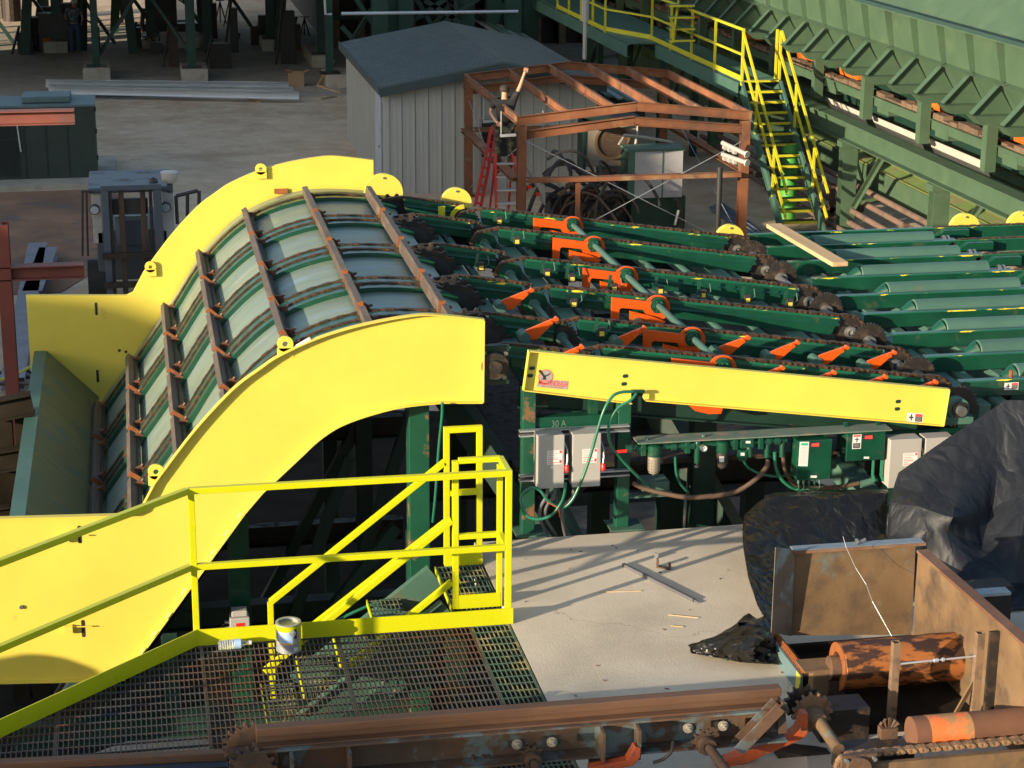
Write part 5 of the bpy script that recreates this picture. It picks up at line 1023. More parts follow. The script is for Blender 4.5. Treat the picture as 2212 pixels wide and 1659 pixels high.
q=MB(); q.box(SX0-.035,SX0+.09,SY0-.035,SY0-.0285,YZ,SZ); q.box(SX0-.035,SX0-.0255,SY0-.0284,SY0+.09,YZ,SZ); q.build('corner_trim',Mt['wall'],SD)
ox=.14; eL=(SX0-ox,SZ+.02-ox*(RZ-SZ)/(RX-SX0)+.03); eR=(SX1+ox,SZ+.02-ox*(RZ-SZ)/(SX1-RX)+.03)
for nm,a,b in (('roof',eL,(RX,RZ)),('roof',(RX,RZ),eR)):
    q=MB(); q.prism([a,b,(b[0],b[1]-.05),(a[0],a[1]-.05)],'Y',SY0-.3,SY1+.3); rf=q.build(nm,Mt['roof'],SD)
    q=MB(); y=SY0-.28
    while y<SY1+.3: 
        q.beam((a[0],y,a[1]+.02),(b[0],y,b[1]+.02),.03,.022); y+=.26
    q.build('roof_ribs',Mt['rribs'],rf)
for a,b in ((eL,(RX,RZ)),((RX,RZ),eR)):
    q=MB(); q.prism([(a[0],a[1]+.03),(b[0],b[1]+.03),(b[0],b[1]-.2),(a[0],a[1]-.2)],'Y',SY0-.33,SY0-.301); q.build('gable_trim',Mt['rooft'],SD)
    q=MB(); q.prism([(a[0],a[1]+.035),(b[0],b[1]+.035),(b[0],b[1]-.01),(a[0],a[1]-.01)],'Y',SY0-.335,SY0-.331); q.build('gable_edge',Mt['roof'],SD)
q=MB(); q.box(eL[0]-.02,eL[0]-.001,SY0-.3,SY1+.3,eL[1]-.16,eL[1]+.03); q.build('eave_trim',Mt['rooft'],SD)
d0=PX(F2,195,590,X=SX0-.03); q=MB(); q.box(SX0-.05,SX0-.026,SY0+.35,SY0+1.3,YZ,-.95); dr=q.build('door',mat('grey_door',(.42,.45,.50),rough=.4),SD); q=MB(); q.cyl((SX0-.1,SY0+.45,-2.1),(SX0-.05,SY0+.45,-2.1),.03,10); q.build('door_knob',Mt['steel'],dr)
a=PX(F2,900,765,Y=SY0-.03);b=PX(F2,1145,1020,Y=SY0-.03); q=MB(); q.box(a.x,b.x,SY0-.036,SY0-.03,b.z,a.z); wn=q.build('window_opening',Mt['blk'],SD)
q=MB(); q.beam((a.x,SY0-.05,a.z),(b.x,SY0-.05,a.z),.05,.06); q.beam((a.x,SY0-.05,b.z),(b.x,SY0-.05,b.z),.05,.06); q.beam((a.x,SY0-.05,b.z),(a.x,SY0-.05,a.z),.05,.06,(0,1,0)); q.build('window_frame',Mt['grey'],wn)
# ---- rusty frame ----
FX0,FX1,FY0,FY1,FZ=7.2,11.6,36.3,42.3,-.38
RF=thing('rusty_building_frame','open rusty steel building frame with bare rafters standing in front of the beige shed','steel frame',(9.4,39.5,YZ))
def mm(nm,a,b,w_,h,k='i',m_='rustf',side=1,up=(0,0,1)):
    q=MB(); (q.ibeam(a,b,w_,h,.014,up) if k=='i' else q.chan(a,b,w_,h,.012,side,up) if k=='c' else q.ang(a,b,w_,h)); return q.build(nm,Mt[m_],RF)
apx=P(1367,207,Y=FY0); xa=(FX0+FX1)/2; rise=.23
for y,o in ((FY0,0),(FY1,0)):
    for x in (FX0,FX1): 
        q=MB(); q.ibeam((x,y+.1,YZ),(x,y+.1,FZ-.2),.165,.17,.012,(0,1,0)); q.build('post',Mt['rustf'],RF)
        q=MB(); q.box(x-.15,x+.15,y-.05,y+.25,YZ,YZ+.02); q.build('base_plate',Mt['rust'],RF)
    for a,b in (((FX0-.1,y,FZ-.1),(xa,y,FZ-.1+rise)),((xa,y,FZ-.1+rise),(FX1+.1,y,FZ-.1))):
        mm('eave_channel',a,b,.06,.175,'c',side=-1)
        mm('rafter',(a[0],y+.12,a[2]-.30),(b[0],y+.12,b[2]-.28),.13,.165)
for i,f in enumerate((0,.2,.4,.6,.8,1)):
    x=FX0+(FX1-FX0)*f+(.0 if 0<i<5 else (-.07 if i==0 else .07)); z=FZ-.1+rise*(1-abs(2*f-1))
    mm('purlin',(x,FY0+.03,z),(x,FY1-.03,z),.06,.165,'c','rustf',side=1 if f<.5 else -1)
zg=PX(F2,1150,1170,Y=FY0).z; mm('girt',(FX0-.1,FY0+.1,zg),(FX0-.1,FY1,zg),.2,.08,'c'); mm('girt',(FX0+.1,FY0,zg),(FX1-.1,FY0,zg),.2,.08,'c'); mm('girt',(FX1+.1,FY0+.1,zg),(FX1+.1,FY1,zg),.2,.08,'c'); mm('girt',(FX0+.1,FY1,zg),(FX1-.1,FY1,zg),.2,.08,'c')
q=MB(); q.box(8.25,8.33,FY0-.02,FY0+.06,YZ,zg-.05); q.build('door_jamb',Mt['rustf'],RF)
for a,b in (((FX0+.1,FY0,FZ-.5),(FX1-.2,FY0,YZ+.1)),((FX1-.1,FY0,FZ-.6),(FX0+.3,FY0,YZ+.1)),((FX0,FY0+.2,YZ+.2),(FX0,FY1,FZ-.6)),((FX0,FY0+.2,FZ-.6),(FX0,FY1,YZ+.2)),((FX1,FY0+.2,YZ+.2),(FX1,FY1,FZ-.6))):
    q=MB(); q.cyl(a,b,.008,5); q.build('bracing_rod',Mt['galv'],RF)
# hanging pipe trapezes
for k,(x0,y0,x1,y1,Y) in enumerate(((918,790,1150,770,38.5),(1030,880,1320,862,36.9))):
    a=PX(F2,x0,y0,Y=Y); b=PX(F2,x1,y1,Y=Y); t=thing('pipe_hanger_trapeze',['short white trapeze bar hanging behind the man on the ladder','long white trapeze bar hanging beside the front left rusty post'][k],'hanger',a,'hanging trapeze bars')
    q=MB(); q.beam(a,b,.05,.05); q.build('bar',Mt['alum'],t)
    for p in (a+(b-a)*.02,a+(b-a)*.95): q=MB(); q.cyl(p,p+Vector((0,0,FZ-p.z+.0)),.01,5); q.build('hanger_rod',Mt['alum'],t)
# electrical conduit bracket on the right post
for k in range(2):
    a=PX(F3b,258,925+k*75,Y=FY0-.3); b=PX(F3b,415,1000+k*55,Y=FY0-.9); t=thing('white_pipe_stub',['upper white capped pipe stub on the front right rusty post','lower white capped pipe stub on the front right rusty post'][k],'pipe'); t.location=a; ORG[t.name]=Vector(a)
    q=MB(); q.cyl(a,b,.045,14); q.build('pipe',Mt['grey'],t,smooth=True)
    q=MB(); q.cyl(b,b+(b-a)*.04,.07,14); q.build('cap',Mt['whi2'],t,smooth=True)
    q=MB(); 
    for u in (.1,.3,.5): p=a.lerp(b,u); q.box(p.x-.03,p.x+.03,p.y-.07,p.y+.07,p.z-.1,p.z-.03)
    q.build('pipe_clamps',Mt['grey'],t)
q=MB(); a=PX(F3b,225,1510,Z=YZ); a=PX(F3b,228,1480,Y=FY0-.6); q.cyl((a.x,a.y,YZ),(a.x,a.y,-1.35),.055,12); one(q,'black_pipe',Mt['blk'],'black vertical pipe standing left of the front right rusty post','pipe',smooth=True)
# ---- hydraulic power unit ----
HU=thing('hydraulic_power_unit','hydraulic unit with round fan cooler, pale panel and black hoses inside the rusty frame','power unit',(10,39,YZ))
YH=38.6
a=PX(F2,1590,785,Y=YH);b=PX(F2,1915,1075,Y=YH); cx=PX(F2,1755,915,Y=YH)
q=MB(); q.box(a.x,b.x,YH,YH+.5,b.z,a.z); co=q.build('cooler_housing',mat('cooler_tan',(.21,.185,.15),rough=.5),HU,bev=.02)
rr_=(PX(F2,1855,915,Y=YH).x-cx.x); q=MB(); q.ring((cx.x,YH-.03,cx.z),'Y',rr_,rr_+.05,.06,32); q.build('fan_ring',Mt['hop'],co,smooth=True)
q=MB(); q.cyl((cx.x,YH-.012,cx.z),(cx.x,YH-.002,cx.z),rr_,32); q.build('fan_grille',Mt['rustd'],co)
q=MB(); z=cx.z-rr_+.04
while z<cx.z+rr_-.02: 
    w_=math.sqrt(max(0,rr_**2-(z-cx.z)**2)); q.box(cx.x-w_,cx.x+w_,YH-.025,YH-.014,z-.006,z+.006); z+=.045
q.build('grille_fins',Mt['rustd'],co)
q=MB(); q.box(a.x-.06,a.x-.005,YH-.02,YH+.55,b.z-.1,a.z+.05); q.box(a.x-.06,b.x+.06,YH-.02,YH+.55,a.z+.005,a.z+.06); q.build('cooler_frame',Mt['grnd'],co)
q=MB(); p=PX(F2,1920,800,Y=YH-.1); q.tube([p+Vector((-.35,-.0,-.05)),p,p+Vector((.0,0,-.2)),p+Vector((-.08,0,-.8)),p+Vector((-.2,0,-1.2))],.03,8); q.build('cooler_pipe',Mt['grey'],HU,smooth=True)
q=MB(); p=PX(F2,1800,940,Y=YH-.2); q.tube([p,p+Vector((.1,0,.2)),p+Vector((.5,0,.15)),p+Vector((1.1,0,.03)),p+Vector((1.15,0,-.12))],.03,8); q.build('cooler_pipe',Mt['grey'],HU,smooth=True)
YT=37.8
a=PX(F2,1860,985,Y=YT);b=PX(F2,2205,1275,Y=YT)
q=MB(); q.box(a.x,b.x,YT,YT+.6,b.z,a.z); tk=q.build('tank_box',Mt['grnd'],HU)
q=MB(); q.box(a.x+.14,b.x,YT-.02,YT-.003,b.z,a.z); q.build('tank_panel',mat('pale_panel',(.36,.36,.38),rough=.5,var=.12),tk)
q=MB(); q.box(a.x-.02,b.x+.03,YT-.03,YT+.62,a.z+.002,a.z+.05); q.box(a.x,a.x+.14,YT-.02,YT-.003,b.z,a.z); q.box(a.x+.7,a.x+.73,YT-.028,YT-.0205,b.z,a.z); q.build('tank_trim',Mt['grnl'],tk)
b2=PX(F2,2205,1500,Y=YT); q=MB(); q.box(a.x+.1,b.x+.1,YT+.05,YT+1.2,YZ,b.z-.01); q.build('base_tank',Mt['grnd'],HU)
random.seed(11)
def rhose(n,x0,x1,y0,y1,Y0,Y1,rm,mt):
    for _ in range(n):
        p=PX(F2,random.uniform(x0,x1),random.uniform(y0,y1),Y=random.uniform(Y0,Y1)); pts=[p]; d=Vector((random.uniform(-1,1),random.uniform(-.3,.3),random.uniform(-.2,1))).normalized()
        for k in range(9):
            d=(d+Vector((random.uniform(-.25,.25),random.uniform(-.2,.2),-.28+random.uniform(-.1,.1)))).normalized(); pts.append(pts[-1]+d*.13)
        q=MB(); q.tube(pts,random.uniform(*rm),7); q.build('hydraulic_hose',Mt[mt],HU,smooth=True)
rhose(26,1350,1850,1080,1300,37.3,38.3,(.02,.045),'hose'); rhose(10,1450,1850,1100,1350,37.3,38.0,(.02,.03),'hoseb')
for _ in range(36):
    p=PX(F2,random.uniform(1400,1850),random.uniform(1150,1420),Y=random.uniform(37.4,38.2)); s_=random.uniform(.05,.15); q=MB(); d=Vector((random.uniform(-1,1),random.uniform(-1,1),random.uniform(-1,1))).normalized()
    q.cyl(p,p+d*s_*1.5,s_*.5,10) if random.random()<.6 else q.box(p.x-s_/2,p.x+s_/2,p.y-s_/2,p.y+s_/2,p.z-s_/2,p.z+s_/2); q.build('pump_block',Mt[random.choice(['rustd','dark','grnd','hop','dark','galv' if _%5==0 else 'dark'])],HU,smooth=True)
q=MB(); q.box(PX(F2,1350,1300,Y=38.3).x,PX(F2,1870,1300,Y=38.3).x,38.2,38.8,YZ,-2.35); q.build('skid',Mt['dark'],HU)
q=MB(); a=PX(F2,2165,1290,Y=37.6); q.tube([a,a+Vector((.1,0,-.2)),a+Vector((.12,0,-.9)),a+Vector((0,0,-1.1))],.05,10); q.build('return_hose',Mt['hose'],HU,smooth=True)
q=MB(); a=PX(F2,2170,1410,Y=37.5); q.cyl(a+Vector((-.02,0,-.15)),a+Vector((.05,0,.15)),.03,8); q.build('fitting',Mt['galv'],HU)
# grey cabinet
CB=thing('grey_cabinet','slant topped grey cabinet with round red knobs behind the step ladder','cabinet',(8,38,YZ))
a=PX(F2,1215,1095,Y=37.6);b=PX(F2,1322,1335,Y=37.6)
q=MB(); q.add([(a.x,37.6,a.z),(b.x,37.6,a.z-.35),(b.x,37.6,b.z),(a.x+.25,37.6,b.z+.25),(a.x,38.2,a.z),(b.x,38.2,a.z-.35),(b.x,38.2,b.z),(a.x+.25,38.2,b.z+.25)],[(0,1,2,3),(7,6,5,4),(0,4,5,1),(1,5,6,2),(2,6,7,3),(3,7,4,0)]); q.build('cabinet_body',Mt['grey'],CB)
for x,y in ((1222,1215),(1275,1260)): c=PX(F2,x,y,Y=37.55); q=MB(); q.cyl(c,c+Vector((0,.05,0)),.04,14); q.build('red_knob',Mt['red'],CB)
# ---- ladders ----
def ladder(nm,label,a0,a1,b0,b1,rungs,mt,rm,back=None):
    t=thing(nm,label,'ladder',a1,'red ladders by the shed')
    for p,r_ in ((a0,a1),(b0,b1)): q=MB(); q.chan(p,r_,.04,.09,.01,1,(0,1,0)); q.build('rail',Mt[mt],t)
    for k in range(rungs):
        u=(k+.7)/rungs; q=MB(); q.beam(a0.lerp(a1,u),b0.lerp(b1,u),.10,.035); q.build('rung',Mt[rm],t)
    if back:
        for p,r_ in back: q=MB(); q.beam(p,r_,.04,.06,(0,1,0)); q.build('rear_rail',Mt[mt],t)
    return t
def gz(reg,x,y,Y): return PX(reg,x,y,Y=Y)
a0=gz(F2,1000,1000,37.9);a1=gz(F2,945,1390,37.3);b0=gz(F2,1108,1000,37.9);b1=gz(F2,1150,1390,37.3)
a1.z=b1.z=YZ; k_=(a0.z-YZ)
t=ladder('step_ladder','red fibreglass step ladder with aluminium steps under the man','',0,0,0,0,'','') if False else ladder('step_ladder','red fibreglass step ladder with aluminium steps under the man',a0,Vector((a0.x-.1,37.2,YZ)),b0,Vector((b0.x+.22,37.2,YZ)),7,'redl','alum',[(a0,Vector((a0.x-.02,38.7,YZ))),(b0,Vector((b0.x+.05,38.7,YZ)))])
a0=gz(F2,990,820,38.9);b0=gz(F2,1030,830,38.7)
ladder('leaning_ladder','taller red ladder leaning left of the step ladder',gz(F2,975,820,39.0),gz(F2,868,1330,37.6),gz(F2,1005,830,39.0),gz(F2,905,1340,37.6),9,'redl','redl')
# ---- people ----
def skin(nm,joints,edges,mt,par):
    me=bpy.data.meshes.new(nm); L=ORG[par.name]; me.from_pydata([tuple(Vector(j[0])-L) for j in joints],edges,[]); o=bpy.data.objects.new(nm,me); COL.objects.link(o); o.parent=par; ORG[o.name]=L
    m=o.modifiers.new('skin','SKIN'); 
    for i,j in enumerate(joints): r_=j[1]; me.skin_vertices[0].data[i].radius=(r_,r_*(j[2] if len(j)>2 else 1)); 
    me.skin_vertices[0].data[0].use_root=True
    s_=o.modifiers.new('sub','SUBSURF'); s_.levels=2; s_.render_levels=2; me.materials.append(mt); 
    m.use_smooth_shade=True; return o
def person(label,base,h,yaw,J,shirt,pants,hairm,cap=None):
    s=h/1.75; c_,sn=math.cos(yaw),math.sin(yaw)
    def W(p): x,y,z=p; return Vector(base)+Vector((x*c_-y*sn,x*sn+y*c_,z))*s
    t=thing('person',label,'person',base)
    g=lambda k:W(J[k])
    # one continuous body; clothes as sleeves over it
    names=['pelvis','chest','neck','head','lsh','lel','lwr','lhd','rsh','rel','rwr','rhd','lhip','lkn','lan','lto','rhip','rkn','ran','rto']
    rad=dict(pelvis=.13,chest=.155,neck=.055,head=.085,lsh=.06,lel=.043,lwr=.03,lhd=.035,rsh=.06,rel=.043,rwr=.03,rhd=.035,lhip=.095,lkn=.062,lan=.042,lto=.038,rhip=.095,rkn=.062,ran=.042,rto=.038)
    idx={n:i for i,n in enumerate(names)}
    E=[('pelvis','chest'),('chest','neck'),('neck','head'),('chest','lsh'),('lsh','lel'),('lel','lwr'),('lwr','lhd'),('chest','rsh'),('rsh','rel'),('rel','rwr'),('rwr','rhd'),('pelvis','lhip'),('lhip','lkn'),('lkn','lan'),('lan','lto'),('pelvis','rhip'),('rhip','rkn'),('rkn','ran'),('ran','rto')]
    skin('body',[(g(n),rad[n]*s*(.95 if n in ('head','neck','lel','lwr','lhd','rel','rwr','rhd') else .72)) for n in names],[(idx[a],idx[b]) for a,b in E],Mt['skin'],t)
    q=MB(); hd=g('head'); 
    for hk in ('lhd','rhd'):
        w_=g(hk[0]+'wr'); p=g(hk); d=(p-w_).normalized(); sd=d.cross(Vector((0,1,0))).normalized()
        for f in range(4): q.tube([p+sd*(f-1.5)*.02*s,p+sd*(f-1.5)*.023*s+d*.04*s,p+sd*(f-1.5)*.023*s+d*(.075-.008*abs(f-1.2))*s+Vector((0,-.012,0))],[.010*s,.009*s,.006*s],6)
        q.tube([p-sd*.03*s-d*.03*s,p-sd*.055*s+d*.01*s],[.011*s,.008*s],6)
    q.build('fingers',Mt['skin'],t,smooth=True)
    tn=['pelvis','chest','neckb','lsh','lmid','rsh','rmid']
    nb=g('chest').lerp(g('neck'),.55)
    skin('shirt',[(g('pelvis')+Vector((0,0,-.02)),.145*s),(g('chest'),.17*s),(nb,.075*s),(g('lsh'),.075*s),(g('lsh').lerp(g('lel'),.7),.058*s),(g('rsh'),.075*s),(g('rsh').lerp(g('rel'),.7),.058*s)],[(0,1),(1,2),(1,3),(3,4),(1,5),(5,6)],shirt,t)
    skin('trousers',[(g('pelvis')+Vector((0,0,.0)),.145*s),(g('lhip'),.11*s),(g('lkn'),.078*s),(g('lan'),.062*s),(g('rhip'),.11*s),(g('rkn'),.078*s),(g('ran'),.062*s)],[(0,1),(1,2),(2,3),(0,4),(4,5),(5,6)],pants,t)
    for k in 'lr':
        q=MB(); a=g(k+'an');b=g(k+'to'); q.tube([a+Vector((0,0,-.02)),a.lerp(b,.3)+Vector((0,0,-.035)),b+Vector((0,0,-.02))],[.05*s,.05*s,.035*s],10); q.build('boot',Mt['hoseb'],t,smooth=True)
    q=MB(); n_=14
    q.tube([hd+Vector((0,0,-.02*s)),hd+Vector((0,0,.03*s)),hd+Vector((0,0,.075*s)),hd+Vector((0,0,.1*s)),hd+Vector((0,0,.112*s))],[.088*s,.1*s,.088*s,.055*s,.012*s],16); q.build('cap' if cap else 'hair',cap or hairm,t,smooth=True)
    return t
base=Vector((gz(F2,1055,1130,38.0).x,38.0,gz(F2,1050,1125,38.0).z))
hh=gz(F2,1045,650,38.0).z-base.z
J=dict(pelvis=(0,0,.95),chest=(0.0,0,1.32),neck=(0.0,0,1.5),head=(.0,-.01,1.62),lsh=(-.19,0,1.42),lel=(-.27,.06,1.2),lwr=(-.2,-.16,1.05),lhd=(-.15,-.22,1.02),rsh=(.19,0,1.45),rel=(.30,.0,1.68),rwr=(.38,.02,1.9),rhd=(.41,.02,1.98),lhip=(-.1,0,.88),lkn=(-.13,-.02,.48),lan=(-.13,.03,.07),lto=(-.15,.18,.03),rhip=(.1,0,.88),rkn=(.13,-.02,.5),ran=(.12,.03,.1),rto=(.13,.18,.06))
person('man in dark sleeveless shirt and camouflage trousers on the ladder, reaching up to a rafter',base,1.78,0,J,Mt['shirt'],Mt['camo'],Mt['hair'])
J2=dict(pelvis=(0,0,.95),chest=(0.02,.04,1.32),neck=(0.03,.06,1.5),head=(.03,.09,1.63),lsh=(-.2,.03,1.42),lel=(-.27,.08,1.15),lwr=(-.18,.25,1.05),lhd=(-.16,.3,1.03),rsh=(.22,.03,1.42),rel=(.29,.06,1.13),rwr=(.25,.2,.95),rhd=(.24,.24,.9),lhip=(-.1,0,.88),lkn=(-.12,.02,.48),lan=(-.12,-.02,.07),lto=(-.12,.14,.03),rhip=(.1,0,.88),rkn=(.12,.05,.5),ran=(.12,0,.08),rto=(.12,.16,.03))
fp=PX(F1,490,342,Z=YZ)
person('distant worker in a grey patterned shirt, jeans and pale cap beside a welding screen',Vector(fp),1.8,.1,J2,Mt['plaid'],Mt['jeans'],Mt['hair'],Mt['whi2'])
fp=PX(F1,775,152,Z=YZ); person('distant worker in dark clothes beyond the steel column braces',Vector(fp),1.8,.3,J2,Mt['shirt'],Mt['blk'],Mt['hair'])
# ---- forklift ----
YF_=33.0
def q1(x,y,Y=YF_): return PX(F1,x,y,Y=Y)
FK=thing('forklift','grey forklift with its mast and brown chains facing us behind the yellow side panel','forklift',(q1(860,1400).x,YF_,YZ))
def vbar(nm,x0,x1,ytop,m_,Y=YF_,d=.1,zb_=YZ+.1,par=None):
    a=q1(x0,ytop,Y);b=q1(x1,ytop,Y); q=MB(); q.box(a.x,b.x,Y,Y+d,zb_,a.z); return q.build(nm,Mt[m_],par or FK,bev=.008)
vbar('mast_rail',655,700,1210,'slate',d=.2); vbar('mast_rail',700,722,1225,'dark',YF_+.02,.16); vbar('mast_rail',962,985,1225,'dark',YF_+.02,.16); vbar('mast_rail',990,1045,1200,'slate',d=.2)
vbar('lift_chain',765,800,1230,'rustd',YF_+.1,.05); vbar('lift_chain',905,940,1230,'rustd',YF_+.1,.05)
a=q1(650,1205);b=q1(1045,1228); q=MB(); q.box(a.x,b.x,YF_-.01,YF_+.15,b.z,a.z); q.build('mast_crosshead',Mt['slate'],FK,bev=.01)
a=q1(722,1310);b=q1(962,1400); q=MB(); q.box(a.x,b.x,YF_+.2,YF_+.3,b.z,a.z); q.build('mast_cross_plate',Mt['hose'],FK)
YC_=YF_+.5
a=q1(570,1230,YC_);b=q1(1135,1659,YC_); q=MB(); q.box(a.x+.1,b.x-.1,YC_,YC_+2.0,YZ+.5,q1(600,1500,YC_).z); q.build('body',mat('forklift_white',(.09,.10,.11),rough=.5,var=.15),FK,bev=.03)
q=MB(); q.box(a.x,b.x,YC_-.05,YC_+1.6,a.z-.06,a.z+.03); q.build('cab_roof',Mt['slate'],FK,bev=.02)
for x0,x1 in ((590,655),(1050,1125)):
    a=q1(x0,1240,YC_);b=q1(x1,1300,YC_); q=MB(); q.box(a.x,b.x,YC_,YC_+.1,q1(x0,1580,YC_).z,a.z); q.build('cab_pillar',Mt['whi2'] if x0<600 else Mt['alum'],FK,bev=.01)
for x,y in ((612,1360),(1075,1345)):
    c=q1(x,y,YF_+.3); q=MB(); q.cyl((c.x,YF_+.28,c.z),(c.x,YF_+.4,c.z),.085,18); hl=q.build('headlight',Mt['hose'],FK,smooth=True); q=MB(); q.cyl((c.x,YF_+.265,c.z),(c.x,YF_+.279,c.z),.07,18); q.build('headlight_lens',mat('lamp_lens_%d'%x,(.55,.58,.6),rough=.1,metal=.4),hl,smooth=True)
a=q1(745,1400,YC_);b=q1(965,1580,YC_); q=MB(); q.box(a.x,b.x,YC_-.03,YC_-.01,b.z,a.z); wsn=q.build('windscreen',Mt['glass'],FK); q=MB(); q.box(a.x+.12,b.x-.12,YC_-.04,YC_-.031,b.z,a.z-.08); q.build('seat_back',Mt['slate'],wsn,bev=.03)
c=q1(1100,1190,YC_); q=MB(); q.cyl((c.x,YC_,c.z-.15),(c.x,YC_,c.z+.02),.05,12); q.build('beacon_stem',Mt['slate'],FK,smooth=True); q=MB(); q.tube([(c.x,YC_,c.z+.02),(c.x,YC_,c.z+.08),(c.x,YC_,c.z+.2),(c.x,YC_,c.z+.21)],[.1,.14,.15,.13],18); q.build('beacon',Mt['whi2'],FK,smooth=True)
c=q1(995,1177,YF_+.2); q=MB(); q.tube([c+Vector((0,0,.075-.0375*i)) for i in range(5)],[.012,.065,.078,.065,.012],14); q.build('air_cleaner',Mt['hose'],FK,smooth=True)
for pts,par in (([(1140,1270),(1280,1235),(1290,1240),(1290,1340)],0),([(1140,1270),(1150,1450)],0),([(1215,1255),(1215,1400)],0),([(535,1240),(535,1659)],1),([(560,1240),(570,1659)],1),([(525,1240),(600,1240)],1)):
    q=MB(); q.tube([q1(x,y,YF_+.3) for x,y in pts],.035 if not par else .02,6); q.build('guard_bar',Mt['hose'],FK,smooth=True)
for x in (600,1060):
    a=q1(x,1500,YC_); q=MB(); q.cyl((a.x-.12,YC_+.3,YZ+.4),(a.x+.2,YC_+.3,YZ+.4),.4,24); q.build('wheel',Mt['rub'],FK,smooth=True)
for z,h in ((YZ+.5,.1),(YZ+1.0,.1)): a=q1(640,1200);b=q1(1050,1200); q=MB(); q.box(a.x,b.x,YF_-.08,YF_-.02,z,z+h); q.build('fork_carriage',Mt['dark'],FK)
# ---- container ----
cy=45.3; a=PX(F1,608,690,Y=cy); b=PX(F1,608,1190,Y=cy)
CT=thing('dark_container','dark olive steel container with a grille and pale roof at the left edge','container',(a.x,cy,YZ))
q=MB(); q.box(a.x-4.5,a.x,cy,cy+1.5,YZ+.12,a.z); q.build('container_body',Mt['contn'],CT,bev=.01)
q=MB(); q.box(a.x-4.5,a.x+.02,cy-.03,cy+1.55,a.z+.002,a.z+.05); cr=q.build('roof',Mt['contr'],CT); 
h0=PX(F1,145,680,Y=cy+.5).x; h1=PX(F1,460,680,Y=cy+.5).x; q=MB(); q.box(h0,h1,cy+.3,cy+1.2,a.z+.06,a.z+.2); q.build('roof_hatch',Mt['contr'],cr,bev=.02)
for x in (160,300,440): p=PX(F1,x,900,Y=cy); q=MB(); q.box(p.x-.01,p.x+.01,cy-.02,cy-.001,YZ+.15,a.z-.05); q.build('door_seam',Mt['blk'],CT)
p0=PX(F1,-100,900,Y=cy).x; p1=PX(F1,118,900,Y=cy).x; q=MB(); x=p0
while x<p1: q.box(x,x+.02,cy-.03,cy-.001,YZ+.2,a.z-.35); x+=.055
q.box(p0,p1,cy-.035,cy-.031,YZ+1.0,YZ+1.05); q.build('grille',Mt['blk'],CT)
q=MB(); p=PX(F1,130,900,Y=cy-.05); q.beam((p.x,cy-.05,YZ+.75),(p.x-.05,cy-.05,a.z-.35),.03,.03,(0,1,0)); q.build('white_bar',Mt['whi2'],CT)
for z in (.5,1.1,1.6): q=MB(); q.box(a.x+.001,a.x+.04,cy+.1,cy+.2,YZ+z,YZ+z+.1); q.build('hinge',Mt['contn'],CT)
q=MB(); q.box(a.x-6,a.x+.4,cy-.8,cy+2.8,YZ,YZ+.12); struct(q.build('container_pad',Mt['foot']))
g=MB(); g.prism([(-8,34.5),(-1.4,34.8),(-.2,38),(.1,42),(-.6,44.4),(-8,44.2)],'Z',YZ,YZ+.016); struct(g.build('red_soil_ground',mat('reddish_soil',(.26,.135,.075),c2=(.16,.10,.07),sc=.9,rough=.95,var=.3,bump=.8,bs=6)))
# ---- red oxide frame at the left ----
OX=thing('oxide_frame','red oxide primed steel post with two stub beams reaching in from the left edge','steel frame',(-1.9,24,YZ))
def p24(x,y,Y=24.): return P(x,y,Y=Y)
a=P(161,251,Y=24.2); b=P(0,256,Y=24.2); q=MB(); q.ibeam(a,a+Vector((-1.6,0,0)),.2,.17,.014); q.build('stub_beam',Mt['oxide'],OX)
a=P(182,583,Y=24.2); q=MB(); q.ibeam(a,a+Vector((-1.6,0,0)),.2,.17,.014); q.build('stub_beam',Mt['oxide'],OX)
a=P(4,500,Y=24.2); q=MB(); q.ibeam((a.x,24.2,YZ),(a.x,24.2,a.z+.1),.16,.2,.014,(0,1,0)); q.build('post',mat('oxide_dark',(.20,.045,.03),rough=.6),OX)
# channels lying on the ground left
for k,(x0,y0,x1,y1) in enumerate(((82,535,28,830),(105,545,70,640))):
    a=P(x0,y0,Z=YZ+.15);b=P(x1,y1,Z=YZ+.15); q=MB(); q.chan(a,b,.35,.2,.012,1 if k else -1); one(q,'steel_channel',mat('weathered_channel_%d'%k,(.17,.16,.18),rough=.5,var=.2),['long grey steel channel lying on the dirt left of the forklift','shorter steel channel lying beside the longer one by the forklift'][k],'channel','steel channels lying left of the forklift')
a=P(0,790,Z=-2.95);b=P(70,880,Z=-2.95); g=MB(); g.box(-6,b.x+.25,19.5,26.3,YZ+.01,-2.95); struct(g.build('pale_concrete_pad',mat('pale_concrete',(.50,.49,.46),rough=.8)))
for k in range(3):
    q=MB(); pts=[P(x,y,Z=-2.93) for x,y in ((-10,806+k*12),(30,803+k*12),(62,800+k*14),(75,812+k*10))]; q.tube(pts,.03,6); one(q,'black_cable',Mt['hose'],['farthest of the black cables on the pale concrete at the left edge','middle of the black cables on the pale concrete at the left edge','nearest of the black cables on the pale concrete at the left edge'][k],'cable','black cables at the left edge',smooth=True)
q=MB(); q.tube([P(x,y,Z=-2.7) for x,y in ((-8,822),(20,815),(45,803),(70,790))],.02,6); one(q,'yellow_cable',Mt['yshade'],'yellow cable above the black cables at the left edge','cable',smooth=True)
SB=thing('side_platform','dark steel platform frame under the left edge beside the trough','platform',(-1.9,17,YZ))
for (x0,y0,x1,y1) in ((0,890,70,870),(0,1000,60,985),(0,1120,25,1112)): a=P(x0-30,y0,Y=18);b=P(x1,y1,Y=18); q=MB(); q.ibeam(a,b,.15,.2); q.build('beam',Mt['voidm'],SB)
for x in (5,50): a=P(x,900,Y=18.1); q=MB(); q.box(a.x-.08,a.x+.08,18.1,18.26,YZ,a.z); q.build('post',Mt['voidm'],SB)
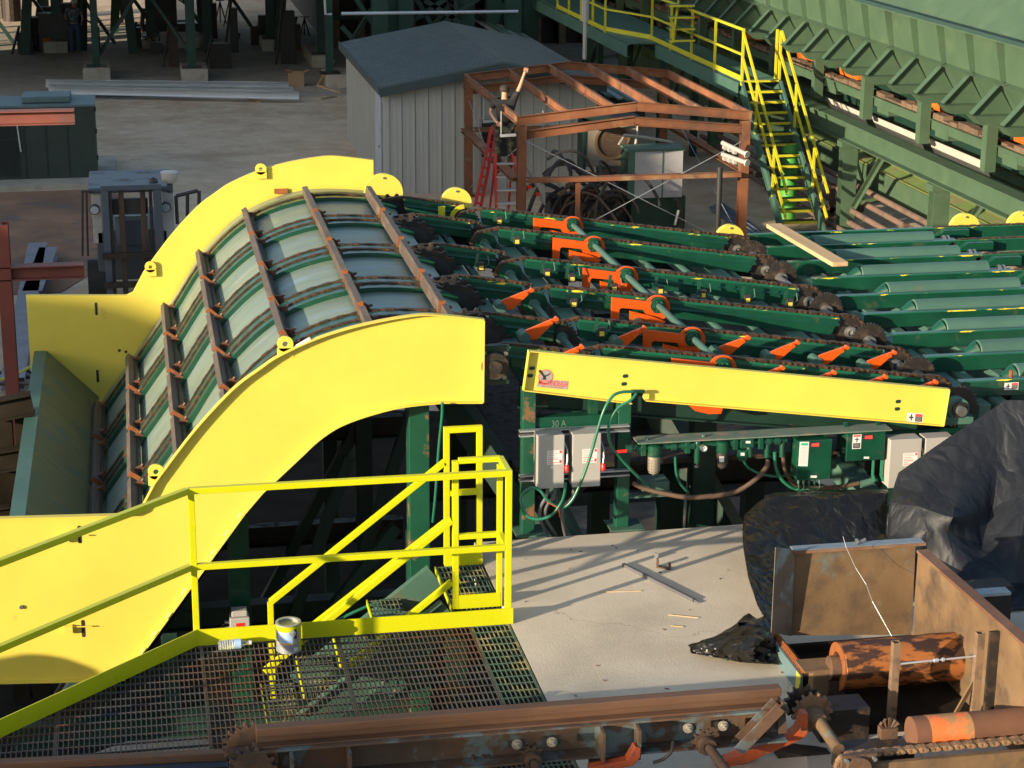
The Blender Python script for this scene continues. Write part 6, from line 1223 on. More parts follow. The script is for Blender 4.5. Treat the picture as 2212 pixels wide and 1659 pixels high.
# ---- roof purlins on blocks, boards, carton ----
for k,(x0,y0,x1,y1) in enumerate(((295,540,1870,557),(310,572,1900,588),(330,582,1935,618))):
    a=PX(F1,x0,y0,Z=YZ+.25);b=PX(F1,x1,y1,Z=YZ+.22); q=MB(); q.chan(a,b,.16,.22,.012,-1); one(q,'steel_purlin',Mt['alum'],['farthest of three long pale metal purlins lying on blocks','middle of three long pale metal purlins lying on blocks','nearest of three long pale metal purlins lying on blocks'][k],'purlin','pale metal purlins lying in the yard')
for k,(x,y) in enumerate(((705,600),(1400,625),(300,552))): p=PX(F1,x,y,Z=YZ); q=MB(); q.beam(p+Vector((0,-.35,.05)),p+Vector((0,.8,.05)),.09,.1); one(q,'timber_block',Mt['wood2'],['timber block under the middle of the pale purlins','timber block under the right part of the pale purlins','timber block under the left tips of the pale purlins'][k],'block','timber blocks under the purlins')
for k,(x0,y0,x1,y1) in enumerate(((1580,632,1690,658),(2075,640,2175,622),(2062,555,2212,600))): q=MB(); q.beam(PX(F1,x0,y0,Z=YZ+.03),PX(F1,x1,y1,Z=YZ+.03),.09,.05); one(q,'loose_board',Mt['wood2'],['loose board on the dirt below the right end of the purlins','loose board on the dirt near the shed corner','board lying at the foot of the leaning wood strip by the footing'][k],'board')
q=MB(); a=PX(F1,2060,552,Z=YZ);b=PX(F1,2160,395,Y=a.y+.4); q.beam(a,b,.1,.05); one(q,'leaning_board',Mt['wood'],'pale board leaning against the footing left of the shed','board')
a=PX(F1,1920,560,Z=YZ); bx=thing('cardboard_box','open cardboard box on the ground right of the purlins','box',a); q=MB()
for s_ in (-1,1): q.beam(a+Vector((-.22,s_*.2,.22)),a+Vector((.22,s_*.2,.22)),.01,.44); q.beam(a+Vector((s_*.225,-.19,.22)),a+Vector((s_*.225,.19,.22)),.01,.44)
q.build('box_sides',Mt['card'],bx); q=MB(); q.beam(a+Vector((-.22,-.2,.44)),a+Vector((-.26,-.34,.55)),.2,.01); q.beam(a+Vector((.24,0,.44)),a+Vector((.4,0,.5)),.3,.01); q.build('box_flap',Mt['card'],bx)
# ================= walkway and stair =================
WZ=-.35; WX0=12.67; WX1=13.52
WK=thing('raised_walkway','raised green walkway with yellow guardrail beside the long log conveyor','walkway',(12.9,50,YZ))
q=MB(); q.box(WX0,WX1,40.15,47.0,WZ-.04,WZ); q.build('deck_plate',Mt['grnl'],WK)
q=MB(); y=40.2
while y<47: q.box(WX0+.02,WX1-.02,y,y+.02,WZ+.001,WZ+.012); y+=.1
q.build('deck_ribs',Mt['grnl'],WK)
x2=PZ(F2,1740,215,Z=WZ).x; 
q=MB(); q.box(x2,WX1,47.02,66,WZ-.04,WZ-.002); q.build('deck_plate',Mt['grnl'],WK)
for x,y0,y1 in ((WX0-.03,40.15,47.0),(WX1+.03,40.15,66),(x2-.02,47.05,66)): q=MB(); q.chan((x,y0,WZ-.2),(x,y1,WZ-.2),.08,.3,.012,-1); q.build('side_channel',Mt['grnl'],WK)
def wrail(X,ys,post_par=WK):
    y0,y1=min(ys),max(ys); xx=X
    for zz,w_ in ((1.07,.05),(.55,.045)): beam1(WK,'rail',(X,y0-.03,WZ+zz),(X,y1+.03,WZ+zz),w_,w_,Mt['yshade'],bev=0)
    q=MB(); q.box(X-.03,X-.022,y0,y1,WZ,WZ+.11); q.build('kick_plate',Mt['yshade'],WK)
    for y in ys: beam1(WK,'rail_post',(X,y,WZ-.1),(X,y,WZ+1.05),.05,.05,Mt['yshade'],(0,1,0),0)
def yat(reg,x,y,X): return PZ(reg,x,y,X=X).y
ysA=[40.12,yat(F3b,205,455,WX0),yat(F3b,55,390,WX0),yat(F2,2135,325,WX0),yat(F2,2010,275,WX0)]
wrail(WX0,ysA); yk=yat(F2,1895,205,WX0); 
wrail(x2,[yk+.2,yk+1.6,yk+3.0,yk+4.5,yk+6])
for zz in (1.07,.55): beam1(WK,'rail',(x2,yk+.2,WZ+zz),(WX0,max(ysA),WZ+zz),.045,.045,Mt['yshade'],bev=0)
q=MB(); q.beam((x2,yk+.2,WZ+.055),(WX0,max(ysA),WZ+.055),.008,.11); q.build('kick_plate',Mt['yshade'],WK)
beam1(WK,'rail_post',(WX1-.05,40.3,WZ),(WX1-.05,40.3,WZ+1.05),.05,.05,Mt['yshade'],(0,1,0),0)
for x,y in ((WX0,46.5),(WX1,46.5),(WX0,53),(WX1,53)): q=MB(); q.box(x-.08,x+.08,y,y+.16,YZ,WZ-.35); q.build('column',Mt['grnd'],WK)
for X in (x2+1.4,): 
    for k in range(3): pass
ST=thing('yellow_rail_stair','steep green stair with yellow nosed treads and double yellow rails below the raised walkway','stair',(13.1,38.5,YZ))
n_=14; rz=(WZ-YZ)/(n_+.5); yb=37.15; dy=(40.15-yb)/n_
for k in range(n_):
    z=WZ-rz*(k+1); y=40.15-dy*(k+.5)
    q=MB(); q.box(WX0+.03,WX1-.03,y-.13,y+.1,z-.03,z); tr=q.build('tread',Mt['grnd'],ST); q=MB(); q.box(WX0+.03,WX1-.03,y-.165,y-.131,z-.045,z+.004); q.build('tread_nosing',Mt['yshade'],tr)
q=MB(); q.box(WX0+.03,WX1-.03,40.10,40.14,WZ-.035,WZ+.005); q.build('top_nosing',Mt['yshade'],ST)
for x in (WX0,WX1): q=MB(); q.chan((x,40.15,WZ-.1),(x,yb-.25,YZ+.02),.05,.25,.01,1 if x==WX1 else -1); q.build('stringer',Mt['grnl'],ST)
for x in (WX0,WX1):
    for h in (1.0,.5):
        beam1(ST,'hand_rail',(x,40.15,WZ+h+.02),(x,yb-.3,YZ+h-.05),.045,.045,Mt['yshade'],bev=0)
    for u in (.33,.72): 
        y=40.15+(yb-.3-40.15)*u; z=WZ+(YZ-WZ)*u; beam1(ST,'rail_post',(x,y,z-.05),(x,y,z+1.0),.045,.045,Mt['yshade'],(0,1,0),0)
beam1(ST,'rail_post',(WX1,40.2,WZ),(WX1,40.2,WZ+1.03),.05,.05,Mt['yshade'],(0,1,0),0)
# second stair fragment far up the walkway
S2=thing('upper_stair','short green stair with yellow edged steps rising above the raised walkway','stair',(13.4,43,WZ))
for k in range(6):
    p=PZ(F2,2212,255-k*75,Y=43.5+k*.25); q=MB(); q.box(p.x-.35,p.x+.25,p.y-.12,p.y+.12,p.z-.03,p.z); tr=q.build('step',Mt['grnl'],S2); q=MB(); q.box(p.x-.35,p.x+.25,p.y-.15,p.y-.121,p.z-.04,p.z+.004); q.build('step_nosing',Mt['yshade'],tr)
p=PZ(F2,2140,100,Y=44.8);p2=PZ(F2,2150,275,Y=43.4); beam1(S2,'rail_post',p2,(p2.x,p2.y,p.z),.05,.05,Mt['yshade'],(0,1,0),0)
p=PZ(F2,2155,240,Y=43.4);p2=PZ(F2,2195,-30,Y=45.2); q=MB(); q.beam(p,p2,.05,.3); q.build('stringer',Mt['yshade'],S2)
# ================= long log conveyor =================
IX=14.1; 
LC=thing('long_log_conveyor','long pale green trough conveyor with angled side gussets on a steel trestle, upper right','conveyor',(14.6,38,YZ))
y0_,y1_=24.5,72
q=MB(); q.ibeam((IX,y0_,-1.0),(IX,y1_,-1.0),.32,.4,.02); q.build('trestle_beam',Mt['grnc'],LC)
q=MB(); q.ibeam((IX+2.6,y0_,-1.0),(IX+2.6,y1_,-1.0),.3,.4,.02); q.build('trestle_beam',Mt['grnc'],LC)
def Y3(x,y,X): return PZ(F3b,x,y,X=X).y
ycol=[Y3(1080,910,IX),Y3(1670,1180,IX)]; dc_=ycol[0]-ycol[1]
for k in range(-1,6):
    y=ycol[0]+dc_*k if k>=0 else ycol[1]
    for x in (IX,IX+2.6):
        q=MB(); q.ibeam((x,y,YZ),(x,y,-1.32),.3,.26,.016,(0,1,0)); q.build('column',Mt['grnc'],LC)
        q=MB(); q.box(x-.2,x+.35,y-.15,y+.15,-1.32,-1.202); q.build('column_cap',Mt['grnc'],LC)
    q=MB(); q.ang((IX+.1,y-1.6,-1.25),(IX+.1,y-.1,YZ+.5),.1,.1,.012); q.build('knee_brace',Mt['grnc'],LC)
    q=MB(); q.beam((IX+.1,y,-2.5),(IX+2.5,y,-2.2),.1,.1); q.build('tie_brace',Mt['grnc'],LC)
# short posts between trestle and trough
PXc=14.5
yp=[Y3(1185,780,PXc),Y3(1550,935,PXc)]; dpp=yp[0]-yp[1]
TBX=13.45; TZ0=.34
for k in range(-3,9):
    y=yp[0]+dpp*k
    if y>70: break
    q=MB(); q.box(PXc-.1,PXc+.1,y-.1,y+.1,-.8,TZ0); q.build('short_post',Mt['grnc'],LC)
    q=MB(); q.box(PXc+1.7,PXc+1.9,y-.1,y+.1,-.8,TZ0); q.build('short_post',Mt['grnc'],LC)
    q=MB(); q.box(PXc+.1,PXc+1.7,y-.05,y+.05,-.55,-.35); q.build('cross_bar',Mt['grnc'],LC)
    q=MB(); q.box(PXc+.12,PXc+.5,y-.9,y-.3,-.62,-.42); q.build('side_bracket',Mt['grnc'],LC)
# trough walls
LXw,LZw=13.82,1.0; TXw,TZw=13.72,1.68
def wallpts(X0,Z0,X1,Z1,t=.012): return [(X0,Z0),(X1,Z1),(X1+t,Z1),(X0+t,Z0)]
def prismY(pts,a,b): q=MB(); q.prism(pts,'Y',a,b); return q
prismY([(14.12,.45),(LXw,LZw),(LXw+.014,LZw),(14.134,.45)],y0_,y1_).build('lower_side_plate',Mt['grnc'],LC)
prismY([(LXw,LZw+.01),(TXw,TZw),(TXw+.014,TZw),(LXw+.014,LZw+.01)],y0_,y1_).build('upper_side_plate',Mt['grnc'],LC)
q=MB(); y=y0_
while y<y1_:
    q.prism([(LXw-.09,LZw-.035),(LXw+.02,LZw+.0),(LXw+.02,LZw+.012),(LXw-.10,LZw-.02)],'Y',y,min(y+1.2,y1_)); y+=1.28
q.build('ledge_flange',Mt['grnc'],LC)
q=MB(); q.box(TXw-.16,TXw+.1,y0_,y1_,TZw+.001,TZw+.02); q.build('top_rim',Mt['grnc'],LC)
ys_=Y3(1350,90,TXw-.0); step=abs(Y3(1350,90,TXw)-Y3(1690,175,TXw))/2
k=-8
while True:
    y=ys_+step*k
    k+=1
    if y>y1_: break
    if y<y0_: continue
    q=MB(); q.prism([(LXw-.001,LZw+.02),(TXw-.001,TZw),(TXw-.14,TZw),(LXw-.1,LZw+.02)],'Y',y-.012,y+.012); q.build('wall_stiffener',Mt['grnc'],LC)
# gussets
GX,GZ_=13.36,.47
yg=Y3(1045,400,GX); gs=abs(Y3(1045,400,GX)-Y3(1190,450,GX)); k=-9
gsp=gs
while True:
    y=yg+gsp*k; k+=1
    if y>y1_ : break
    if y<y0_+.5: continue
    q=MB(); q.prism([(GX,GZ_),(LXw-.01,LZw-.08),(14.1,.47)],'Y',y-.008,y+.008); gu=q.build('side_gusset',Mt['grnc'],LC)
    q=MB(); q.beam((GX-.0,y,GZ_+.01),(LXw-.03,y,LZw-.06),.15,.014); q.build('gusset_flange',Mt['grnc'],gu)
    q=MB(); q.add([(GX-.02,y-.2,GZ_-.005),(14.9,y-.2,GZ_-.005),(14.9,y+.2,GZ_-.005),(GX-.02,y+.2,GZ_-.005),(GX+.12,y-.17,GZ_-.15),(14.9,y-.17,GZ_-.15),(14.9,y+.17,GZ_-.15),(GX+.12,y+.17,GZ_-.15)],[(0,1,2,3),(7,6,5,4),(0,4,5,1),(1,5,6,2),(2,6,7,3),(3,7,4,0)]); q.build('foot_box',Mt['grnc'],gu)
q=MB(); q.box(14.1,15.6,y0_,y1_,.40,.44); q.build('trough_floor',Mt['grnc'],LC)
# far side of trough, inner face towards the camera
prismY([(15.5,.42),(16.6,1.9),(16.62,1.9),(15.52,.42)],y0_,y1_).build('far_side_plate',Mt['grnc'],LC)
prismY([(16.6,1.91),(17.6,5.2),(17.62,5.2),(16.62,1.91)],y0_,y1_).build('far_backboard',mat('smooth_green_sheet',(.10,.22,.14),rough=.45,var=.08),LC)
q=MB(); y=y0_
while y<y1_: q.prism([(16.58,1.88),(16.595,1.9),(17.595,5.2),(17.58,5.2)],'Y',y,y+.012); y+=2.4
q.box(16.5,16.59,y0_,y1_,1.9,1.96); q.build('backboard_seams',Mt['grnd'],LC)
# orange machine bits, white liner, chain strand under the trough
for k in range(9):
    y=yp[0]+dpp*(k-2)*1.3+.8+(k%3)*.5
    if y>68: break
    q=MB(); q.prism([(14.95,-.05),(15.1,.2),(15.5,.2),(15.5,-.35),(15.0,-.3)],'Y',y,y+1.15); q.build('orange_chute',Mt['orgc'],LC)
WX=14.75; wa=Y3(930,640,WX); 
for a,b in ((980,640),(1230,760),(1590,910)):
    pass
for (xa,ya_,xb,yb_) in ((925,628,1160,720),(1220,745,1520,885),(1590,895,1950,1010)):
    ya2=Y3(xa,ya_,WX); yb2=Y3(xb,yb_,WX); zz=PZ(F3b,xa,ya_,X=WX).z; q=MB(); q.prism([(WX,zz-.0),(WX+.02,zz),(WX+.16,zz-.28),(WX+.14,zz-.28)],'Y',min(ya2,yb2),max(ya2,yb2)); q.build('white_liner',Mt['whi2'],LC)
zz=PZ(F3b,1300,610,X=14.72).z
q=MB(); random.seed(3); y=y0_
while y<62: 
    dl_=random.uniform(.1,.5); q.box(14.66+random.uniform(-.04,.04),14.84,y,y+dl_+.02,zz-.08,zz+random.uniform(-.03,.05)); y+=dl_
q.build('dirty_chain_strand',mat('bark_caked_chain',(.13,.085,.055),rough=.95,bump=.5,bs=20,var=.35),LC)
q=MB(); q.ang((14.6,y0_,zz-.16),(14.6,62,zz-.16),.08,.2,.012); q.build('chain_angle',Mt['grnc'],LC)
q=MB(); q.box(15.2,15.24,y0_,66,-.9,.1); q.build('inner_plate',Mt['grnd'],LC)
# lower return conveyor, sloping olive panels and pipes
LW=thing('lower_chip_conveyor','olive green lower conveyor sloping under the trestle of the long conveyor','conveyor',(15.5,36,YZ))
q=MB(); q.add([(14.9,24,-1.9),(14.9,60,-1.9),(16.6,60,-1.3),(16.6,24,-1.3),(14.9,24,-1.94),(14.9,60,-1.94),(16.6,60,-1.34),(16.6,24,-1.34)],[(0,1,2,3),(7,6,5,4),(0,4,5,1),(1,5,6,2),(2,6,7,3),(3,7,4,0)]); q.build('cover_plate',mat('olive_sheet',(.12,.19,.05),c2=(.16,.14,.06),sc=3,rough=.6,var=.15),LW)
q=MB()
for k in range(6): u=k/6; q.beam((14.9+1.7*u,24,-1.885+.6*u),(14.9+1.7*u,60,-1.885+.6*u),.03,.03)
q.build('cover_ribs',mat('olive_ribs',(.11,.13,.035),rough=.7),LW)
q=MB(); q.box(14.86,14.9,24,60,-2.4,-1.9); q.build('side_plate',Mt['grnc'],LW)
for y in range(27,60,4): q=MB(); q.box(14.9,15.1,y,y+.2,YZ,-1.95); q.box(16.4,16.6,y,y+.2,YZ,-1.4); q.build('legs',Mt['grnc'],LW)
PR=thing('pipe_rack','rack of long brown pipes running beside the lower conveyor','pipe rack',(14.4,36,YZ))
for k,(x,z) in enumerate(((14.55,-2.25),(14.5,-2.5),(14.2,-2.62),(14.15,-2.85),(13.9,-2.95))):
    q=MB(); q.cyl((x,26,z),(x,48,z),.06,12); q.build('pipe',mat('brown_pipe_%d'%k,(.17,.11,.08),c2=(.10,.07,.06),sc=3,rough=.6),PR,smooth=True)
for y in (30,34,38,42): q=MB(); q.box(13.7,14.75,y,y+.1,-2.8,-2.7); q.box(14.0,14.1,y,y+.1,YZ,-2.2); q.build('rack_support',Mt['rustd'],PR)
gp_=P(1705,372,Y=38.9); q=MB(); q.cyl((gp_.x,38.9,YZ),(gp_.x,38.9,YZ+1.6),.17,18); t=one(q,'green_bollard',mat('bright_green_drum',(.06,.30,.05),rough=.5),'bright green vertical pipe seen between the stair treads','bollard',smooth=True)
# galvanised strip conveyor far behind
CVs=thing('galvanized_conveyor','long galvanised conveyor rails running away behind the shed to the upper left','conveyor',(11,60,YZ))
for k,(x,z) in enumerate(((10.5,-1.2),(10.75,-1.2),(11.0,-1.25),(11.2,-1.3),(11.4,-1.35))):
    q=MB(); q.beam((x,44,z),(x,84,z),.14,.04); q.build('rail',Mt['galv'] if k%2==0 else Mt['grnl'],CVs)
q=MB(); q.box(10.35,11.6,44,84,-1.7,-1.45); q.build('under_frame',Mt['dark'],CVs)
for y in range(45,84,5): q=MB(); q.box(10.4,10.55,y,y+.15,YZ,-1.7); q.build('leg',Mt['grnd'],CVs)
q=MB(); a=P(1265,0,Y=46); b=P(1265,128,Y=46); q.cyl((a.x,46,b.z),(a.x,46,a.z+1),.05,8); q.cyl((a.x,46,a.z-.5),(a.x,46,a.z+1),.09,8); one(q,'hanging_pipe',Mt['grey'],'thin grey vertical pipe with a collar above the rusty frame','pipe',smooth=True)
t=thing('rebar_bundle','bundle of bluish steel bars lying on the ground right of the rusty frame','bars',(11.8,36,YZ))
for k in range(7):
    a=PX(F3b,175+k*12,1345-k*6,Z=YZ+.05+.02*(k%2)); b=PX(F3b,440+k*12,1530-k*6,Z=YZ+.05+.02*(k%2)); q=MB(); q.cyl(a,b,.02,6); q.build('bar',mat('blue_steel_bar_%d'%k,(.22,.27,.36),rough=.4,metal=.5),t)
# ================= steel columns on footings (left background) =================
grpC='green steel columns on concrete footings'
def footcol(fx0,fx1,fyb,cx0,cx1,label,fh=.4,topz=9,dep=1.6,reg=F1,two=False):
    a=PX(reg,fx0,fyb,Z=YZ);b=PX(reg,fx1,fyb,Z=YZ); c=(a+b)/2; w_=(b-a).length
    t=thing('column_footing',label,'footing',Vector((c.x,a.y+dep/2,YZ)),'concrete footings of the steel tower')
    q=MB(); q.box(a.x,b.x,a.y,a.y+dep,YZ,YZ+fh); q.build('concrete_block',Mt['foot'],t,bev=.02)
    xc=PX(reg,(cx0+cx1)/2,fyb-60,Y=a.y+.5).x; wc=(PX(reg,cx1,fyb,Y=a.y+.5)-PX(reg,cx0,fyb,Y=a.y+.5)).length
    q=MB(); q.ibeam((xc,a.y+.5,YZ+fh),(xc,a.y+.5,topz),max(.22,wc*.85),max(.22,wc*.85),.02,(0,1,0) if random.random()<2 else (1,0,0)); col_=q.build('steel_column',Mt['grnw'] if False else Mt['grnd2'],t)
    q=MB(); q.box(xc-.3,xc+.3,a.y+.2,a.y+.8,YZ+fh,YZ+fh+.03); q.build('base_plate',Mt['dark'],t)
    return Vector((xc,a.y+.5,YZ+fh))
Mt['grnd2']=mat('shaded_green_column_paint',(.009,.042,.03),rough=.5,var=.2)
c1=footcol(540,718,527,602,652,'concrete footing with a green column, left of the two nearest footings')
c2=footcol(1178,1352,535,1210,1280,'concrete footing with a green column, right of the two nearest footings')
c3=footcol(2120,2290,575,2110,2165,'large concrete footing with a green column behind the leaning board')
c4=footcol(1700,1862,335,1722,1790,'footing in the background behind the folding work stands')
c5=footcol(925,1300,318,945,1010,'wide low footing in the background between the cross braces')
c6=footcol(285,440,348,338,420,'footing in the background beside the distant worker in the patterned shirt')
c7=footcol(2020,2140,440,2060,2100,'long footing at the right, beside the larger footing with the leaning board',dep=3)
BR=thing('cross_bracing','green steel cross braces between the two nearest left columns','bracing',(c1.x+1.6,c1.y,YZ))
for a,b in ((c1+Vector((.1,.3,.3)),c2+Vector((-.1,.3,4.4))),(c2+Vector((-.1,.1,.5)),c1+Vector((.1,.1,4.6)))): q=MB(); q.ang(a,b,.12,.12,.014); q.build('brace',Mt['grnd2'],BR)
m_=(c1+c2)/2+Vector((0,.2,2.45)); q=MB(); q.box(m_.x-.28,m_.x+.28,m_.y-.12,m_.y-.1,m_.z-.28,m_.z+.22); q.build('gusset_plate',Mt['grnd2'],BR)
BR2=thing('rear_bracing','cross braces of the tower behind, near the folding work stands','bracing',(c4.x+2,c4.y,YZ))
for a,b in ((c4+Vector((.1,.1,1.8)),c4+Vector((4.5,.1,5))),(c4+Vector((3.0,0,.9)),c4+Vector((5,0,3.5)))): q=MB(); q.ang(a,b,.12,.12,.014); q.build('brace',Mt['grnd2'],BR2)
# work stands
for k,(x,y0,y1,lb) in enumerate(((1430,10,150,'tall tripod stand left of its twin in the far yard'),(1490,5,168,'tall tripod stand right of its twin in the far yard'),(1850,112,180,'folding work stand, leftmost of the three by the rear footing'),(1908,115,210,'folding work stand in the middle of the three by the rear footing'),(1975,115,232,'folding work stand, rightmost of the three by the rear footing'),(840,25,130,'tripod stand behind the left brace, near the worker in dark clothes'))):
    b=PX(F1,x,y1,Z=YZ); h=(PX(F1,x,y0,Y=b.y).z-YZ); t=thing('work_stand',lb,'stand',b,'tripod work stands')
    r_=h*.3
    for a_ in (90,210,330): q=MB(); q.cyl(b+Vector((0,0,h)),b+Vector((r_*math.cos(R(a_)),r_*math.sin(R(a_)),0)),.025,6); q.build('leg',Mt['dark'],t)
    q=MB(); q.cyl(b+Vector((0,0,h*.7)),b+Vector((0,0,h*1.05)),.03,6); q.box(b.x-.16,b.x+.16,b.y-.04,b.y+.04,b.z+h*1.03,b.z+h*1.08); q.build('head',Mt['dark'],t)
# dark equipment in the tower shade
def clutter(nm,label,cat,reg,x,y,n,seed,mats,sc=1.):
    random.seed(seed); b=PX(reg,x,y,Z=YZ); t=thing(nm,label,cat,b)
    for i in range(n):
        s_=random.uniform(.15,.5)*sc; p=b+Vector((random.uniform(-.8,.8)*sc,random.uniform(-.4,.6),random.uniform(0,1.2)*sc)); q=MB()
        if i%3==0: q.box(p.x-s_,p.x+s_,p.y-s_*.6,p.y+s_*.6,YZ,p.z+s_*.4)
        elif i%3==1: q.cyl((p.x,p.y,YZ),(p.x+.1,p.y,p.z+s_),s_*.3,12)
        else: q.tube([p+Vector((-s_,0,0)),p+Vector((0,0,s_*.5)),p+Vector((s_,0,-.1)),(p.x+s_,p.y,YZ)],.04,6)
        q.build(['housing','cylinder','pipe'][i%3],Mt[random.choice(mats)],t,smooth=i%3>0)
clutter('welding_machine','dark machine with hoses behind the distant worker at the far left','machine',F1,360,330,10,1,['dark','hose','grnd'],1.3)
clutter('air_compressor','dark machinery standing on the wide low footing between the braces','machine',F1,1060,200,10,2,['dark','rustd','hose'],1.1)
clutter('cutting_machine','dark machinery and bottles beside the rear footing','machine',F1,1650,290,7,3,['dark','hose','rustd'],.8)
clutter('welding_cart','low dark cart with glowing brown bits left of the worker','cart',F1,225,335,6,4,['dark','lug','hose'],.6)
clutter('parts_pile','low dark pile of parts on the ground under the crossed braces','pile',F1,1010,340,5,6,['dark','rustd','hose'],.45)
# tall posts at the upper left edge
for k,(x,y,w_,lb) in enumerate(((20,120,50,'dark round post at the upper left corner'),(82,135,38,'dark drum like post near the upper left corner'),(295,110,35,'thin dark column left of the distant worker'))):
    p=PX(F1,x,y,Z=YZ); r_=w_/2/65/3*1.0; q=MB(); q.cyl((p.x,p.y,YZ),(p.x,p.y,YZ+(8 if k!=1 else 1.3)),.16 if k!=1 else .35,14); one(q,'dark_post',Mt['dark'],lb,'post')
# ================= mill tower structure behind the shed =================
MT=thing('mill_tower','dark green steel mill tower with columns and cross braces behind the shed','building',(11,66,YZ))
for (x0,x1,yb) in ((225,270,400),(305,350,400),(395,435,400),(790,830,380),(965,1005,380),(1085,1135,400),(1200,1240,420)):
    a=PX(F2,(x0+x1)/2,200,Y=58+ (x0%7)*.3); q=MB(); q.ibeam((a.x,a.y,YZ),(a.x,a.y,8),.45,.4,.03,(0,1,0)); q.build('column',Mt['grnd2'],MT)
for (x0,y0,x1,y1) in ((0,170,240,430),(60,-60,300,300),(200,60,30,330),(370,200,690,-20),(610,180,900,-20),(540,0,860,200),(480,-20,600,190),(700,40,580,180),(740,-20,770,200),(1040,20,1110,220),(1060,60,1000,220)):
    a=PX(F2,x0,y0,Y=59.5);b=PX(F2,x1,y1,Y=59.5); q=MB(); q.ang(a,b,.14,.14,.02); q.build('brace',Mt['grnd2'],MT)
a=PX(F2,0,88,Y=57.5);b=PX(F2,1145,74,Y=57.5); q=MB(); q.cyl(a,b,.05,8); q.build('white_pipe',Mt['alum'],MT,smooth=True)
a=PX(F1,2105,0,Y=57.6);b=PX(F1,2110,92,Y=57.6);c_=PX(F1,2150,92,Y=57.6); q=MB(); q.tube([a,b,c_],.04,6); q.build('white_pipe',Mt['alum'],MT,smooth=True)
RC=thing('rear_tower','dark steel columns and braces of the tower legs far behind the left footings','steel frame',(-2,72,YZ))
random.seed(9)
for x in (-9.5,-6.2,-3.1,-.2,2.6,5.4):
    for y in (69,75): q=MB(); q.ibeam((x+random.uniform(-.4,.4),y,YZ),(x,y,.9),.32,.32,.03,(0,1,0)); q.build('column',Mt['grnd2'],RC)
for k in range(9):
    x=-9+k*1.7; q=MB(); q.ang((x,71,YZ+.1),(x+random.choice((-2.6,2.6)),71,1.0),.13,.13,.02); q.build('brace',Mt['grnd2'],RC)
for k in range(16):
    x=random.uniform(-9,7);y=random.uniform(64,76); h=random.uniform(.4,1.9); q=MB(); q.box(x,x+random.uniform(.2,.9),y,y+.4,YZ,YZ+h); q.cyl((x-.2,y,YZ),(x+.1,y,YZ+h*1.3),.05,7); q.build('stacked_part',Mt[random.choice(['dark','hose','rustd'])],RC)
MH=thing('mill_hall','dark timbered mill hall behind the tower columns','building',(16,74,YZ))
q=MB(); q.box(6.9,34,70,90,YZ,12); q.build('hall_body',mat('shade_toned_hall_wall',(.035,.033,.03),rough=.9,var=.4),MH)  # near-black body paints the shadowed background behind the columns
q=MB(); random.seed(2)
for k in range(26): x=7+k*.9; q.box(x,x+.25,69.6,69.95,YZ,random.uniform(1,9))
q.build('hall_framing',mat('hall_lumber',(.13,.09,.06),rough=.9,var=.3),MH)
for k in range(6): z=YZ+1+k*1.3; q=MB(); q.box(6.9,34,69.3,69.58,z,z+.18); q.build('hall_girt',Mt['grnd2'],MH)
a=PX(F2,0,450,Z=YZ)
q=MB(); q.box(-16,13,58.5,79,.95,1.3); q.build('unseen_shade_deck',Mt['grnd2'],MT)  # unseen slab added to keep sky light off the left background
q=MB(); q.box(6.5,24,56.0,70,4.2,4.6); q.build('unseen_shade_canopy',Mt['grnd2'],MH)  # unseen slab added to darken the area behind the shed
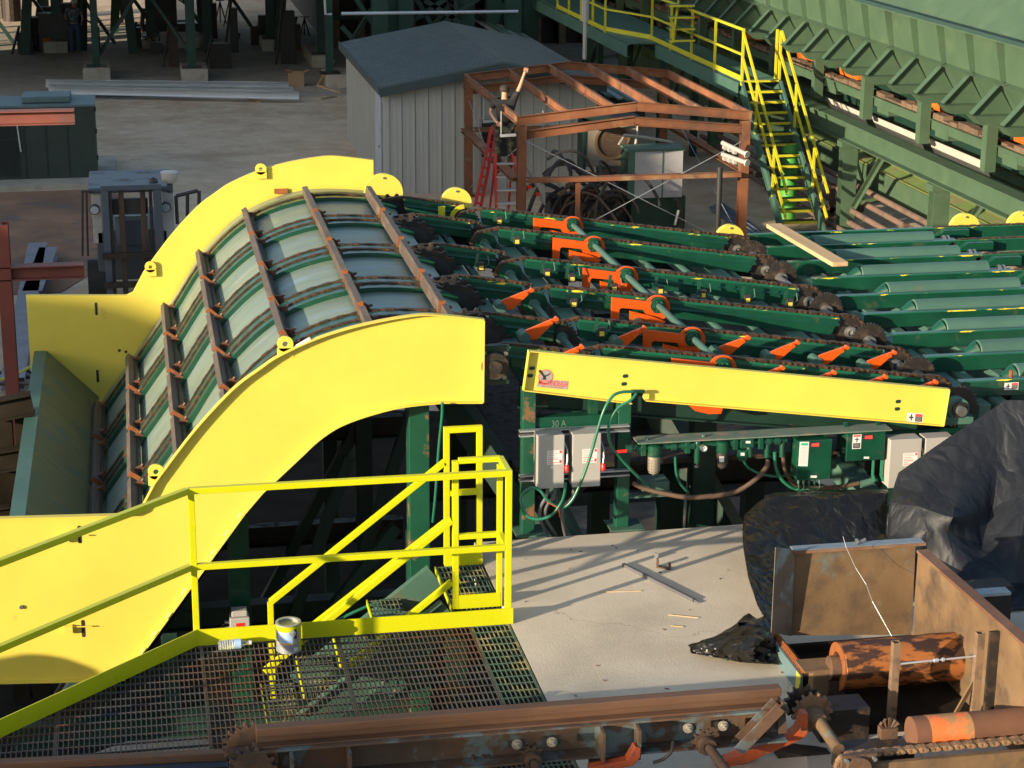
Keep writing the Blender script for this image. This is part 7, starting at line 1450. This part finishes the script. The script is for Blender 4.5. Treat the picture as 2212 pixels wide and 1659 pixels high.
# deck and canopy above: unseen slabs added to block sky light
# ================= unseen shade caster left of the frame, outline shaped to the yard's shadows =================
ex=Vector((math.sin(SHD),math.cos(SHD),0)); ux=Vector((ex.y,-ex.x,0)); tE=math.tan(SUN_EL)
DD=-26.0
random.seed(21)
prof=[(14,1.72),(-7.0,1.77),(-7.4,1.75),(-7.8,1.73),(-8.2,1.67),(-8.5,1.56),(-9,1.3),(-9.4,1.12),(-10.4,.85),(-10.8,-.4),(-16.2,-.4),(-17,1.9),(-18,2.35),(-19.6,2.2),(-21,2.75)]  # caster heights fitted to where sun and shade should fall
u=-21.6
while u>-31:
    base=2.7+max(0,(-u-26.5))*.7
    prof.append((u,base+random.uniform(-.8,.9))); u-=random.uniform(.35,.8)
prof+=[(-31.4,8.6),(-32,10.5),(-60,10.5),(-63,6),(-64,2.2),(-90,2.0)]
MBd=thing('shade_caster','unseen wall added left of the yard to cast shade','building',ex*DD+ux*-30+Vector((0,0,YZ)))
def wallpoly(pr,d0,d1,nm):
    q=MB(); top_=[];bot=[]
    for (u,v) in pr:
        top_.append((u,v-tE*DD)); 
    pts=top_+[(pr[-1][0],YZ),(pr[0][0],YZ)]
    vs=[]; n=len(pts)
    for d in (d0,d1): vs+=[tuple(ex*d+ux*u+Vector((0,0,z))) for u,z in pts]
    q.add(vs,[tuple(range(n)),tuple(range(2*n-1,n-1,-1))]+[(i,(i+1)%n,n+(i+1)%n,n+i) for i in range(n)]); return q.build(nm,Mt['contn'],MBd)
wallpoly(prof,DD,DD-.6,'shade_profile_wall')

tk=P(105,1478,Y=13.7)+sdir*5.0  # unseen dome added to cast the rounded shadow on the near panel
t=thing('unseen_shadow_dome','unseen domed form added beyond the left edge to cast a rounded shadow','tank',(tk.x,tk.y,YZ))
q=MB(); q.tube([tk+Vector((0,0,-.36)),tk+Vector((0,0,-.1)),tk+Vector((0,0,.05)),tk+Vector((0,0,.16)),tk+Vector((0,0,.22)),tk+Vector((0,0,.235))],[.27,.27,.24,.17,.08,.02],28); q.build('caster_dome',Mt['grey'],t,smooth=True)
q=MB(); q.cyl((tk.x,tk.y,YZ),(tk.x,tk.y,tk.z-.36),.27,28); q.build('caster_shell',Mt['grey'],t,smooth=True)
l_=tk-ux*-.42*0+Vector((-.2,.36,0)); q=MB(); q.tube([l_+Vector((0,0,-.6)),l_+Vector((0,0,.0)),l_+Vector((0,0,.09)),l_+Vector((0,0,.12))],[.2,.2,.12,.03],20); q.build('caster_side_lump',Mt['grey'],t,smooth=True)
